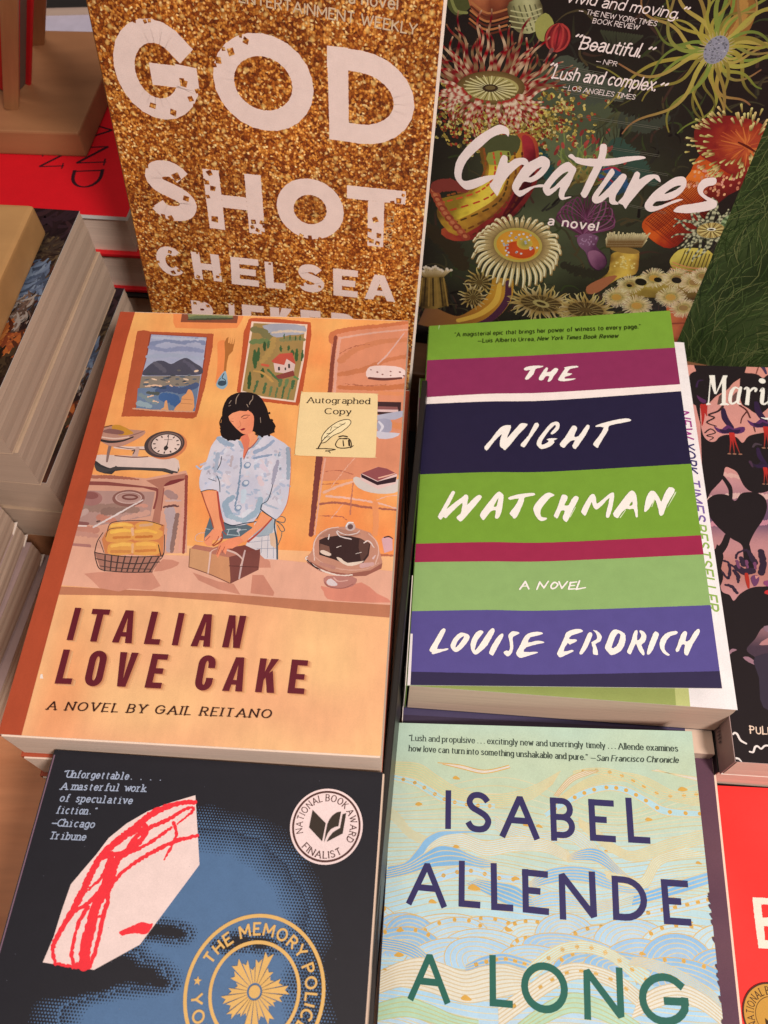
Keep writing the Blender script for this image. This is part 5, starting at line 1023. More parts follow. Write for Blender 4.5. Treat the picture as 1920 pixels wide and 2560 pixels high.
    for s in ('17.96,131.12,0.39 22.49,131.75,0.43 32.75,132.39,0.43 45.63,131.42,0.43', '19.31,133.95,0.38 26.92,135.08,0.43 36.13,135.36,0.48 45.47,134.12,0.38', '21.43,137.12,0.33 29.33,137.72,0.38 42.95,137.51,0.33', '17.98,131.22,0.43 19.61,135.20,0.43 22.14,138.59,0.43 27.86,139.29,0.43 35.15,139.31,0.43 43.43,138.73,0.38', '19.28,121.82,0.34 17.93,126.07,0.39 17.98,131.22,0.43', '45.68,132.84,0.38 46.45,129.75,0.39 45.10,121.55,0.34', '20.89,120.69,0.30 21.92,116.93,0.35 29.16,115.60,0.35 36.63,115.39,0.35 43.55,117.16,0.30', '18.73,125.51,0.24 21.86,131.02,0.29', '43.48,126.31,0.39 45.61,131.32,0.43 46.45,129.75,0.29', '20.91,123.83,0.25 21.70,120.12,0.30 27.08,119.05,0.25'): st_(s, '#43302e')
    for i in range(9): (a, b) = P2('22.6,132.3 24.0,139.2')[0:2]; (c, d) = P2('44.6,132.0 42.3,138.8')[0:2]; t = i / 8; k.stroke([lerp(a, c, t), lerp(b, d, t)], .6, '#4c3834', smooth=0)
    # the woman: apron, blouse, arms, head
    p('62.5,111.9 65.2,115.1 68.8,114.5 77.5,114.5 82.2,116.7 78.4,121.0 70.0,122.2 61.9,123.5 61.6,119.4', '#5c6870', 1); p('81.7,113.4 89.4,111.4 90.6,114.6 93.5,130.6 88.0,130.5 85.1,127.9 79.1,125.8 80.5,120.5', '#d8c8c6', 0); p('82.1,113.4 89.1,111.4 90.0,115.5 89.4,119.2 84.2,120.7 81.2,120.0', '#a4aab0', 1)
    for s in ('81.96,120.41,0.19 90.80,119.15,0.23', '80.22,123.34,0.19 91.44,121.35,0.19', '84.17,125.95,0.19 92.32,125.53,0.19', '85.59,120.63,0.19 86.21,127.84,0.19', '87.94,119.29,0.19 89.00,130.08,0.19', '90.19,119.99,0.19 91.46,129.95,0.19'): st_(s, '#8a8a98')
    for s in ('70.71,117.71,0.35 74.97,117.08,0.35 76.17,120.30,0.31 71.09,120.15,0.31 71.43,117.67,0.31', '75.09,117.90,0.31 78.63,117.31,0.31', '61.64,117.76,0.31 63.51,118.07,0.23'): st_(s, '#b4bcbc', smooth=0)
    p('88.4,118.9 91.0,117.9 92.0,125.6 89.6,124.1', '#dcb294', 1)
    st_('89.86,111.77,0.62 90.26,116.31,0.54 91.87,121.93,0.76 93.10,130.26,0.67', '#3c4c58'); st_('89.91,112.19,0.39 91.88,110.42,0.35 93.97,111.15,0.31 93.68,113.24,0.35 90.33,112.58,0.35', '#4c5c60'); st_('90.33,112.58,0.35 93.11,114.51,0.35 94.49,116.91,0.31 93.10,117.39,0.27 91.31,114.60,0.31', '#46565c'); st_('93.46,117.37,0.27 93.45,120.23,0.30 92.53,124.32,0.30', '#6c6a60')
    blouse = '#cfc4cc'
    p('60.7,70.8 65.0,71.1 69.2,73.0 71.8,77.7 75.1,76.6 78.0,70.0 82.0,69.3 85.9,71.5 91.8,75.8 93.1,83.5 94.2,94.5 93.7,104.4 91.5,110.4 89.1,111.8 83.9,108.3 81.0,113.5 74.1,115.9 69.1,114.5 66.2,107.5 63.6,99.5 59.6,98.8 56.8,100.0 55.1,95.6 55.0,89.8 56.6,83.4 57.1,77.0 59.0,72.3', lambda x, y: mixc('#c6bec9', '#d9ccd0', .5 + .9 * noise.noise(Vector((x * .11, y * .11, 3)))), 2)
    q = P('59.44,79.66,0.04 66.48,75.65,0.04 66.35,84.78,0.04 66.97,93.65,0.04 70.52,102.17,0.04 74.76,79.84,0.04 78.78,84.17,0.04 81.56,90.73,0.04 79.49,97.41,0.04 78.18,103.93,0.04 86.87,79.25,0.04 89.21,85.91,0.04 89.56,94.73,0.04 88.89,101.26,0.04 59.33,86.02,0.04 59.89,94.00,0.04 74.71,110.45,0.04 74.10,91.10,0.04 83.68,83.94,0.04')
    for i in range(150):
        x, y, _ = R.choice(q); x += R.gauss(0, 1.9); y += R.gauss(0, 2.2); a = R.uniform(0, 3.1); l = R.uniform(.6, 2.2)
        k.stroke([(x, y), (x + l * math.cos(a), y + l * math.sin(a))], R.uniform(.6, 1.5), R.choice(('#b4b4c4', '#d8d0d6', '#c0b4bc', '#d6c2c4', '#a8b0c0', '#ccc8d0')), smooth=0, rough=.12, up=(i % 10 == 0))
    for s, c in (('59.78,72.25,2.12 62.83,74.43,2.53 66.48,75.65,1.68', '#9ca6b6'), ('69.26,73.66,1.26 72.02,76.76,1.84 75.63,75.21,2.10 78.06,70.45,1.95', '#9aa4b2'), ('76.90,78.82,2.08 80.77,76.34,1.67 84.10,72.49,1.43', '#9aa2b6'), ('76.97,82.00,1.24 80.24,80.94,1.41 84.28,79.83,0.75', '#8e98ae'), ('91.08,76.31,2.09 92.03,82.63,1.81 92.90,91.50,1.62', '#9aa2ae'), ('87.32,82.86,1.24 86.87,88.25,2.04 86.54,94.44,1.21', '#a39aa8'), ('71.30,82.28,0.83 71.91,88.98,0.73 72.41,99.92,0.88 72.27,106.35,0.71', '#7f8ea2'), ('70.52,102.17,2.38 68.11,105.71,2.76 70.35,110.67,3.51', '#98a6b4'), ('82.40,102.44,2.38 81.75,108.41,2.74 77.26,112.83,2.33', '#9eacb8'), ('71.21,111.46,2.34 77.38,113.65,1.94', '#a3b0ba'), ('86.21,100.53,1.03 84.52,104.46,1.18 90.32,106.72,0.78', '#b0b4c0'), ('60.72,80.51,1.83 61.07,85.03,1.65 61.04,89.51,1.47', '#a6aab8'), ('67.19,81.57,1.24 67.38,86.52,0.99', '#b8a4a6'), ('58.04,89.66,0.82 59.01,90.95,0.65', '#a49aa4'), ('80.62,92.10,2.43 82.15,95.10,2.01', '#dcc0c0'), ('65.51,91.52,2.03 68.05,95.79,1.61', '#d9c6c8'), ('74.87,98.93,2.40 75.25,104.07,1.98', '#c4cad2'), ('78.11,108.60,1.96 76.59,110.77,1.95', '#d8d2d6'), ('59.74,95.32,1.62 57.94,98.03,1.21', '#cdc6d2'), ('80.91,85.87,2.46 83.51,88.42,1.63', '#d4bec4'), ('89.35,96.05,1.60 87.46,98.74,0.96', '#b8b8c6')): st_(s, c, rough=.25)
    for s in ('62.65,81.79,0.33 62.65,85.41,0.37 61.84,88.58,0.33', '58.85,93.39,0.28 62.24,94.54,0.28', '62.15,91.68,0.28 63.83,95.12,0.36 64.78,99.87,0.28', '56.61,100.05,0.40 59.58,98.91,0.36 63.16,99.08,0.32', '86.78,94.87,0.32 86.29,99.67,0.36 85.45,103.14,0.36 83.48,104.94,0.39 83.27,107.49,0.47', '83.27,107.49,0.55 85.92,109.46,0.47 89.50,111.79,0.39', '68.76,114.50,0.46 72.59,115.76,0.54 77.49,114.48,0.46 82.07,113.41,0.46', '83.39,108.33,0.31 82.26,112.16,0.35'): st_(s, '#2f3a48')
    for x, y, r in P('74.61,85.50,1.64 75.18,94.65,1.69 73.77,107.04,1.57'):
        k.ell(x - r * .15, y + r * .35, r * .9, r * .9, '#8896aa', n=14); k.ell(x, y, r * .85, r * .85, '#c8c6cc', n=14); k.ring(x, y, r * .75, r * .2, '#7484a0', n=14); k.ell(x + r * .1, y, r * .3, r * .3, '#dad4d6', n=10)
    st_('91.79,75.82,0.25 92.94,81.68,0.25 93.97,92.33,0.24 93.97,103.57,0.28 91.88,110.42,0.23', '#d8744c')
    skin, sk2, red = '#f0976a', '#e27a58', '#b0483c'
    p('57.0,100.3 63.3,99.1 65.2,105.9 67.4,112.9 69.3,117.8 68.4,119.1 65.1,118.0 63.0,112.7 59.7,106.1', skin, 1); p('63.2,99.5 64.0,99.5 66.2,107.5 68.1,112.9 69.8,117.8 69.0,118.6 66.6,112.5', red, 1); st_('57.05,100.47,0.56 59.68,106.13,0.47 62.99,112.71,0.55 64.82,117.18,0.46', '#a4503c')
    p('84.0,109.1 88.4,111.4 87.9,113.1 83.7,117.5 78.8,123.4 76.3,121.1 80.7,116.8 82.7,113.0', skin, 1); st_('88.41,111.85,0.70 84.49,117.83,0.77 80.16,122.94,0.99', '#b44a3c')
    # hands and parcel
    p('57.3,127.1 58.6,125.5 66.3,126.5 68.3,125.6 79.0,125.0 85.8,127.5 86.1,132.2 84.7,134.7 58.0,136.1 57.6,134.1', '#b4705c', 0); p('57.3,127.3 65.2,128.5 66.1,135.7 58.0,136.1', '#cd9268', 0); p('66.1,129.3 72.7,130.5 77.7,130.7 75.6,135.2 66.4,135.7', '#cb8a62', 0); p('72.4,126.6 79.0,124.6 85.8,127.5 80.4,129.7 76.8,129.1', '#7c4038', 0); p('77.8,131.4 85.9,127.9 86.1,134.6 77.0,135.1', '#8a4e44', 0)
    k.poly('56.8,127.2 65.6,129.3 66.2,138.3 57.8,135.7', '#cd9268'); k.poly('66.7,130.2 78.3,132.2 77.6,133.2 75.8,142.0 66.2,138.3', '#cb8a62'); st_('57.83,135.74,0.38 66.68,138.51,0.38 75.33,142.00,0.37', '#7c4a3c'); st_('65.52,128.77,0.77 65.82,133.31,0.67 66.06,138.05,0.57', '#e0b4a4'); st_('75.77,141.98,0.37 75.35,134.83,0.33', '#7c4a3c'); st_('56.81,127.43,0.34 57.79,135.49,0.33', '#8a5c44')
    k.poly('73.4,130.4 85.6,126.1 86.2,135.5 75.9,142.2', '#7c443c'); st_('79.47,127.18,0.66 79.05,133.56,0.76 78.95,139.80,0.64', '#c8a49c'); st_('69.14,126.54,0.77 75.71,128.54,0.66 79.23,131.25,0.54', '#d0aca0'); st_('74.01,134.39,0.32 85.87,134.35,0.32', '#5a302c')
    p('64.6,118.0 68.2,117.8 68.9,120.3 68.0,123.2 65.4,122.9 65.5,125.7 63.7,125.8 62.2,124.3 62.0,122.2 63.5,120.1', '#ee9068', 1); p('68.2,124.8 72.1,122.1 76.2,120.7 78.4,123.0 74.2,126.5 72.1,126.6 71.8,129.4 70.0,127.1 68.9,131.1 67.9,129.6 68.5,126.8', '#ec8a64', 1)
    for s in ('64.05,121.32,0.27 62.60,123.43,0.27', '67.64,121.14,0.31 67.25,123.19,0.34 65.79,125.29,0.53', '69.06,125.52,0.30 68.28,129.56,0.26', '70.90,125.83,0.26 70.28,128.66,0.26', '68.88,119.85,0.61 69.03,123.10,0.76 66.21,125.67,0.53', '69.04,118.61,0.38 70.74,120.17,0.38'): st_(s, '#a44838')
    for s in ('61.62,119.81,0.31 59.50,120.12,0.35 58.13,121.62,0.31 58.66,123.63,0.30 61.59,123.89,0.27', '65.57,130.50,0.52 65.89,128.09,0.45 67.83,126.79,0.30', '72.93,127.33,0.30 75.94,128.37,0.38 78.83,131.00,0.37 78.58,134.16,0.33', '67.90,122.75,0.61 68.78,121.49,0.53'): st_(s, '#dcae9c')
    # head
    p('69.2,70.9 70.0,73.6 72.0,76.8 74.3,76.4 77.2,72.4 76.1,70.1 74.1,67.4', skin, 1); p('69.2,70.9 72.0,68.9 73.7,72.5 73.7,77.6 72.6,83.1 71.9,81.3 71.7,77.2', '#e0785a', 1); st_('77.42,71.41,0.42 75.32,75.68,0.50 73.67,77.60,0.50 72.50,82.67,0.37', '#a8564a')
    hair = '#1e1618'
    p('60.7,70.8 59.7,66.6 59.5,60.9 59.0,56.1 60.2,50.1 63.7,47.0 68.4,46.2 72.9,47.1 76.1,49.9 79.1,55.2 81.0,60.4 83.7,63.6 83.8,67.4 82.5,68.8 78.8,70.4 75.9,69.1 74.6,67.8 69.6,70.9 69.1,72.5 63.7,72.5', hair, 2)
    for x, y, r in P('59.66,64.72,0.86 60.57,68.46,0.85 61.74,71.22,0.85 64.11,72.74,0.84 66.81,72.76,0.76 80.42,57.51,0.69 81.96,61.29,0.77 83.47,64.55,0.86 83.45,67.38,0.85 81.80,69.57,0.76 78.81,70.32,0.76'): k.ell(x, y, r, r * .7, hair, R.uniform(0, 90), 10)
    p('62.3,60.3 65.3,57.3 70.6,56.3 72.9,58.3 74.0,61.2 74.2,67.8 72.5,69.3 70.6,69.5 68.4,68.1 64.8,64.5', lambda x, y: mixc('#f2a074', '#e67c5a', .5 + .045 * (x - P2('68.5,63.3')[0][0])), 2)
    p('62.0,60.3 63.1,53.5 68.5,52.7 72.9,58.3 70.6,56.3 69.9,57.0 66.8,56.9 63.8,58.3', hair, 1)
    for s, c in (('68.09,60.50,0.35 69.48,59.23,0.39 71.81,59.12,0.26', '#3c2420'), ('68.95,61.03,0.30 70.30,60.87,0.35 71.14,59.87,0.26', '#8a4438'), ('63.71,62.62,0.30 64.95,63.04,0.30', '#9a4c3c'), ('67.60,62.44,0.26 68.53,64.78,0.26 67.38,66.25,0.26', '#d07454'), ('63.57,61.67,0.22 64.70,61.38,0.22', '#c8785c')): st_(s, c)
    p('68.5,67.1 70.1,66.2 71.0,66.6 70.3,67.4 69.3,67.7', '#8c1c2c', 1)
    for s in ('65.17,47.44,0.27 64.35,49.95,0.35 64.56,53.14,0.26', '71.64,48.13,0.31 71.72,50.11,0.31 70.95,51.62,0.40 70.76,53.10,0.26', '69.58,53.15,0.31 70.38,54.58,0.26', '61.45,53.04,0.26 62.17,51.29,0.26', '61.48,54.51,0.22 62.39,53.98,0.22', '76.65,60.10,0.22 77.23,62.94,0.21'): st_(s, '#a88c78')
    for s in ('59.45,60.42,0.52 59.01,63.80,0.60 60.04,66.60,0.51', '81.95,61.76,0.60 83.66,64.54,0.60 82.93,67.88,0.51', '62.47,72.12,0.51 65.29,72.92,0.51 68.29,72.31,0.42', '75.56,69.16,0.42 76.84,70.04,0.34', '59.46,66.63,0.34 60.72,68.46,0.34'): st_(s, hair)
    # glass dome with chocolate cake
    p('104.6,129.0 106.5,126.8 109.2,116.9 115.0,114.4 122.2,113.7 130.0,116.3 133.3,121.2 135.7,129.5 134.5,132.9 127.7,136.1 118.5,136.6 110.2,134.1', '#c4866e', 1); p('104.7,129.4 108.5,131.7 114.7,134.7 122.1,135.5 131.2,133.4 135.7,129.9 135.5,132.4 129.5,136.0 120.4,136.9 111.0,134.9 105.5,131.5', '#9c5c4c', 1)
    p('109.2,120.8 113.1,118.4 120.7,118.0 126.0,119.1 130.3,121.4 130.0,126.9 128.0,130.3 121.8,131.5 116.0,129.3 109.9,127.5', '#3c2624', 1); p('109.8,122.4 113.6,123.5 114.3,126.4 109.8,126.3', '#7c5244', 1); p('125.6,119.1 129.9,121.0 129.5,126.1 127.2,129.9 125.6,123.3', '#5c3c34', 1); p('110.1,125.8 111.5,125.3 114.7,126.8 114.0,127.9 111.0,127.0', '#e0c0ac', 2); p('117.0,128.2 119.0,128.7 121.7,130.6 128.3,129.3 125.5,131.3 121.8,131.9 118.3,130.0', '#e2c4ae', 2)
    p('108.7,119.1 113.9,114.9 120.4,115.5 126.2,116.9 123.7,118.3 116.9,118.2 111.7,119.4', '#b07a66', 1)
    for s, c in (('108.29,130.09,0.47 107.23,123.43,0.56 108.62,118.66,0.56 112.10,115.47,0.49 116.56,114.37,0.41', '#e0b8a8'), ('132.82,130.48,0.47 133.93,125.01,0.47 132.48,120.01,0.48 129.24,116.75,0.40', '#dcaa96'), ('105.15,128.58,0.55 104.91,129.85,0.55 110.93,134.09,0.62 118.52,136.35,0.70 124.00,135.86,0.54', '#e8ccbc'), ('108.12,128.43,0.39 112.53,131.53,0.47 120.13,133.61,0.47 128.58,133.17,0.47 134.26,129.99,0.39', '#d49c86'), ('115.99,116.57,0.56 117.69,118.63,0.48 122.31,119.68,0.48', '#d8c0b8'), ('116.33,116.12,0.40 119.87,117.66,0.40 123.98,117.02,0.40 125.38,115.66,0.40', '#dcc4bc'), ('105.33,130.24,0.55 108.59,132.97,0.62 110.93,134.09,0.39', '#3a2422'), ('127.68,121.11,0.56 129.49,120.16,0.48 131.93,123.01,0.40', '#e4c8bc'), ('113.10,118.00,0.40 112.93,120.16,0.48', '#e4d0c8'), ('131.91,128.04,0.86 132.56,126.75,0.55', '#dcb4ac'), ('116.65,123.79,0.32 118.46,123.06,0.24', '#d8c0b4'), ('124.71,126.32,0.24 126.89,125.58,0.24', '#d8c0b4'), ('127.72,131.57,2.34 131.71,130.53,1.56', '#cf9c94'), ('111.05,131.61,1.56 116.37,132.98,1.56', '#bc8070')): st_(s, c, rough=.1)
    (x, y, r), = P('121.45,113.91,2.11'); k.ell(x, y, r, r * .95, '#c8a89e', n=20); k.ell(x, y, r * .55, r * .6, '#6a4c48', n=16); st_('119.73,113.78,0.49 120.53,111.99,0.57 122.43,111.90,0.49', '#ecdcd6')
    p('112.9,139.3 114.1,136.8 124.4,136.7 126.1,138.6 124.1,141.1 119.0,142.2 114.6,141.6', '#b8776a', 2); p('114.0,139.2 115.7,137.9 118.5,140.2 117.5,141.1 114.9,140.8', '#d8c0bc', 2); st_('116.79,137.46,0.54 118.76,138.97,0.46 122.37,138.38,0.46', '#d8a090'); st_('113.32,139.66,0.31 115.34,141.57,0.34 120.84,141.88,0.31 124.69,139.87,0.31', '#94544a')
    # brown spine strip printed on the face
    k.poly('-18.1,-9.9 0.0,-1.8 7.1,-1.1 6.8,16.0 8.1,100.1 8.1,154.7 8.8,224.2 -15.6,225.6', '#b0492c')
    k.poly('9.5,183.8 10.2,183.5 11.0,185.3 9.7,185.3', '#f0d8c8')
    # title
    mar = '#661c26'; sh = '#d28c62'; ts = dict(weight=.19)
    pts = ['16.0,169.5 18.5,169.5 16.0,155.9', '23.0,169.6 30.1,169.6 23.1,156.0', '33.8,169.5 41.6,169.5 34.0,155.9', '46.3,169.5 52.3,169.5 46.7,155.9', '57.2,169.4 59.6,169.4 57.4,155.9', '64.5,169.4 72.0,169.3 65.3,155.9', '76.7,169.2 83.5,169.2 77.4,155.8',
           '15.8,187.0 22.1,186.9 15.8,173.4', '26.8,187.2 33.6,187.3 26.6,173.1', '37.7,186.8 44.8,186.8 38.0,173.2', '50.1,186.7 56.3,186.7 50.5,173.2', '68.7,186.6 75.2,186.6 68.9,172.7', '79.4,186.3 87.0,186.2 80.5,172.9', '91.8,186.1 99.0,186.1 92.0,172.8', '103.9,185.8 110.1,185.9 104.1,172.6']
    for d, c in ((1.5, '#e6a874'), (1.0, '#dc9a6a'), (.6, '#cc8458')):
        for ch, s in zip('ITALIANLOVECAKE', pts): block(k, ch, s, .19, c, d, d * .45)
    for ch, s in zip('ITALIANLOVECAKE', pts): block(k, ch, s, .19, mar)
    text(k, 'A NOVEL BY GAIL REITANO', '15.55,196.93,3.00 98.7,195.5', dict(weight=.22, thin=.5, serif=.17, track=.38, space=.5, shear=.16), '#3c1810')
    DIM = 1.0
    return k
def art_sticker():
    """cream sticker with quill and inkwell; drawn in its book's cover coordinates"""
    k = Ink(140, 207)
    k.poly('93.4,47.1 94.1,45.6 95.4,45.2 126.2,44.6 127.7,45.3 128.4,47.1 129.5,77.0 129.0,78.9 127.6,79.6 96.6,79.9 95.0,79.1 94.3,77.5', '#ecc890', smooth=2)
    d = '#3a2a1c'; sf = dict(weight=.17, thin=.5, serif=.14, track=.2)
    text(k, 'Autographed', '96.80,51.21,3.15 124.9,50.7', sf, d); text(k, 'Copy', '105.35,57.09,3.11 117.0,56.9', sf, d)
    k.poly('105.5,72.4 105.3,69.6 107.6,65.1 111.4,61.5 115.3,59.8 117.1,60.2 117.1,62.5 114.8,65.1 112.9,67.1 110.0,68.8 108.1,71.0', '#f2d6a4', smooth=2)
    for s in ('105.46,72.37,0.28 105.41,69.28,0.34 107.57,65.12,0.40 111.34,61.34,0.40 115.33,59.69,0.46 117.26,60.56,0.40 116.88,62.79,0.34 113.85,66.39,0.34 109.98,68.94,0.39 107.24,72.29,0.39 105.52,72.99,0.33', '104.25,75.50,0.44 106.10,71.11,0.39 110.22,65.93,0.34 114.98,61.62,0.28', '104.28,75.81,0.50 105.27,73.00,0.45', '107.33,67.95,0.39 109.31,67.23,0.23', '106.49,69.85,0.39 108.75,69.43,0.22', '110.04,64.06,0.28 112.12,64.27,0.23', '112.47,62.37,0.28 114.54,62.58,0.23', '108.68,66.01,0.34 109.27,64.09,0.23',
              '103.54,76.03,0.44 107.58,75.83,0.50 111.66,76.12,0.44 107.71,77.17,0.39', '107.68,76.86,0.33 108.97,77.11,0.39 109.81,77.98,0.33', '112.68,70.49,0.34 111.66,73.31,0.45 112.82,74.97,0.44 115.63,75.20,0.50 118.34,74.34,0.44 118.44,72.37,0.45 116.96,69.97,0.39 112.68,70.49,0.34', '112.82,69.24,0.67 114.56,68.72,0.67 116.38,69.07,0.67', '113.16,70.15,0.45 116.33,70.31,0.45', '114.79,71.31,0.50 115.28,74.06,0.50', '117.30,70.88,0.78 117.78,73.63,0.89', '118.38,74.83,0.44 119.45,73.67,0.39'):
        k.stroke(s, None, d, rough=.04)
    return k

# ---------------------------------------------------------------- dark cover with painted sea creatures
def art_sea(W, H):
    k = Ink(W, H); R = random.Random(11)
    def bgc(x, y):
        d = ((x - 62) / 42) ** 2 + ((y - 118) / 46) ** 2
        n = noise.noise(Vector((x * .03, y * .05, 3)))
        return lerp(C('#211917'), C('#4a4c34'), max(0, min(1, math.exp(-d) * (.95 + n))))
    k.field(bgc, 4)
    V = lambda s: P(s)
    def pt(s): return P(s)[0]
    def sh(cols, a, b, amp=.5):
        a, b = pt(a)[:2], pt(b)[:2]; dx, dy = b[0] - a[0], b[1] - a[1]; L = dx * dx + dy * dy; cs = [C(c) for c in cols]
        def f(x, y):
            t = ((x - a[0]) * dx + (y - a[1]) * dy) / L + amp * .5 * noise.noise(Vector((x * .3, y * .3, 1))); t = max(0, min(.999, t)) * (len(cs) - 1); i = int(t)
            return lerp(cs[i], cs[i + 1], t - i)
        return f
    def rad(cols, c, r, sy=1.0):
        c = pt(c)[:2]; cs = [C(k_) for k_ in cols]
        def f(x, y):
            t = math.hypot(x - c[0], (y - c[1]) / sy) / r + .18 * noise.noise(Vector((x * .4, y * .4, 3))); t = max(0, min(.999, t)) * (len(cs) - 1); i = int(t)
            return lerp(cs[i], cs[i + 1], t - i)
        return f
    # faint engraved growth in the dark water
    for i in range(420):
        x, y = R.uniform(-2, W + 2), R.uniform(20, H); a = -1.57 + R.gauss(0, .7); l = R.uniform(5, 16); c = R.choice(('#2e2a1e', '#3a3424', '#2a2620', '#463a26', '#33381f', '#3e2a22', '#1a1412'))
        b_ = R.uniform(-1, 1); k.stroke([(x, y), (x + l * .4 * math.cos(a), y + l * .4 * math.sin(a)), (x + l * .75 * math.cos(a + b_ * .6), y + l * .75 * math.sin(a + b_ * .6)), (x + l * math.cos(a + b_), y + l * math.sin(a + b_))], [R.uniform(.7, 1.8), 1.0, .6, .3], c, smooth=3, up=(i % 12 == 0))
    # drifting haze and weeds
    for s, c, a in (('49.09,56.14,18.15 61.75,63.76,24.08 72.96,71.86,18.94', '#4a4e38', 2), ('52.77,47.50,12.34 65.03,53.97,12.55 77.71,54.06,7.15', '#45483a', 2), ('53.57,78.71,11.68 66.91,87.02,15.90 80.48,87.04,9.90', '#5a5e40', 2), ('46.81,83.81,5.94 52.15,91.41,7.08 57.64,99.22,4.13', '#24403c', 2),
                    ('80.53,64.92,6.47 92.19,67.11,5.56 99.91,62.16,3.64', '#3c3e32', 2), ('82.83,77.40,8.65 93.44,85.05,7.84 103.11,92.02,3.99', '#34463a', 2), ('73.48,90.24,6.01 86.31,94.68,9.10 94.95,97.68,5.09', '#2a4050', 2), ('1.99,134.19,6.96 13.73,142.30,9.45 21.56,152.71,7.27', '#33281c', 2), ('72.91,143.38,4.67 89.62,145.56,5.84 120.29,129.72,4.44', '#2c261e', 2)):
        k.stroke(s, None, c, rough=1.2)
    def tentacle(p0, ang, L, w, cols, curl=0.0, wav=.5, seg=9, tip=.25, band=0, f=None):
        x, y = p0; pts = []; a = ang; ph = R.uniform(0, 6.3); q = f or R.uniform(.8, 1.4)
        for i in range(seg):
            t = i / (seg - 1); pts.append((x, y, w * (1 - (1 - tip) * t)))
            a2 = a + curl * t + wav * math.sin(ph + q * t * 6); x += L / seg * math.cos(a2); y += L / seg * math.sin(a2)
        if band: cc = [cols[(i // band) % len(cols)] for i in range(seg)]
        else: cc = [mixc(cols[0], cols[-1], i / (seg - 1)) for i in range(seg)]
        k.stroke(pts, None, cc, smooth=3)
        return pts
    # weed bunch behind the title
    bx, by, _ = pt('70.65,90.68,0.10')
    for i in range(26):
        p = tentacle((bx + R.uniform(-7, 9), by + R.uniform(-3, 6)), -math.pi / 2 + R.uniform(-1.1, 1.0), R.uniform(11, 24), R.uniform(.9, 1.8), (R.choice(('#54602c', '#6a7038', '#3c4a24')), '#7c8448'), R.uniform(-.6, .6), .25)
        e = p[-1]; k.ell(e[0], e[1], .8, 1.7, R.choice(('#8c3a30', '#a04038', '#7c2c2a')), R.uniform(-40, 40), 9)
    for i in range(16): tentacle((bx + R.uniform(-6, 14), by + R.uniform(2, 10)), R.uniform(-2.6, -.4), R.uniform(8, 16), 1.6, ('#5a4624', '#9a8848'), R.uniform(-1, 1))
    for s in ('80.99,89.08,3.39 87.38,91.28,3.60 93.06,97.98,2.04', '78.93,92.60,2.01 84.69,96.03,2.44'): k.stroke(s, None, '#2f4c6c', rough=.3)
    k.stroke('79.12,89.37,0.80 83.53,87.63,0.99 86.72,88.72,0.79', None, '#a02838'); k.stroke('78.49,94.83,0.61 82.01,93.20,1.01 85.36,94.83,0.61', None, '#8c2434')
    # fan of dim tentacles under the press quotes
    fx, fy, _ = pt('72.87,42.22,0.09')
    for i in range(16): tentacle((fx + (i - 8) * 1.1, fy - 12), math.pi / 2 + (i - 8) * .09, R.uniform(9, 17), 1.0, ('#3a3a2a', '#25211c'), 0, .1)
    fx, fy, _ = pt('77.86,65.31,0.09')
    for i in range(14): tentacle((fx + R.uniform(-9, 9), fy + R.uniform(-3, 3)), math.pi / 2 + R.uniform(-.8, .8), R.uniform(9, 15), 1.2, ('#4c4a30', '#2a2a20'), 0, .3)
    # wandering tentacle star
    cx, cy, u = pt('110.69,31.80,3.28')
    k.poly('108.2,11.9 116.7,10.9 120.5,16.5 120.2,24.5 115.5,29.9 111.2,27.2 113.5,19.7', '#8a5a2c', smooth=3); k.stroke('113.90,11.96,3.06 116.35,18.59,3.13 113.87,27.69,2.42', None, '#a8783c', rough=.3)
    for i in range(46):
        a = i / 46 * 6.283 + R.uniform(-.1, .1); L = R.uniform(26, 50) * (1.15 if 1.2 < a < 4.4 else .9)
        tentacle((cx + 2.0 * math.cos(a), cy + 2.2 * math.sin(a)), a, L, R.uniform(1.3, 2.2), (R.choice(('#a8933c', '#b0a048', '#8c7a34', '#7c8a3a')), R.choice(('#7a6a30', '#5f6a2c', '#8a5a3c', '#4c4424'))), R.uniform(-1.6, 1.6), .55, 13, .3)
    for i in range(30):
        a = i / 30 * 6.283; tentacle((cx, cy), a, 8, 1.0, ('#a09aa0', '#b09858'), 0, .1)
    k.ell(cx, cy, 4.6, 5.6, '#8e8892', 10); 
    for i in range(60): a = R.uniform(0, 6.28); r = R.random() ** .5; k.ell(cx + 4.4 * r * math.cos(a), cy + 5.2 * r * math.sin(a), .5, .4, R.choice(('#b8b0b8', '#78747e', '#c8c0c4')), 0, 6, up=False)
    # bell-shaped creature and red lantern, top left
    k.poly('0.5,24.5 13.3,23.0 9.6,28.3 5.6,31.6 1.4,29.3', '#4a4a28', smooth=3); k.stroke('1.86,25.16,1.16 4.54,29.70,1.35 8.98,29.99,1.01', None, '#7c7a44')
    k.poly('9.3,21.9 24.9,20.1 26.8,26.2 24.8,30.5 18.1,32.6 11.6,29.7', sh(('#a8603c', '#7c3c26', '#3c1a14'), '13.33,23.01,0.08', '21.64,32.57,0.08'), smooth=3)
    for i in range(6): k.stroke([(p[0], p[1] + i * 1.6) for p in P('10.38,25.76,0.08 17.63,29.11,0.08 25.92,26.32,0.08')], .8, ('#a8683c', '#5c2a1c')[i % 2])
    k.poly('25.5,24.0 35.2,20.4 39.7,26.3 37.7,33.9 30.8,34.8 26.6,30.3', sh(('#4a3a24', '#8a8458', '#b0a878', '#54482c'), '26.56,30.32,0.08', '38.58,24.81,0.08'), smooth=3)
    for i in range(5): k.stroke([(p[0] + i * 2.1, p[1] - i * .4) for p in P('27.49,25.33,0.08 29.98,29.90,0.08 32.45,34.15,0.08')], .6, '#5f5a3c')
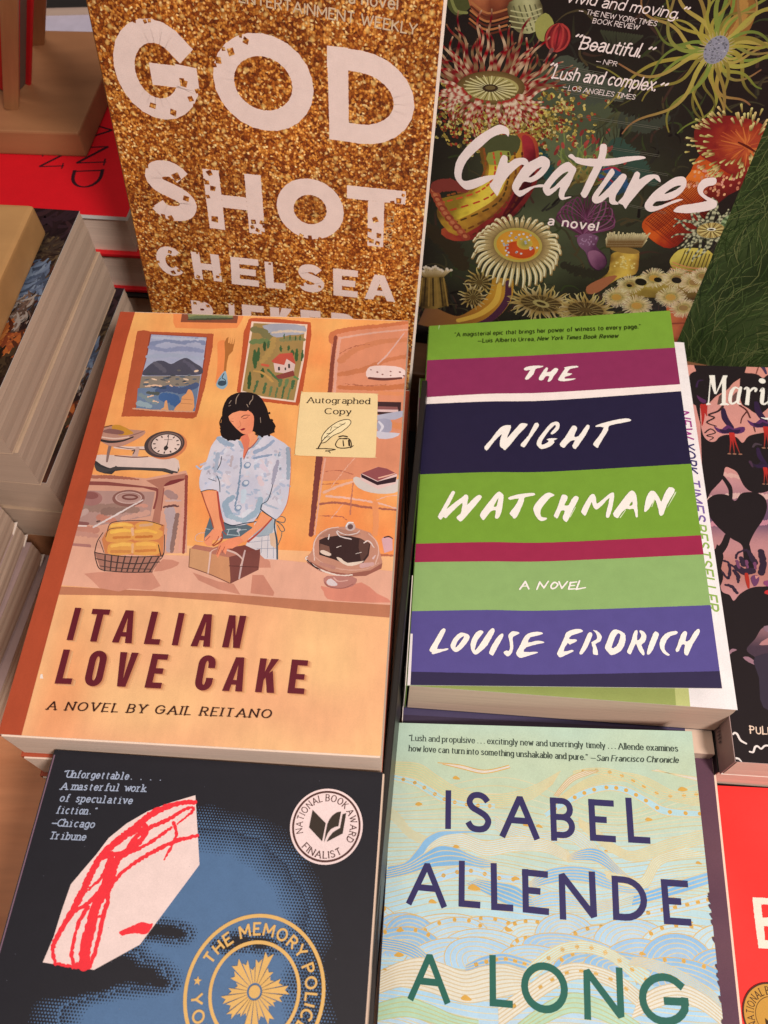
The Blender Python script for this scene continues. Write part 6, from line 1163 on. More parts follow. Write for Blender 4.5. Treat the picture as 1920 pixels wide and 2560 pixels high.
    for i in range(4): k.stroke([(p[0], p[1] + i * 2.0) for p in P('26.73,27.03,0.08 32.97,27.09,0.08 38.58,24.81,0.08')], .5, '#b0a878')
    k.poly('37.1,30.7 40.6,26.2 44.7,29.7 44.1,35.6 40.0,37.0', '#96904c', smooth=3)
    x, y, r = pt('47.35,35.06,5.42'); k.ell(x, y, r, r * 1.05, '#4c1418', inner='#b03034')
    for i in range(7): k.stroke([(x + r * .9 * math.sin((i - 3) * .42) * math.cos(t), y + r * math.sin(t)) for t in (-1.4, -.7, 0, .7, 1.4)], .8, ('#a83a34', '#6c1c20')[i % 2])
    k.stroke('45.90,40.09,1.72 44.75,43.26,0.87 43.33,45.20,0.35', None, '#6c4a44')
    # banded sea anemone with lace frill
    cx, cy, u = pt('22.80,59.25,0.92')
    for i in range(1500):
        x, y, _ = pt('28.93,75.26,0.10'); x += R.gauss(0, 14.5); y += R.gauss(0, 6.5) - abs(x - pt('28.93,75.26,0.10')[0]) * .22
        for m in range(R.choice((2, 3))): k.ell(x + R.uniform(-.8, .8), y + R.uniform(-.8, .8), R.uniform(.5, 1.15), R.uniform(.4, .9), R.choice(('#b49a48', '#c8ac58', '#8c7234', '#9c3a28', '#c4b070', '#5c5028', '#7c2c22')), R.uniform(0, 90), 6, up=(m == 0 and i % 12 == 0))
    for ring_, n, L in ((1.0, 34, 21), (.85, 30, 17), (.7, 26, 13)):
        for i in range(n):
            a = i / n * 6.283 + R.uniform(-.08, .08); x, y = cx + 17 * ring_ * math.cos(a), cy + 8.5 * ring_ * math.sin(a)
            up_ = -1 if math.sin(a) < .25 else 1
            tentacle((x, y), math.atan2(.9 * math.sin(a) + (-.9 if up_ < 0 else .3), math.cos(a)), L * R.uniform(.7, 1.15) * (1.15 if up_ < 0 else .75), R.uniform(1.5, 2.1), R.choice((('#8a2a26', '#b08868'), ('#6c2020', '#9a7454'), ('#8c3028', '#b89474'), ('#742420', '#7c5a3c'))), R.uniform(-.7, .7), .35, 11, .35, 2)
    k.ell(cx, cy, 15, 7.4, '#5c4424', -8, inner='#a88850'); k.ell(cx + .8, cy, 11.5, 5.2, '#a8985c', -8)
    for i in range(40):
        a = i / 40 * 6.283; k.stroke([(cx + 3.2 * math.cos(a), cy + 1.5 * math.sin(a)), (cx + 11.5 * math.cos(a), cy + 5.2 * math.sin(a))], .42, ('#cfc08c', '#6a5c34')[i % 2], smooth=0, up=(i < 2))
    k.ell(cx, cy, 3.4, 1.7, '#3a2a1c', -8); k.ell(cx, cy - .2, 2.2, .9, '#6c5834', -8)
    for i in range(26):
        a = R.uniform(.2, 2.9); x, y = cx + 13 * math.cos(a), cy + 6.5 * math.sin(a)
        tentacle((x, y), a + R.uniform(-.5, .5), R.uniform(8, 17), 1.8, ('#a03028', '#d8c0a0'), R.uniform(-1, 1), .4, 9, .4, 1)
    # striped trunk in yellow and red
    k.poly('38.0,78.0 45.9,78.8 49.5,87.6 50.8,100.3 44.6,117.3 31.1,132.9 15.6,138.8 8.4,133.1 26.2,120.4 36.4,104.8 40.2,91.1', sh(('#a8482c', '#8a2a26', '#4c1418'), '24.71,108.95,0.11', '44.38,122.09,0.11'), smooth=3)
    k.poly('40.1,78.7 45.1,80.0 48.4,89.9 48.3,102.9 41.6,117.8 37.0,122.1 41.7,106.2 43.1,90.7', sh(('#9a2a30', '#6a1620', '#3c0e16'), '40.23,91.10,0.10', '48.69,94.09,0.10'), smooth=3)
    k.poly('22.1,85.4 37.3,79.1 41.1,84.7 41.5,98.5 39.3,110.0 30.0,124.5 16.3,135.5 5.6,126.2 7.8,116.3 18.6,109.9 25.7,100.9', sh(('#6c4a20', '#b8862e', '#a06c28', '#6a3a1c'), '19.10,105.32,0.11', '38.17,116.01,0.11'), smooth=3)
    k.poly('26.5,88.9 35.6,87.1 36.4,98.2 34.1,109.7 25.0,119.4 13.2,127.3 6.4,123.6 6.7,115.9 20.7,110.2 27.7,100.6', sh(('#8a6a24', '#d8b83c', '#e0c048', '#b0802c'), '19.37,107.54,0.11', '35.79,114.07,0.11'), smooth=3)
    k.poly('23.1,82.2 38.2,78.9 39.1,87.1 32.2,90.2 25.8,90.6', '#4a4a2c', smooth=3); k.poly('26.0,89.0 35.6,86.7 36.1,92.8 27.3,94.7', '#8a8a3c', smooth=2)
    for s, c, w in (('23.82,87.25,0.10 25.74,97.64,0.10 21.39,107.21,0.11 9.67,113.67,0.11', '#8c4a22', 1.0), ('28.46,88.65,0.10 30.49,99.09,0.10 24.71,108.95,0.11 6.97,118.20,0.11', '#c4482c', .9), ('31.85,88.14,0.10 34.10,99.63,0.10 29.22,111.66,0.11 8.53,123.29,0.11', '#b43c28', .9), ('35.22,87.63,0.10 37.22,100.24,0.10 33.76,114.40,0.11 14.42,128.37,0.11', '#4c3418', .9), ('38.11,87.20,0.10 40.35,100.85,0.10 36.31,117.49,0.11 19.19,132.49,0.11', '#6c3a1c', 1.0), ('41.46,86.69,0.10 43.79,100.31,0.10 40.38,116.82,0.11 24.71,133.41,0.11', '#5a2418', 1.0)):
        q = catmull([p[:2] for p in P(s)], 9); k.layer()
        for a, b in zip(q[::2], q[1::2]): k.stroke([a, b], w, c, smooth=0, up=False)
    for i in range(11):
        t = i / 10; x, y = lerp(pt('2.75,112.48,0.11'), pt('21.15,135.28,0.12'), t)[:2]; x -= 2.2 * math.sin(t * 3.1); k.ell(x, y, 2.5, 2.2, ('#8c3a28', '#a04a30')[i % 2], 30, 12); k.ell(x - .3, y - .2, 1.3, 1.0, '#b86a44', 30, 9)
    for s in ('4.09,109.97,6.50 10.11,107.88,6.45 17.48,108.97,4.30',): k.stroke(s, None, '#7c342c', rough=.5)
    # right-hand red anemone
    k.poly('119.0,76.0 131.1,81.3 143.0,85.7 137.7,91.9 132.9,100.4 127.9,115.0 120.8,124.7 110.7,121.6 104.4,115.5 105.2,109.5 112.7,101.4 116.9,89.8', sh(('#b84a1e', '#c8541e', '#9a2c18', '#5c1416'), '110.23,99.63,0.10', '131.78,108.50,0.10', .3), smooth=3)
    k.poly('117.7,83.4 125.6,87.4 122.1,99.9 115.7,111.2 110.3,116.8 106.8,111.6 113.7,101.3', sh(('#d8702a', '#c45a24', '#a03818'), '111.75,94.98,0.10', '121.57,104.50,0.10'), smooth=3); k.poly('129.1,83.7 143.2,86.2 137.2,93.1 132.4,101.6 128.6,107.9 127.5,95.7', sh(('#8a2420', '#6c1c1a', '#3a0e10'), '126.55,87.25,0.10', '135.15,101.12,0.10'), smooth=2)
    k.layer()
    for i in range(22):
        t = i / 21; a, b = lerp(pt('118.40,88.54,0.10'), pt('136.60,91.53,0.10'), t), lerp(pt('105.34,111.81,0.11'), pt('123.38,123.00,0.11'), t); k.stroke([a[:2], b[:2]], .35, '#6a1e14', smooth=0, up=False)
    for i in range(14):
        t = i / 13; a, b = lerp(pt('115.45,94.39,0.10'), pt('105.17,113.01,0.11'), t), lerp(pt('131.25,104.02,0.10'), pt('122.59,123.75,0.11'), t); k.stroke([a[:2], lerp(a, b, .5)[:2], b[:2]], .3, '#7c2416', smooth=0, up=False)
    k.layer()
    for i in range(70):
        t, q = R.random(), R.random(); a, b = lerp(pt('119.41,80.02,0.10'), pt('143.38,86.71,0.10'), t), lerp(pt('117.55,91.88,0.10'), pt('134.79,94.54,0.10'), t); x, y = lerp(a, b, q)[:2]; k.ell(x, y, .6, .75, R.choice(('#e0a070', '#d89078', '#c87858')), 0, 8, up=False)
    cx, cy, u = pt('131.72,70.10,0.09')
    k.poly('113.0,66.0 115.5,59.9 125.2,57.1 136.2,57.9 147.1,63.0 150.6,74.2 146.2,84.2 136.6,83.6 125.6,79.1 117.8,75.2', rad(('#c8642c', '#a03a22', '#84221e', '#6a1a1a', '#8a3c24'), '136.04,69.46,0.09', 30, .8), smooth=3)
    mx, my, _ = pt('136.90,69.33,0.09')
    for i in range(46):
        a = i / 46 * 6.283; k.stroke([(mx + 2 * math.cos(a), my + 1.4 * math.sin(a)), (mx + R.uniform(7, 16) * math.cos(a), my + R.uniform(5, 10) * math.sin(a))], [.9, .3], R.choice(('#b4502c', '#a03c28', '#c86a34')), smooth=0)
    for i in range(120):
        a = R.uniform(0, 6.283); r = R.uniform(.5, 1.02); x, y = mx - 6 + 19 * r * math.cos(a), my - .5 + 14.5 * r * math.sin(a); b = math.atan2(y - my, x - mx); l = R.uniform(1.5, 3.4)
        k.stroke([(x, y), (x + l * math.cos(b), y + l * math.sin(b))], [.5, 1.0], [R.choice(('#8a6a34', '#6c4a24')), R.choice(('#cfc078', '#b8a860', '#d8b878'))], smooth=0)
    k.stroke('132.77,67.98,0.64 136.90,69.33,1.11 141.23,71.15,0.56', None, '#5c1c14')
    # tree tentacles, purple medusa
    x, y, u = pt('77.48,120.68,0.11')
    for i in range(17):
        a = -math.pi * i / 16; ex, ey = x + 13.5 * math.cos(a), y - 5 + 10.5 * math.sin(a)
        k.stroke([(x + (i - 8) * .35, y + 5), (ex * .9 + x * .1 , (y + ey) / 2 + 1), (ex, ey), (ex * .7 + x * .3, ey - 1.4), (x + (i - 8) * .5, y - 3)], [.9, .7, .6, .5, .3], R.choice(('#6a3450', '#7c4660', '#54283c')), smooth=5)
    k.poly('75.6,126.5 79.1,123.4 85.5,124.1 85.8,129.6 91.0,133.7 93.4,139.0 90.2,143.5 85.3,141.1 81.6,134.1 77.7,131.0', sh(('#7a5068', '#5a3048', '#341a2a'), '79.48,129.48,0.11', '91.02,133.70,0.11'), smooth=3)
    k.poly('82.6,133.9 86.4,132.0 91.3,134.9 93.0,139.7 90.1,143.1 85.7,140.4', sh(('#8c5870', '#6a3a54', '#3c2032'), '84.48,137.41,0.11', '93.04,139.72,0.11'), smooth=3)
    for i in range(26): px, py, _ = pt('81.15,126.72,0.11'); k.ell(px + R.uniform(-3.4, 3.6), py + R.uniform(-2, 3), .38, .38, '#a07890', 0, 6, up=(i == 0))
    # parasol anemone on a bent stalk
    st = '43.41,156.80,10.97 43.61,169.29,12.59 36.77,182.26,13.04 23.79,192.39,12.07 6.72,189.71,14.72 3.06,188.93,16.04'
    k.stroke(st, None, ['#a8782c', '#b8802c', '#a46c28', '#8c5a2c', '#7c5030', '#6c4630'], cap=False); k.stroke('46.55,158.95,2.94 47.38,171.42,3.79 39.67,186.17,3.68 26.49,194.93,2.70', None, '#4c2838'); k.stroke('42.38,161.11,2.47 41.79,172.50,3.30 34.48,182.71,3.13 23.46,189.41,2.66', None, '#d0a040')
    cx, cy, u = pt('47.70,135.69,0.11')
    for i in range(40):
        a = i / 40 * 6.283; r0x, r0y = 11, 9
        x0, y0 = cx + r0x * math.cos(a), cy + r0y * math.sin(a); L = R.uniform(11, 14)
        dn = 1.0
        pts = [(x0, y0, 1.7), (x0 + L * .45 * math.cos(a), y0 + L * .40 * math.sin(a) + .6 * dn, 1.9), (x0 + L * .75 * math.cos(a), y0 + L * .7 * math.sin(a) + 2.0 * dn, 1.7), (x0 + L * .85 * math.cos(a), y0 + L * .9 * math.sin(a) + 5.0 * dn, 1.5)]
        k.stroke(pts, None, ['#6c4c28', '#b89c68', '#ccb484', '#8c6a3c'], smooth=4); k.stroke([(q[0] - .3, q[1] - .3) for q in pts[1:]], .5, '#e8d8b0', smooth=3)
    k.ell(cx, cy, 12.2, 10, '#b09848'); k.ell(cx, cy, 10.8, 8.6, '#c8862c', inner='#d89a34'); k.ell(cx + 1.5, cy + 2.5, 7.6, 5, '#b8401c', inner='#c44a20'); k.ell(cx + 3.2, cy - 1.5, 4, 3.4, '#c8a03c', inner='#8a8440')
    for i in range(30): a = R.uniform(0, 6.283); r = R.uniform(.4, .95); k.ell(cx + 10.5 * r * math.cos(a), cy + 8.3 * r * math.sin(a), .62, .6, R.choice(('#c8c4c0', '#a8a4a8')), 0, 8, up=(i == 0))
    # vase at the left edge
    k.poly('0.7,166.1 4.3,161.3 12.3,161.2 16.5,180.3 1.5,184.7 -0.8,177.8', sh(('#2e2216', '#6c5028', '#8a6a34', '#3a2a18'), '-0.41,174.85,0.13', '15.67,171.79,0.13'), smooth=2)
    for i in range(7): a = lerp(pt('1.13,164.66,0.13'), pt('12.43,162.56,0.12'), i / 6); b = lerp(pt('0.83,183.38,0.13'), pt('16.54,180.32,0.13'), i / 6); k.stroke([a[:2], b[:2]], .9, ('#8c6a34', '#3a2a18')[i % 2], smooth=0)
    for i in range(16): x, y = lerp(pt('1.59,163.18,0.13'), pt('12.29,161.20,0.12'), i / 15)[:2]; p = tentacle((x, y), -math.pi / 2 + (i - 7.5) * .09, R.uniform(4, 8), 1.0, ('#8a6c40', '#c4a880'), 0, .1, 5, .9); k.ell(p[-1][0], p[-1][1], .8, .8, '#d0b8a0', 0, 8)
    # brush anemone
    k.poly('94.8,131.8 105.4,128.6 108.1,134.4 108.6,142.1 101.6,146.0 93.1,155.6 87.8,158.7 87.3,154.0 94.8,144.6 94.5,136.9', sh(('#6c4a20', '#b8903c', '#d0a848', '#8a5c28'), '93.24,138.39,0.11', '109.09,138.08,0.11'), smooth=3); k.poly('86.7,154.1 93.3,147.5 100.2,144.9 94.2,155.4 88.8,158.5', '#9c5a3c', smooth=3)
    for i in range(34): x, y, _ = pt('101.70,136.22,0.11'); k.ell(x + R.uniform(-5, 5), y + R.uniform(-3.4, 3.4), .5, .5, '#d8bc70', 0, 7, up=(i == 0))
    k.ell(*pt('99.89,129.36,0.11')[:2], 7.2, 1.8, '#8c6a34')
    for row in range(3):
        for i in range(20): x, y = lerp(pt('91.05,127.45,0.11'), pt('106.92,124.67,0.11'), i / 19)[:2]; tentacle((x, y - row * 1.4 + 1.5), -math.pi / 2 + (i - 9.5) * .035, R.uniform(5, 7), 1.0, ('#6c4c28', '#cbb888'), 0, .06, 5, .8)
    # spotted small anemone at the right edge
    k.poly('122.7,129.3 126.6,123.6 138.6,122.7 145.2,130.2 143.8,138.1 130.2,138.1 123.7,134.1', sh(('#c8b050', '#a08838', '#5a4820'), '131.27,125.28,0.11', '135.52,138.38,0.11'), smooth=3)
    for i in range(9): a = lerp(pt('127.99,124.63,0.11'), pt('141.30,124.72,0.11'), i / 8); b = lerp(pt('127.66,133.42,0.11'), pt('141.77,132.12,0.11'), i / 8); k.stroke([a[:2], b[:2]], .6, '#5c4a20', smooth=0)
    for i in range(4): k.stroke([(p[0], p[1] + i * 1.8) for p in P('124.15,132.16,0.11 132.97,133.72,0.11 143.07,132.89,0.11')], .5, '#c47a50')
    cx, cy, u = pt('135.90,111.87,0.10')
    for i in range(34):
        a = i / 34 * 6.283; tentacle((cx + 4 * math.cos(a), cy + 2.4 * math.sin(a)), a, R.uniform(10, 19), 1.5, ('#2a2a20', '#c0b890'), R.uniform(-1, 1), .5, 12, .45, 1)
    for i in range(5): tentacle((cx + 4, cy - 3), -1.1 + i * .12, R.uniform(13, 18), 1.8, ('#9cac78', '#38482c'), R.uniform(-1, 1), .6, 11, .5, 1)
    k.ell(cx, cy, 6.4, 4.2, '#a88c50', -8)
    for i in range(22): a = i / 22 * 6.283; k.stroke([(cx + 2 * math.cos(a), cy + 1 * math.sin(a)), (cx + 6 * math.cos(a), cy + 3.9 * math.sin(a))], .4, ('#d0bc78', '#54401f')[i % 2], smooth=0, up=(i < 2))
    k.ell(cx, cy - .6, 2.0, .8, '#e0d8c0', -8); k.ell(cx, cy - .5, 1.3, .45, '#30241a', -8)
    # terracotta foot and feathery crowns
    k.poly('128.9,158.4 142.5,159.9 147.9,183.7 138.3,185.7', sh(('#b45c34', '#9a482a', '#5c2818'), '134.04,171.62,0.12', '145.38,172.24,0.12'), smooth=0); k.stroke('133.94,169.46,0.99 143.63,166.80,0.98', None, '#7c3420')
    k.poly('99.6,164.1 102.6,149.8 115.2,140.8 135.5,138.4 143.1,142.2 141.2,156.0 130.2,155.4 117.1,155.2', sh(('#b89c48', '#8a6c30', '#4a3218'), '115.88,143.33,0.12', '122.73,159.61,0.12'), smooth=3)
    def fluff(s, n=60, c1='#d8c49a', c2='#c8a888'):
        x, y, r = pt(s); k.ell(x, y, r * .62, r * .5, '#a8904a'); 
        for i in range(n): a = i / n * 6.283; k.stroke([(x + r * .4 * math.cos(a), y + r * .34 * math.sin(a)), (x + r * R.uniform(.9, 1.1) * math.cos(a + .1), y + r * R.uniform(.75, .95) * math.sin(a + .1))], [.55, .3], [R.choice(('#b09858', '#c4a468')), R.choice((c1, c2))], smooth=0, up=(i % 20 == 0))
        k.ell(x, y, r * .34, r * .26, R.choice(('#8c6a3c', '#b4843c')))
    for s in ('103.04,157.88,7.22', '114.40,161.24,7.75', '117.90,142.95,6.68', '128.95,140.90,6.85', '137.71,141.88,7.08', '129.41,152.81,7.31', '137.57,158.11,6.92', '140.45,137.47,5.64', '107.74,148.83,6.57'): fluff(s)
    for s in ('112.45,146.35,3.03', '120.21,143.57,2.08', '129.13,142.17,2.52', '107.40,149.56,1.41'): x, y, r = pt(s); k.ell(x, y, r, r * .7, '#1e1612', 10)
    # spiny sun at the foot
    for cx_, n, rx, ry in (('65.87,169.27,0.13', 60, 21, 9), ('89.57,168.93,0.12', 50, 18, 9), ('31.70,161.73,0.12', 14, 9, 9), ('29.60,171.98,0.13', 16, 8, 9)):
        x, y, _ = pt(cx_)
        for i in range(n):
            a = i / n * 6.283; tentacle((x + rx * .45 * math.cos(a), y + ry * .45 * math.sin(a)), a, R.uniform(.5, .75) * (rx + ry) / 2, 1.5, ('#7c5c2c', R.choice(('#c8b06c', '#b89858', '#d0b884'))), R.uniform(-1, 1), .3, 7, .2)
        k.ell(x, y, rx * .52, ry * .55, '#5a4424'); 
        for i in range(28): a = i / 28 * 6.283; k.stroke([(x + rx * .2 * math.cos(a), y + ry * .2 * math.sin(a)), (x + rx * .52 * math.cos(a), y + ry * .55 * math.sin(a))], .35, ('#8c7444', '#2c2014')[i % 2], smooth=0, up=(i < 2))
    x, y, _ = pt('65.87,169.27,0.13'); k.ell(x, y, 4.6, 2.2, '#a08c54', 10); k.ell(x, y, 2.6, 1.0, '#3c2c18', 10)
    # scratches left by the brush lettering
    for s in ('47.00,45.60,0.09 70.41,46.49,0.09', '50.87,55.89,0.09 80.15,56.49,0.09', '76.27,85.59,0.10 108.34,86.94,0.10', '81.50,91.13,0.10 113.88,92.47,0.10', '79.58,103.49,0.10 113.10,105.91,0.10', '78.26,78.08,0.10 102.04,78.58,0.10', '62.16,65.62,0.09 98.38,66.21,0.09', '48.20,51.69,0.09 71.92,52.57,0.09'):
        for o in (0, .8): k.stroke([(p[0], p[1] + o) for p in P(s)], .14, '#77705f', smooth=0, cap=False)
    # title and press quotes
    w = '#f2d8ce'
    def b(s, holes=()): k.poly(s, w, holes=holes, smooth=3, rough=.05)
    b('30.3,74.9 33.2,75.9 34.1,77.8 34.0,79.8 32.7,78.8 30.1,79.2 26.5,81.6 23.1,85.7 19.2,90.6 16.5,94.9 15.2,99.6 15.4,103.6 17.2,104.7 20.8,103.3 25.9,100.8 30.7,99.5 31.6,100.2 29.5,102.2 26.5,104.7 23.0,107.3 19.4,109.0 16.8,108.5 14.0,106.1 12.0,103.2 11.5,99.3 12.1,94.7 14.3,90.0 17.4,85.3 21.6,80.5 25.8,77.0 28.3,75.2')
    b('33.2,88.9 35.2,89.7 35.8,92.6 38.7,90.0 41.7,89.0 43.7,89.1 45.3,91.0 44.4,92.9 42.3,92.3 39.9,94.9 37.2,98.9 35.4,102.8 34.3,106.6 33.5,110.0 32.1,108.8 29.0,105.1 30.3,102.2 31.2,97.1 32.0,91.3')
    b('44.4,91.5 47.7,88.9 50.5,86.8 53.0,87.2 54.7,88.7 54.9,91.7 53.1,95.9 50.4,99.0 47.8,100.6 44.9,100.6 43.7,102.8 43.0,105.3 44.5,105.2 47.8,103.1 51.6,101.2 54.4,100.7 54.3,102.0 50.3,102.9 47.8,105.4 44.6,108.6 42.5,108.1 40.2,105.7 39.7,103.0 40.9,98.7 42.6,94.4', ['46.5,98.2 48.6,97.1 50.7,94.1 51.6,92.2 49.8,93.3 47.8,95.9'])
    b('63.1,87.8 65.4,89.2 67.3,90.6 66.9,94.2 66.2,98.3 65.3,101.6 64.7,104.0 65.1,105.6 67.6,104.8 67.9,105.3 64.4,107.2 62.7,106.2 61.9,104.0 61.8,100.8 59.6,103.9 57.1,106.2 54.7,104.3 54.0,101.6 55.2,98.3 57.8,93.0 60.6,89.3', ['57.3,102.4 59.0,101.3 61.5,97.3 64.1,92.8 62.5,93.2 60.1,96.2 58.0,100.1'])
    b('62.3,85.0 63.7,83.8 66.1,85.2 69.3,85.3 73.9,84.6 74.7,87.8 70.0,88.3 67.1,87.6 64.4,86.3')
    b('65.5,85.1 70.1,85.2 76.1,84.2 82.1,83.1 87.8,81.4 93.7,80.2 96.1,80.5 95.6,81.3 90.4,83.2 85.9,85.2 81.4,86.8 75.0,88.3 70.0,88.3 66.0,87.4')
    b('75.2,77.9 76.4,77.0 78.0,77.5 78.8,80.9 78.7,84.5 78.2,89.1 77.0,94.9 75.8,100.8 74.9,104.1 73.6,104.4 72.0,102.8 72.4,100.8 73.5,94.5 74.9,87.8 75.7,82.3')
    b('82.7,88.2 84.5,89.3 84.5,90.9 82.9,94.9 81.2,99.9 80.4,102.9 82.8,99.6 85.7,94.0 88.0,89.9 90.2,90.3 90.4,92.1 89.3,96.7 88.2,100.7 88.5,103.5 90.1,104.5 90.3,105.4 87.8,105.8 86.1,104.9 85.0,102.2 82.9,104.9 80.6,106.5 78.5,105.9 77.6,103.4 78.6,99.8 80.7,94.3')
    b('94.5,87.7 96.0,88.7 96.3,91.4 98.6,89.2 101.2,88.1 103.9,88.1 105.5,89.9 105.9,91.3 103.5,90.2 102.6,89.9 100.5,92.6 98.2,96.7 96.7,100.3 95.4,103.4 94.7,105.5 94.2,107.1 92.5,105.3 90.0,104.3 91.4,101.1 92.2,96.2 93.2,90.5 93.5,88.6')
    b('115.0,87.1 116.9,88.6 117.6,91.3 116.7,95.1 114.0,98.4 110.3,100.2 107.1,101.0 105.9,103.4 108.6,103.2 112.2,100.9 115.7,98.6 118.2,98.0 117.9,98.7 114.0,101.3 109.9,104.7 106.2,106.7 103.6,105.9 102.3,103.7 102.8,100.7 104.8,96.1 108.4,91.3 111.6,88.0', ['109.5,96.8 112.5,95.0 114.4,93.2 115.4,91.5 113.3,92.1 110.7,94.6'])
    b('128.0,85.5 129.4,85.9 130.1,87.9 129.1,89.2 127.1,90.0 125.8,91.8 126.2,93.6 128.8,95.1 132.6,96.3 134.0,98.0 133.8,100.0 131.1,101.9 127.0,103.5 121.9,104.8 117.7,105.1 116.0,104.4 117.9,101.6 123.6,99.5 128.8,97.4 128.5,96.8 124.9,94.7 123.1,92.2 122.8,89.5 124.3,86.7')
    text(k, 'a novel', '60.18,121.46,4.63 83.9,120.9', dict(weight=.18, track=.26, space=.5, cap=False), w)
    hd = dict(HAND, weight=.125, wide=.95, track=.17, rough=.06)
    cp = dict(HAND, weight=.12, shear=.1, track=.2, rough=.04)
    text(k, '“Vivid and moving.', '45.34,20.89,3.67 92.0,22.1', hd, w); text(k, '”', '93.22,20.47,3.07 94.9,20.5', dict(hd, weight=.2), w)
    text(k, '—', '53.61,24.35,1.85 55.2,24.4', cp, w); text(k, 'THE NEW YORK TIMES', '56.67,24.71,1.78 84.8,25.8', cp, w); text(k, 'BOOK REVIEW', '59.86,27.59,1.79 78.4,27.9', cp, w)
    text(k, '“', '54.07,36.07,3.55 56.1,36.1', dict(hd, weight=.2), w); text(k, 'Beautiful.', '56.97,38.01,4.73 81.5,38.3', dict(hd, weight=.135), w); text(k, '”', '84.16,37.43,3.53 86.3,37.4', dict(hd, weight=.2), w)
    text(k, '—', '64.88,42.79,1.81 66.7,42.8', cp, w); text(k, 'NPR', '67.87,42.87,1.81 73.4,43.0', cp, w)
    text(k, '“', '46.15,48.94,3.71 48.1,49.0', dict(hd, weight=.2), w); text(k, 'Lush and complex.', '48.42,51.29,4.79 91.4,51.0', hd, w); text(k, '”', '93.02,51.22,3.68 95.3,51.2', dict(hd, weight=.2), w)
    text(k, '—', '53.51,55.16,1.89 55.2,55.2', cp, w); text(k, 'LOS ANGELES TIMES', '55.98,55.45,1.97 84.4,55.7', cp, w)
    return k

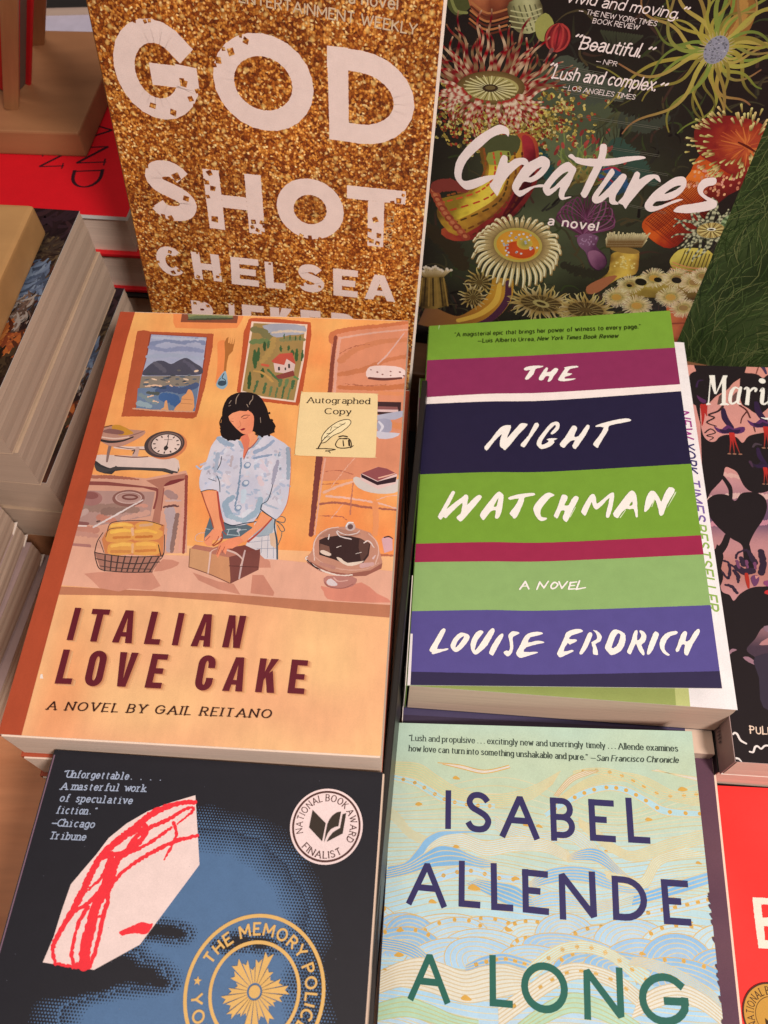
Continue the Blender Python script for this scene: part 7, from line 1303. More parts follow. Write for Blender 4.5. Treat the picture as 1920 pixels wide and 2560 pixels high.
# ---------------------------------------------------------------- the covers at the edges of the display
def art_hearts(W, H):
    k = Ink(W, H); R = random.Random(2)
    def bgc(x, y):
        t = y / H; n = noise.noise(Vector((x * .02, y * .09, 1)))
        c = lerp(C('#d98f7c'), C('#c88a88'), min(1, max(0, t * 2 + n * .4)))
        c = lerp(c, C('#6c4c62'), min(1, max(0, math.exp(-((y - 92) / 12) ** 2) * 1.1)))
        return lerp(c, C('#b06c58'), .7 * math.exp(-((y - 122) / 10) ** 2)) if y < 140 else lerp(c, C('#4a3640'), min(1, (y - 140) / 18))
    k.field(bgc, 3)
    bk = '#241b1c'; p = lambda s, c=bk, sm=4: k.poly(s, c, smooth=sm); st = lambda s, c=bk, **kw: k.stroke(s, None, c, **kw)
    st('3.88,83.39,2.93 16.13,81.16,2.93 33.88,80.79,2.92', '#d8a89c', rough=.5); st('12.29,68.88,2.00 22.04,70.04,1.99 35.90,67.15,1.49', '#d8a294', rough=.5); st('0.95,97.69,2.38 14.18,96.48,2.38 31.76,95.04,2.84', '#c4808a', rough=.5)
    p('6.1,-1.3 18.4,-1.8 31.7,-2.4 31.4,2.8 29.5,6.7 24.1,11.3 20.6,15.8 14.4,20.4 8.9,26.2 2.3,26.5 1.2,17.9 1.8,7.9 4.5,4.6 5.8,3.9')
    p('28.6,6.1 33.2,4.3 37.4,5.0 40.0,7.2 43.2,4.8 50.0,4.5 47.3,22.0 42.2,24.7 34.7,31.1 29.6,27.7 26.4,23.0')
    p('7.1,3.8 3.3,16.6 3.4,28.9 4.5,40.8 5.3,46.6 7.7,49.4 10.5,49.2 13.2,46.2 17.5,44.8 21.5,46.4 23.9,49.5 27.1,45.5 31.6,43.6 39.6,42.1 43.8,44.8 39.5,73.0 32.1,77.7 27.5,79.0 23.6,78.1 21.3,75.5 20.0,71.8 18.8,67.5 16.3,65.4 13.7,64.7 12.4,68.3 11.0,72.2 5.3,79.0 2.1,83.5 1.9,69.4')
    p('11.4,68.9 13.7,72.1 15.4,76.4 14.9,81.8 14.1,83.4 13.0,82.9 13.4,78.1 12.1,73.8 10.9,71.1')
    p('2.4,85.1 5.4,81.7 9.1,80.5 13.0,81.1 15.8,84.1 19.0,79.9 22.7,78.7 27.1,79.0 30.2,82.0 30.3,87.3 27.6,93.7 23.2,100.1 19.8,106.3 18.3,111.4 16.6,111.0 15.3,107.6 11.8,105.3 8.3,101.9 4.5,97.0 2.3,91.9')
    st('9.78,103.86,2.81 7.43,109.02,3.25 3.44,113.71,4.15 0.46,117.32,4.13')
    st('17.80,108.46,3.25 17.72,115.40,4.12 17.90,120.26,3.63')
    # upper bellflowers
    def bell(s, c='#5a2c58', legs=True, c2='#33203a'):
        (x, y, r), = P(s)
        k.stroke([(x - r * .25, y - r * 1.75), (x - r * .2, y - r * .9), (x + r * .15, y - r * .1)], [r * .34, r * .5, r * .42], c2)
        k.poly([(x - r * 1.15, y - r * .15), (x - r * .85, y + r * .05), (x - r * .55, y + r * .1), (x - r * .1, y - r * .3), (x + r * .3, y + r * .02), (x + r * .7, y - r * .12), (x + r * 1.15, y - r * .15), (x + r * 1.05, y + r * .3), (x + r * .5, y + r * .52), (x, y + r * .48), (x - r * .5, y + r * .55), (x - r * .95, y + r * .35)], c, smooth=2)
        k.poly([(x - r * .75, y + r * .12), (x - r * .3, y + r * .2), (x - r * .05, y + r * .0), (x + r * .3, y + r * .18), (x + r * .8, y + r * .08), (x + r * .6, y + r * .46), (x, y + r * .46), (x - r * .6, y + r * .48)], c2, smooth=2)
        if legs:
            for i, dx in enumerate((-1, -.1, .9)):
                k.stroke([(x + r * (.12 + dx * .12), y + r * .5), (x + r * (.12 + dx * .16), y + r * 1.2), (x + r * (.12 + dx * .38), y + r * 2.3)], [r * .2, r * .13, r * .05], ['#c03028', '#b02c26', '#8c3428'], smooth=4); k.ell(x + r * (.12 + dx * .42), y + r * 2.36, r * .15, r * .06, '#a06c54', 0, 8)
    bell('18.50,40.70,6.71'); bell('35.87,36.06,6.84'); bell('32.18,61.80,5.04', '#2e2030')
    k.poly('4.3,20.3 6.5,22.0 9.0,23.7 7.6,25.5 5.4,23.9', '#5a2c50', smooth=2); k.stroke('4.94,14.65,1.10 6.31,10.82,0.77 8.81,10.08,0.44', None, '#3c2440')
    for s in ('6.49,26.91,2.15 6.23,33.56,1.60 5.11,39.56,0.53', '8.16,26.83,2.15 7.92,31.08,1.28 8.13,33.47,0.43'): st(s, '#b02c26')
    st('16.89,27.05,1.29 14.16,30.19,1.07 9.14,32.83,0.96 11.77,34.50,0.85 7.66,37.66,0.85 12.09,39.82,0.63', '#3a2424'); st('6.00,44.22,0.73 9.07,41.73,0.73 11.14,43.98,0.63 6.73,45.93,0.63 9.86,46.95,0.52 7.80,48.78,0.41', '#3a2424'); st('25.52,26.05,0.97 28.44,28.94,0.96 29.68,33.67,0.85', '#5a2c28'); st('28.28,30.15,0.75 25.68,33.86,0.64 24.50,37.47,0.53', '#5a2c28'); st('30.74,39.54,0.73 31.03,42.46,0.52', '#4a2828'); st('36.79,4.44,0.56 38.63,-0.11,0.56', '#7c4038'); st('38.91,-2.05,1.68 40.98,0.44,1.90 41.88,4.22,1.11', '#4a3450')
    k.poly('15.8,20.4 17.9,18.4 16.6,25.8 14.2,26.0', '#5c443c'); k.poly('22.5,20.1 25.3,16.9 24.3,24.3 21.8,25.6', '#6c4a44')
    st('28.58,51.81,1.03 30.21,50.02,1.34 32.89,50.46,0.72', '#4a3a40'); st('25.96,60.99,1.52 26.72,63.74,1.00', '#4a3040')
    # lower half
    p('3.3,111.5 6.6,114.1 4.9,120.7 3.4,128.9 3.9,133.1 6.9,134.5 8.4,137.3 11.7,133.7 16.7,130.5 22.5,129.4 34.5,129.8 31.6,147.9 24.8,151.3 19.6,149.6 15.2,155.4 10.9,160.5 14.0,163.8 19.8,166.3 29.2,162.8 20.0,221.4 -9.1,223.3 -1.6,159.8')
    p('3.0,120.8 5.1,122.3 4.9,126.7 2.7,131.0 0.9,130.6', bk)
    k.poly('16.6,158.0 20.7,154.6 31.1,151.0 30.2,157.0 20.7,157.8', '#b87c78', smooth=2); k.poly('19.6,149.6 22.0,148.5 31.7,147.4 31.1,151.0 21.5,152.0', '#8c6870', smooth=2)
    k.poly('3.6,161.5 5.0,160.5 6.8,161.0 4.6,162.1 3.3,163.4', '#9c7078', smooth=2); k.poly('8.8,164.3 11.3,163.9 13.7,165.9 14.4,167.7 11.0,166.4', '#9c7078', smooth=2)
    k.poly('14.0,163.8 29.2,162.8 25.5,186.5 14.3,186.3 14.4,173.3', '#3a2f3a', smooth=3)
    for s in ('6.49,117.11,1.02 8.47,118.37,1.12 8.33,123.25,1.31 7.05,126.01,1.21 5.08,122.89,0.81', '8.47,118.37,0.82 11.05,120.40,1.12 12.27,121.95,0.71', '10.37,122.06,1.52 11.92,124.66,2.01 11.50,127.89,1.00', '5.68,129.55,1.00 8.40,130.19,1.69 10.34,133.24,1.49', '12.00,120.35,3.04 15.04,122.34,3.54 18.90,121.59,3.03', '14.55,115.30,2.05 15.07,118.55,2.54', '18.34,111.79,2.06 20.46,117.16,3.06', '24.10,111.47,3.09 24.11,118.05,3.05 22.54,122.46,3.02', '12.16,115.43,1.02 13.47,112.60,1.03 17.53,110.72,1.03'): st(s, '#342432', rough=.2)
    for s in ('12.42,117.06,1.53 12.95,120.29,1.22', '16.72,116.82,1.53 16.75,120.08,1.01', '20.38,117.71,1.53 20.28,120.43,1.01'): st(s, '#74405c', rough=.2)
    st('15.80,123.64,1.71 15.81,127.12,1.80 15.84,130.30,0.99', '#b03024'); k.poly('17.4,125.4 19.5,123.7 21.3,124.7 20.4,127.9 18.3,129.6', '#6c3c5c', smooth=2); k.poly('22.8,127.3 25.3,126.1 35.1,126.0 34.4,130.3 24.4,129.3', '#8c4468', smooth=2); k.poly('22.5,132.3 25.1,130.8 34.3,130.8 33.7,134.5 24.2,133.5', '#c03030', smooth=2); k.poly('19.5,124.0 21.3,124.4 19.7,125.8', '#d0887c')
    w = '#f4e6d4'
    k.poly('12.2,6.8 15.2,6.6 14.6,18.0 19.5,6.5 21.8,6.5 20.8,8.9 18.6,24.5 20.4,25.7 19.8,26.2 15.6,26.4 15.4,25.9 16.6,24.9 18.4,11.6 14.5,19.2 13.5,19.1 12.5,11.8 10.2,25.2 11.1,26.1 8.7,26.6 8.6,26.0 9.6,24.9 12.4,9.3', w)
    k.stroke('26.65,15.56,0.87 24.65,14.41,1.20 22.33,17.61,1.85 20.92,23.21,1.73 21.86,25.12,1.29 24.49,23.05,0.86 26.33,18.05,1.09', None, w); k.stroke('27.54,14.28,1.42 25.93,19.31,1.85 24.81,24.26,1.40 26.11,25.17,0.64', None, w)
    k.stroke('29.05,15.46,0.66 30.62,14.46,1.64 31.05,16.61,1.85 29.13,25.58,2.04', None, w, cap=False); k.stroke('30.88,17.85,0.87 33.70,14.63,1.20 35.19,14.88,1.42 34.64,16.45,1.09', None, w)
    k.ell(*P2('39.1,9.4')[0], 1.75, 1.75, w); k.stroke('37.03,16.34,0.65 38.69,14.72,1.64 37.79,19.39,2.06 36.93,23.71,1.83 38.22,24.62,1.07 40.11,22.96,0.65', None, w)
    k.stroke('42.72,14.85,2.18 40.79,24.75,2.14', None, w); k.stroke('35.32,33.41,0.42 37.56,34.02,1.06 40.91,33.45,1.37', None, w)
    text(k, 'PULITZER PRIZE', '7.47,197.65,2.76 36.2,198.3', dict(HAND, weight=.17, shear=.05, track=.3), '#f0c8ac')
    w2 = '#eed8cc'
    k.stroke('0.20,198.72,0.72 1.02,198.06,0.78 1.97,198.60,0.90 2.62,200.38,0.90 3.37,201.39,0.89 5.14,202.33,0.65', None, w2); k.stroke('6.02,205.57,0.65 7.46,205.63,0.77 8.46,203.62,0.83 9.55,203.10,0.77 10.87,204.07,0.71 12.51,202.76,0.71 14.27,202.65,0.71 15.90,203.44,0.71', None, w2); k.stroke('-0.04,208.63,0.88 1.23,208.85,0.76 2.25,209.96,0.47', None, w2)
    return k
def art_grass(W, H):
    k = Ink(W, H); R = random.Random(9)
    k.field(lambda x, y: lerp(C('#1f2a12'), C('#45502a'), min(1, max(0, .45 + noise.noise(Vector((x * .03, y * .03, 8))) * .9 - .6 * max(0, (y - 188) / 28)))), 4)
    for i in range(2200):
        x, y = R.uniform(-10, W + 5), R.uniform(60, H + 6)
        a = -.9 + 1.3 * noise.noise(Vector((x * .022, y * .022, 5))) + R.gauss(0, .3) - (.9 if y > 170 and x < 60 else 0); L = R.uniform(8, 26); b = R.uniform(-.5, .5)
        pts = [(x, y), (x + L * .5 * math.cos(a), y + L * .5 * math.sin(a)), (x + L * math.cos(a + b), y + L * math.sin(a + b))]
        sh = .75 if y > 200 else 1
        k.stroke(pts, [.25, R.uniform(.3, .55), .1], C(R.choice(('#2c3a18', '#364620', '#44542a', '#505c30', '#5c6638', '#26321a', '#66683c')), sh), smooth=2, cap=False, up=(i % 10 == 0))
    return k
def art_red(W, H):
    k = Ink(W, H); k.field(lambda x, y: mixc('#f0322c', '#f83a34', .5 + noise.noise(Vector((x * .03, y * .03, 2)))), 8)
    c = '#f0dcc4'
    k.poly('17.8,45.8 21.0,45.7 28.3,45.9 28.0,48.1 21.0,48.3 20.8,53.4 27.2,52.9 26.6,56.3 20.8,56.6 20.4,61.8 25.6,62.1 25.2,64.7 17.4,65.1 17.4,56.3', c, rough=.12)
    return k
def art_red_seal():
    k = Ink(150, 228); (x, y, r), = P('19.28,89.24,13.88')
    k.ell(x, y, r * .86, r * .86, '#4c2c22', n=60); k.ell(x, y, r * .82, r * .82, '#c8903c', n=60); k.ring(x, y, r * .5, r * .02, '#5c3c20')
    arc_text(k, 'NATIONAL BOOK AWARD', x, y, r * .56, 205, -30, r * .19, dict(SERIF, weight=.14), '#4c3020')
    k.poly([(x - r * .25, y + r * .05), (x, y + r * .25), (x + r * .25, y + r * .05), (x + r * .25, y + r * .2), (x, y + r * .4), (x - r * .25, y + r * .2)], '#3c2818')
    return k
def art_painting(W, H):
    global DIM
    DIM = 0.62
    k = Ink(W, H)
    k.field(lambda x, y: lerp(C('#5e3424'), C('#2c1c1c'), min(1, max(0, .5 + 1.1 * noise.noise(Vector((x * .05, y * .04, 3))) + (.7 if y < 30 else 0)))), 3)
    p = lambda s, c: k.poly(s, c, smooth=3, rough=.2); st = lambda s, c: k.stroke(s, None, c, rough=.5)
    def daub(line, cols, n, w, ln, spread):
        q = catmull(P2(line), 6); R = random.Random(len(line))
        for i in range(n):
            x, y = R.choice(q); x += R.gauss(0, spread); y += R.gauss(0, spread); a = R.gauss(1.9, .5)
            k.stroke([(x, y), (x + ln * .5 * math.cos(a), y + ln * .5 * math.sin(a) ), (x + ln * math.cos(a + .3), y + ln * math.sin(a + .3))], [w * .5, w, w * .3], R.choice(cols), smooth=3, rough=.15, up=(i % 4 == 0))
    p('125.3,-2.0 150.4,0.3 151.6,19.0 141.2,23.1 132.4,22.8 128.2,24.3 126.8,11.3', '#2a1b1c')
    daub('127.6,2.3 148.3,3.9 146.4,15.1', ('#2c1c1e', '#38242a', '#231618', '#42282a'), 60, 3, 14, 6)
    p('123.6,26.8 132.6,25.5 138.6,38.1 140.2,47.2 142.0,62.9 140.8,80.3 133.6,81.0 121.6,44.8', '#5e2f22')
    daub('129.3,29.5 136.6,43.4 136.7,56.5 131.1,62.0', ('#6a3626', '#743c2c', '#56291e', '#7e4634', '#4c241c'), 160, 2.4, 14, 7)
    daub('136.6,25.7 146.5,22.6 150.5,29.7 144.2,38.6', ('#3d2a22', '#54402f', '#2c1e1a', '#6a5238', '#46362c'), 120, 1.6, 11, 4)
    p('139.3,39.1 145.7,38.5 147.6,48.5 146.8,59.5 144.9,62.7 142.1,57.0 140.6,47.2', '#5f6678')
    daub('144.1,40.7 144.6,48.8 144.7,58.8 143.4,62.8', ('#6c7488', '#7e879a', '#555e72', '#8a92a2', '#4a5060'), 110, 1.7, 10, 3.2)
    daub('145.6,64.6 143.2,70.6 141.6,76.4', ('#8a6a58', '#b09a8c', '#5c4438', '#3a2a22', '#77584a'), 90, 1.4, 8, 4)
    daub('137.7,89.8 142.8,85.7 145.9,88.1', ('#a8522c', '#c0642f', '#8c4024', '#d07a3c', '#5c2c1c'), 80, 2.2, 11, 4)
    daub('142.3,100.2 147.5,100.6 147.6,106.8', ('#3a281c', '#4a3624', '#2c1e16'), 60, 2, 10, 4)
    w = '#e8dcd0'
    for s in ('126.96,23.09,0.55 128.34,22.97,0.55', '125.99,20.37,0.55 127.68,20.65,0.46', '126.79,24.40,0.45 128.25,24.48,0.45', '126.61,44.15,0.53 128.18,44.21,0.53', '125.70,53.78,0.52 127.26,53.83,0.52', '125.73,32.79,0.36 126.56,32.93,0.36', '125.78,36.15,0.36 126.65,36.17,0.36'): k.stroke(s, None, w, smooth=0)
    DIM = 1.0
    return k
def art_red_boards(W, H):
    k = Ink(W, H); k.poly([(0, 0), (W, 0), (W, H), (0, H)], '#d0141e'); d = '#30121a'
    s = dict(SERIF, weight=.13, track=.34, thin=.35)
    text(k, 'ISLAND', '95.87,26.22,16.72 109.7,128.2', s, d)
    text(k, 'OCEAN', '74.55,27.72,13.94 85.2,111.7', s, d)
    return k

# ================================================================ the large structure: table, risers, back ledge
M_TABLE = wood_mat('warm brown table top', (0.40, 0.165, 0.075), (0.60, 0.29, 0.15), (3, 26, 26), 0.38)
M_PLANK = wood_mat('dark stained ledge', (0.13, 0.06, 0.028), (0.22, 0.10, 0.045), (4, 40, 40), 0.5)
M_BLOCK = wood_mat('raw wooden block', (0.27, 0.12, 0.05), (0.34, 0.165, 0.075), (3, 12, 12), 0.6)
M_OCHRE = wood_mat('ochre wooden block', (0.36, 0.20, 0.075), (0.42, 0.25, 0.10), (3, 10, 10), 0.55)
M_POST = wood_mat('wooden easel post', (0.36, 0.175, 0.075), (0.46, 0.24, 0.11), (30, 30, 3), 0.5)
M_PLASTIC = plain_mat('black plastic', (0.010, 0.009, 0.009), 0.4, .4)

t = bevel_box('table', (-900, -500, -30), (900, 900, 0), M_TABLE, None, 2, 2)
t['kind'] = 'structure'
def flat_m(p, q=None, rz=0.0):
    """frame lying flat with origin p (mm); x axis points to q"""
    if q is not None: rz = math.atan2(q[1] - p[1], q[0] - p[0])
    return Matrix.Translation((p[0] / 1000, p[1] / 1000, p[2] / 1000)) @ Matrix.Rotation(rz, 4, 'Z')
def placed(o, m): o.matrix_world = m; return o

r = bevel_box('wooden_riser', (-150, -320, 1), (-9, 300, 57), M_TABLE, None, 1.5, 2)
tag(r, 'low brown wooden riser under the peach and dark navy paperbacks', 'riser')
lf = (-1.1, 314.3, 60.0)
r = placed(bevel_box('wooden_ledge', (-150, 0, -59.5), (360, 90, -.5), M_PLANK, None, 1.5, 2), flat_m(lf, rz=-.16))
tag(r, 'dark brown wooden ledge carrying the upright books at the back', 'ledge')
a, b = (-0.6, 275.8, 102.0), (-15.2, 87.4, 102.0)
d = Vector((b[0] - a[0], b[1] - a[1], 0)); ln = d.length
r = placed(bevel_box('divider', (0, 0.6, -100), (ln + 170, 3.4, 0), M_PLASTIC, None, .5, 2), flat_m(a, b))
tag(r, 'thin black plastic divider between peach book and striped book', 'divider')
r = bevel_box('dark_gap_sheet', (-8.5, -300, .5), (128, 318, 4), M_PLASTIC, None, .6, 1)  # black sheet added so the shaded gap stays dark under the lamps
tag(r, 'added black sheet keeping the gap beneath the striped paperbacks dark', 'dark sheet')

# ================================================================ the upright books at the back
M_BROWNC = plain_mat('dark gold brown card', (.10, .045, .012), .5)
G_UP = 'books standing face out at the back'
m, W, H = frame_matrix('god')
book('paperback', m, W, H, 13, art_glitter(W, H), [M_PRINT, M_GLIT], M_PAGE, M_WHITE, M_BROWNC, M_WHITE, label='upright gold glitter paperback with large pale eaten letters', group=G_UP)
m, W, H = frame_matrix('crea')
book('paperback', m, W, H, 9, art_sea(W, H), [M_PRINT], M_PAGE, M_DARK, M_DARK, M_DARK, label='upright dark paperback covered in colourful sea creatures with white script title', group=G_UP)
m, W, H = frame_matrix('green')
book('paperback', m, W, H, 9, art_grass(W, H), [M_MATTE], M_PAGE, M_DARK, M_DARK, M_DARK, label='upright paperback with dark green grass cover, half hidden at the right', group=G_UP)

# ================================================================ peach painted paperbacks, three copies
m, W, H = frame_matrix('ital')
G = 'copies of the peach painted paperback'
M_PEACH = plain_mat('rust orange card', C('#b0492c'), 0.5)
root, shift, fc = book('paperback', m, W, H, 23, art_kitchen(W, H), [M_PAINT], M_PAGEW, M_PEACH, M_PEACH, M_PEACH, page_in=(.2, -.6), label='peach paperback on top showing a painted woman tying a parcel', group=G)
st = art_sticker(); st.z = 0
o = st.build('sticker', [M_MATTE], root, shift(0, 0, .5)); o['label'] = 'cream autographed copy sticker'
for i, (dx, dy, rz) in enumerate(((-2.5, -2.0, .012), (1.0, -4.0, -.008))):
    book('paperback', moved(m, dx, dy, -23.3 * (i + 1), rz), W, H, 23, None, None, M_PAGEW, M_PEACH, M_PEACH, M_PEACH, page_in=(.2, -.6),
         label=('second peach paperback directly under the painted woman copy', 'lowest peach paperback at the bottom of its stack')[i], group=G)

# ================================================================ dark navy halftone paperback
m, W, H = frame_matrix('mem')
G = 'copies of the dark halftone paperback'
root, shift, fc = book('paperback', m, W, H, 19, art_halftone(W, H), [M_PRINT], M_PAGE, M_WHITE, M_DARK, M_WHITE, page_in=(-.6, .4), label='dark paperback with blue halftone face and red crayon patch', group=G)
(ax, ay, ar), = P('105.95,20.68,13.20')
aw = art_award(ar)
o = aw.build('award_sticker', [M_MATTE], root, shift(ax - ar, -(ay - ar), .5)); o['label'] = 'round pale pink award sticker'
book('paperback', moved(m, 1.5, -2, -19.4, .01), W, H, 19, None, None, M_PAGE, M_DARK, M_DARK, M_DARK, label='dark paperback hidden directly beneath the halftone face copy', group=G)

# ================================================================ striped paperbacks, step-back cover lifted on the top copy
m, W, H = frame_matrix('night'); mc, Wc, Hc = frame_matrix('ncov')
G = 'copies of the striped paperback'
root, shift, fc = book('paperback', m, W, H, 28, None, None, M_PAGE, None, M_GREENC, M_NAVY, page_in=(.3, .2), label='striped green and purple paperback on top, its narrow cover lifting open', group=G)
fp = art_first_page(W, H)
ink_cover('first_page', fp, [M_MATTE], root, shift, W, H, .2)
kc = art_stripes(Wc, Hc)
inv = root.matrix_world.inverted() @ mc
oc = ink_cover('front_cover', kc, [M_PRINT], root, lambda x, y, z: (x, y, z), Wc, Hc, .35)
oc.matrix_parent_inverse = Matrix.Identity(4); oc.matrix_local = inv
sp = bevel_box('spine_label', shift(-.9, -H + .2, -27.6), shift(-.45, -H + 52, -.4), M_WHITE, root, .1, 1); sp['label'] = 'white lower end of the spine'
bevel_box('publisher_mark', shift(-1.0, -H + 24, -17), shift(-.85, -H + 30, -11), M_DARK, root, .05, 1)
m2 = moved(m, -3.0, -12, -28.6, .012)
k2 = art_stripes(Wc, Hc, plain=True)
def rows_only(W, H):
    k = Ink(W, H); k.poly([(0, 0), (W, 0), (W, H), (0, H)], '#7a9c34')
    for y, c in ((14, '#8e2e54'), (38, '#f6e4dc'), (42, '#2c2430'), (82, '#7a9c34'), (122, '#a02a48'), (133, '#91ac66'), (161, '#4a3f58'), (H - 9, '#3c2f40')): k.poly([(0, y), (W, y - 1), (W, H), (0, H)], c)
    return k
r2, sh2, _ = book('paperback', m2, W, H, 28, None, None, M_PAGE, None, M_WHITE, M_NAVY, page_in=(.3, .2), label='second striped paperback underneath, only its navy lower edge showing', group=G)
ink_cover('front_cover', rows_only(Wc, H), [M_PRINT], r2, sh2, Wc, H, .35)

# ================================================================ pale wave paperback and the dark purple book under it
m, W, H = frame_matrix('all')
book('paperback', m, W, H, 14, art_waves(W, H), [M_PRINT], M_PAGE, M_NAVY, M_NAVY, M_NAVY, label='pale paperback with blue and gold drawn waves and slim capitals')
m, W, H = frame_matrix('purp')
kp = Ink(W, H); kp.field(lambda x, y: mixc('#5c3b48', '#6a454e', .5 + noise.noise(Vector((x * .02, y * .04, 1)))), 6); kp.poly([(W - .9, 0), (W, 0), (W, H), (W - .9, H)], '#f0c8ae')
book('paperback', m, W, H, 14, kp, [M_MATTE], M_PAGE, M_NAVY, M_NAVY, M_NAVY, label='dark purple book mostly covered by the pale wave paperback')

# ================================================================ right edge: heart leaf paperbacks and the bright red book
m, W, H = frame_matrix('mari')
G = 'copies of the black heart leaf paperback'
M_GREYC = plain_mat('grey mauve card', (0.36, 0.27, 0.27), 0.55)
root, shift, fc = book('paperback', m, W, H, 21, art_hearts(W, H), [M_MATTE], M_PAGEW, M_WHITE, M_GREYC, M_WHITE, page_in=(.4, .2), label='black and pink paperback with heart leaves and hanging bellflowers', group=G)
ks = Ink(30, 21)
for i in range(7): ks.stroke([(8 + i * 1.5, 10 - .5 * (i % 2)), (8.3 + i * 1.5, 13 + .3 * (i % 3))], .7, '#6c585a', smooth=0)
ks.stroke([(7.5, 12), (18, 11.6)], .5, '#6c585a', smooth=0)
o = ks.build('spine_print', [M_MATTE], root); o.matrix_local = Matrix.Translation(Vector(shift(-.75, -H + 4, -3)) / 1000) @ Matrix(((0, 0, -1, 0), (1, 0, 0, 0), (0, 1, 0, 0), (0, 0, 0, 1)))
book('paperback', moved(m, 1.5, 1, -21.5, -.01), W, H, 21, None, None, M_PAGEW, M_DARK, M_DARK, M_DARK, label='lower black paperback under the heart leaf copy', group=G)
m, W, H = frame_matrix('red')
root, shift, fc = book('hardback', m, W, H, 26, art_red(W, H), [M_MATTE], M_PAGE, M_RED, M_RED, M_RED, label='bright red book with a large cream letter at the lower right')
rs = art_red_seal()
o = rs.build('award_seal', [M_MATTE], root, shift(0, 0, .5)); o['label'] = 'round gold award seal'

# ================================================================ left: thick paperbacks with an old painting on the cover
m, W, H = frame_matrix('lst')
G = 'thick paperbacks with painting covers'
T = 28.6
M_PALE = plain_mat('pale card edge', (.42, .32, .23), .6)
M_PNT = plain_mat('dark painting card', (0.045, 0.026, 0.016), 0.4, .4, .4, 60)
for i, (dx, dy, rz) in enumerate(((0, 0, 0), (1.0, .5, .006), (5.5, 5.0, -.012), (4.0, 1.0, .01))):
    book('thick_paperback', moved(m, dx, dy, -(T + .25) * i, rz), W, H, T, art_painting(W, H) if i in (0, 2) else None, [M_PAINT], M_PAGED, M_PALE, M_PALE, M_PALE, page_in=(.3, .2), fan=.5,
         label=('thick paperback with dark painting cover, topmost of its stack at the left', 'second thick paperback from the top of the left stack', 'third thick paperback from the top with a painted sliver showing', 'bottom thick paperback of the left stack, in shadow')[i], group=G)
p = (-189.3, 339.3, 160.0); q = (-193.9, 285.5, 160.0)
d = Vector((q[0] - p[0], q[1] - p[1])); rz = math.atan2(d.y, d.x) + math.pi / 2
o = placed(bevel_box('wooden_block', (-110, -150, -18), (0, 0, 0), M_OCHRE, None, 2.2, 3), flat_m(p, rz=rz))
tag(o, 'ochre wooden block lying on the stack of painting cover paperbacks', 'wooden block')
# lower stack nearest the left edge
A0, A1 = (-215.2, 222.5, 48.0), (-218.2, 197.5, 48.0)
d = Vector((A1[0] - A0[0], A1[1] - A0[1])); rz = math.atan2(d.y, d.x) + math.pi / 2
lab = ('topmost cream page book of the small stack at the left edge', 'middle book of the small stack at the left edge', 'third book down in the small left stack, beside the peach cover', 'lowest thin book of the small left stack resting on the table')
for i, (z, T, dx, dy, r_) in enumerate(((68, 20, 0, 0, 0), (47.5, 15, -1, 1.0, .02), (32, 18, 2.0, -1.0, -.015), (13.6, 12.8, 5.0, 1.0, .01))):
    f = flat_m((A0[0], A0[1], z), rz=rz + r_) @ Matrix.Translation((-(140 - dx) / 1000, dy / 1000, 0))
    root, shift, fc = book('paperback', f, 140, 205, T, None, None, M_PAGED, M_GREYC, M_GREYC, M_GREYC, page_in=(.4, .2), fan=.7, label=lab[i], group='small stack at the left edge')
    # dog-eared corner of the back cover
    bm = [(139 - 5, 0, -T + .3), (140.5, -6, -T + .5), (141.5, .8, -T + 3.4), (140, .6, -T + .4), (137, .8, -T + 1.2)]
    mesh_ob('curled_corner', [shift(*v) for v in bm], [(0, 1, 2), (0, 2, 4), (0, 3, 1)], M_WHITE, root)

# ================================================================ back left: red hardbacks, easel stand, far books
m, W, H = frame_matrix('redhb')
G = 'red cloth hardbacks'
lab = ('top red hardback with black serif letters, shaded by the gold book', 'lower red hardback beneath the lettered red one')
for i in range(2):
    book('hardback', moved(m, (0, -2)[i], (0, 1)[i], -31.5 * i, (0, .012)[i]), W, H, 31, art_red_boards(W, H) if i == 0 else None, [M_MATTE], M_PAGEW, M_RED, M_RED, M_RED, page_in=(3, 3), board=2.6, label=lab[i], group=G)
book('hardback', moved(m, 2, 2, -63.2, -.01), W, H, 40, None, None, M_PAGED, M_DARK, M_DARK, M_DARK, page_in=(3, 3), board=2.6, label='dark hardback at the bottom under the red hardbacks')

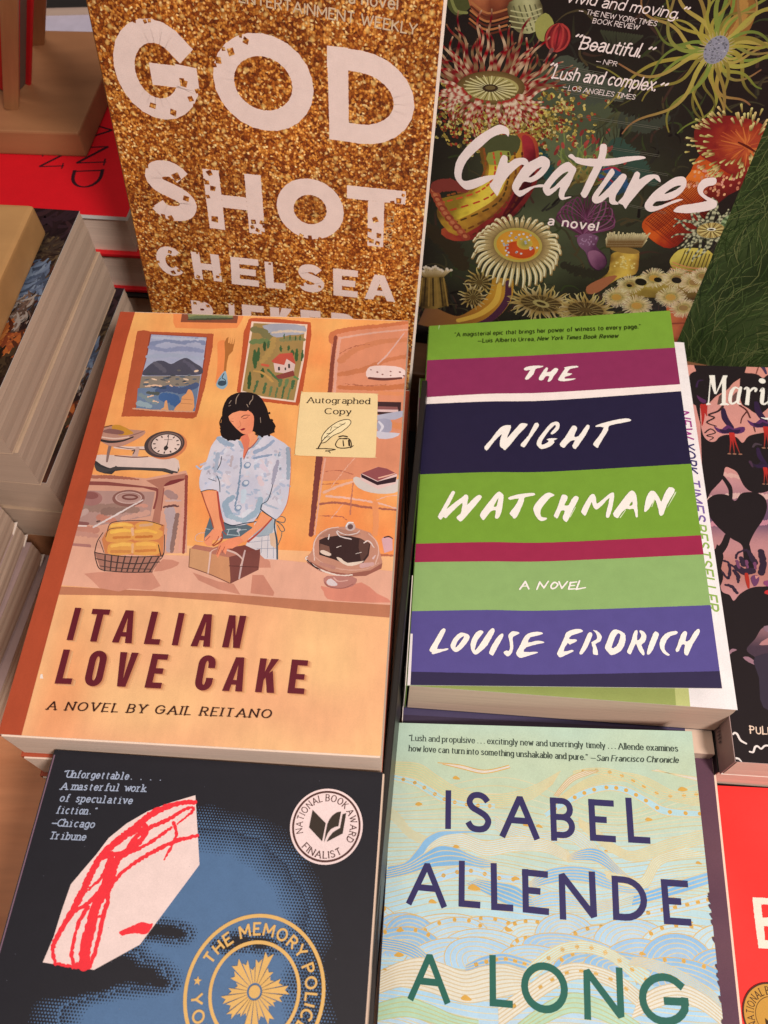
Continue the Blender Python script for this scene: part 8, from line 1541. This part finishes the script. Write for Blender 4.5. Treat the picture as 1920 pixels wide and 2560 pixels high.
p0, p1 = (-254.2, 445.0, 110.0), (-199.9, 440.7, 110.0)
fr = flat_m(p1, rz=math.atan2(p1[1] - p0[1], p1[0] - p0[0])); fi = fr.inverted()
root = empty('easel_stand', fr @ Matrix.Translation((-.05, .04, .0002))); tag(root, 'wooden easel stand with two posts standing on the red hardback', 'book stand')
base = bevel_box('base', (-150, -40, 0), (50, 62, 16), M_BLOCK, root, 1.2, 2)
def leaning(a, b, twist=0.0):
    """frame at a whose z axis runs to b"""
    a, b = Vector(a) / 1000, Vector(b) / 1000; z = (b - a).normalized(); x = Vector((math.cos(twist), math.sin(twist), 0)); y = z.cross(x).normalized(); x = y.cross(z)
    return Matrix(((x.x, y.x, z.x, a.x), (x.y, y.y, z.y, a.y), (x.z, y.z, z.z, a.z), (0, 0, 0, 1))), (b - a).length * 1000
for s, e in (((-245.6, 467.8, 127.0), (-194.2, 419.6, 225.0)), ((-245.1, 533.8, 127.0), (-199.0, 469.3, 205.0))):
    f, l = leaning(s, e); po = bevel_box('post', (-4.3, -4, 0), (4.3, 4, l), M_POST, None, 1.5, 2)
    po.parent = root; po.matrix_local = root.matrix_world.inverted() @ f
f, l = leaning((-248.4, 486.3, 127.0), (-200.8, 438.9, 215.0), -.5)
rb = empty('hardback', f); tag(rb, 'red hardback standing on edge between the easel posts', 'book')
bevel_box('front_cover', (-62, -7.5, 1), (7, -5, 110), M_RED, rb, .5, 1)
bevel_box('back_cover', (-62, 5, 1), (7, 7.5, 110), M_RED, rb, .5, 1)
bevel_box('pages', (-60, -4.9, 3), (4.5, 4.9, 107), plain_mat('grey brown page edges', (.16, .12, .10), .8), rb, .3, 1)
# far things past the stand
M_LILAC = plain_mat('pale lilac card', (.50, .50, .66), .5)
pp = (-285.2, 631.4, 88.0)
book('paperback', flat_m((pp[0], pp[1], pp[2]), rz=.0), 190, 120, 12, None, None, M_PAGE, M_LILAC, M_LILAC, M_LILAC, label='pale lilac book lying behind the easel stand')
pp = (-282.8, 631.0, 94.0)
f = flat_m((pp[0] - 20, pp[1] + 150, pp[2]), rz=0.0)
book('paperback', f, 200, 150, 14, None, None, M_PAGED, M_DARK, M_DARK, M_DARK, label='dark book with tan page edge at the far back left')
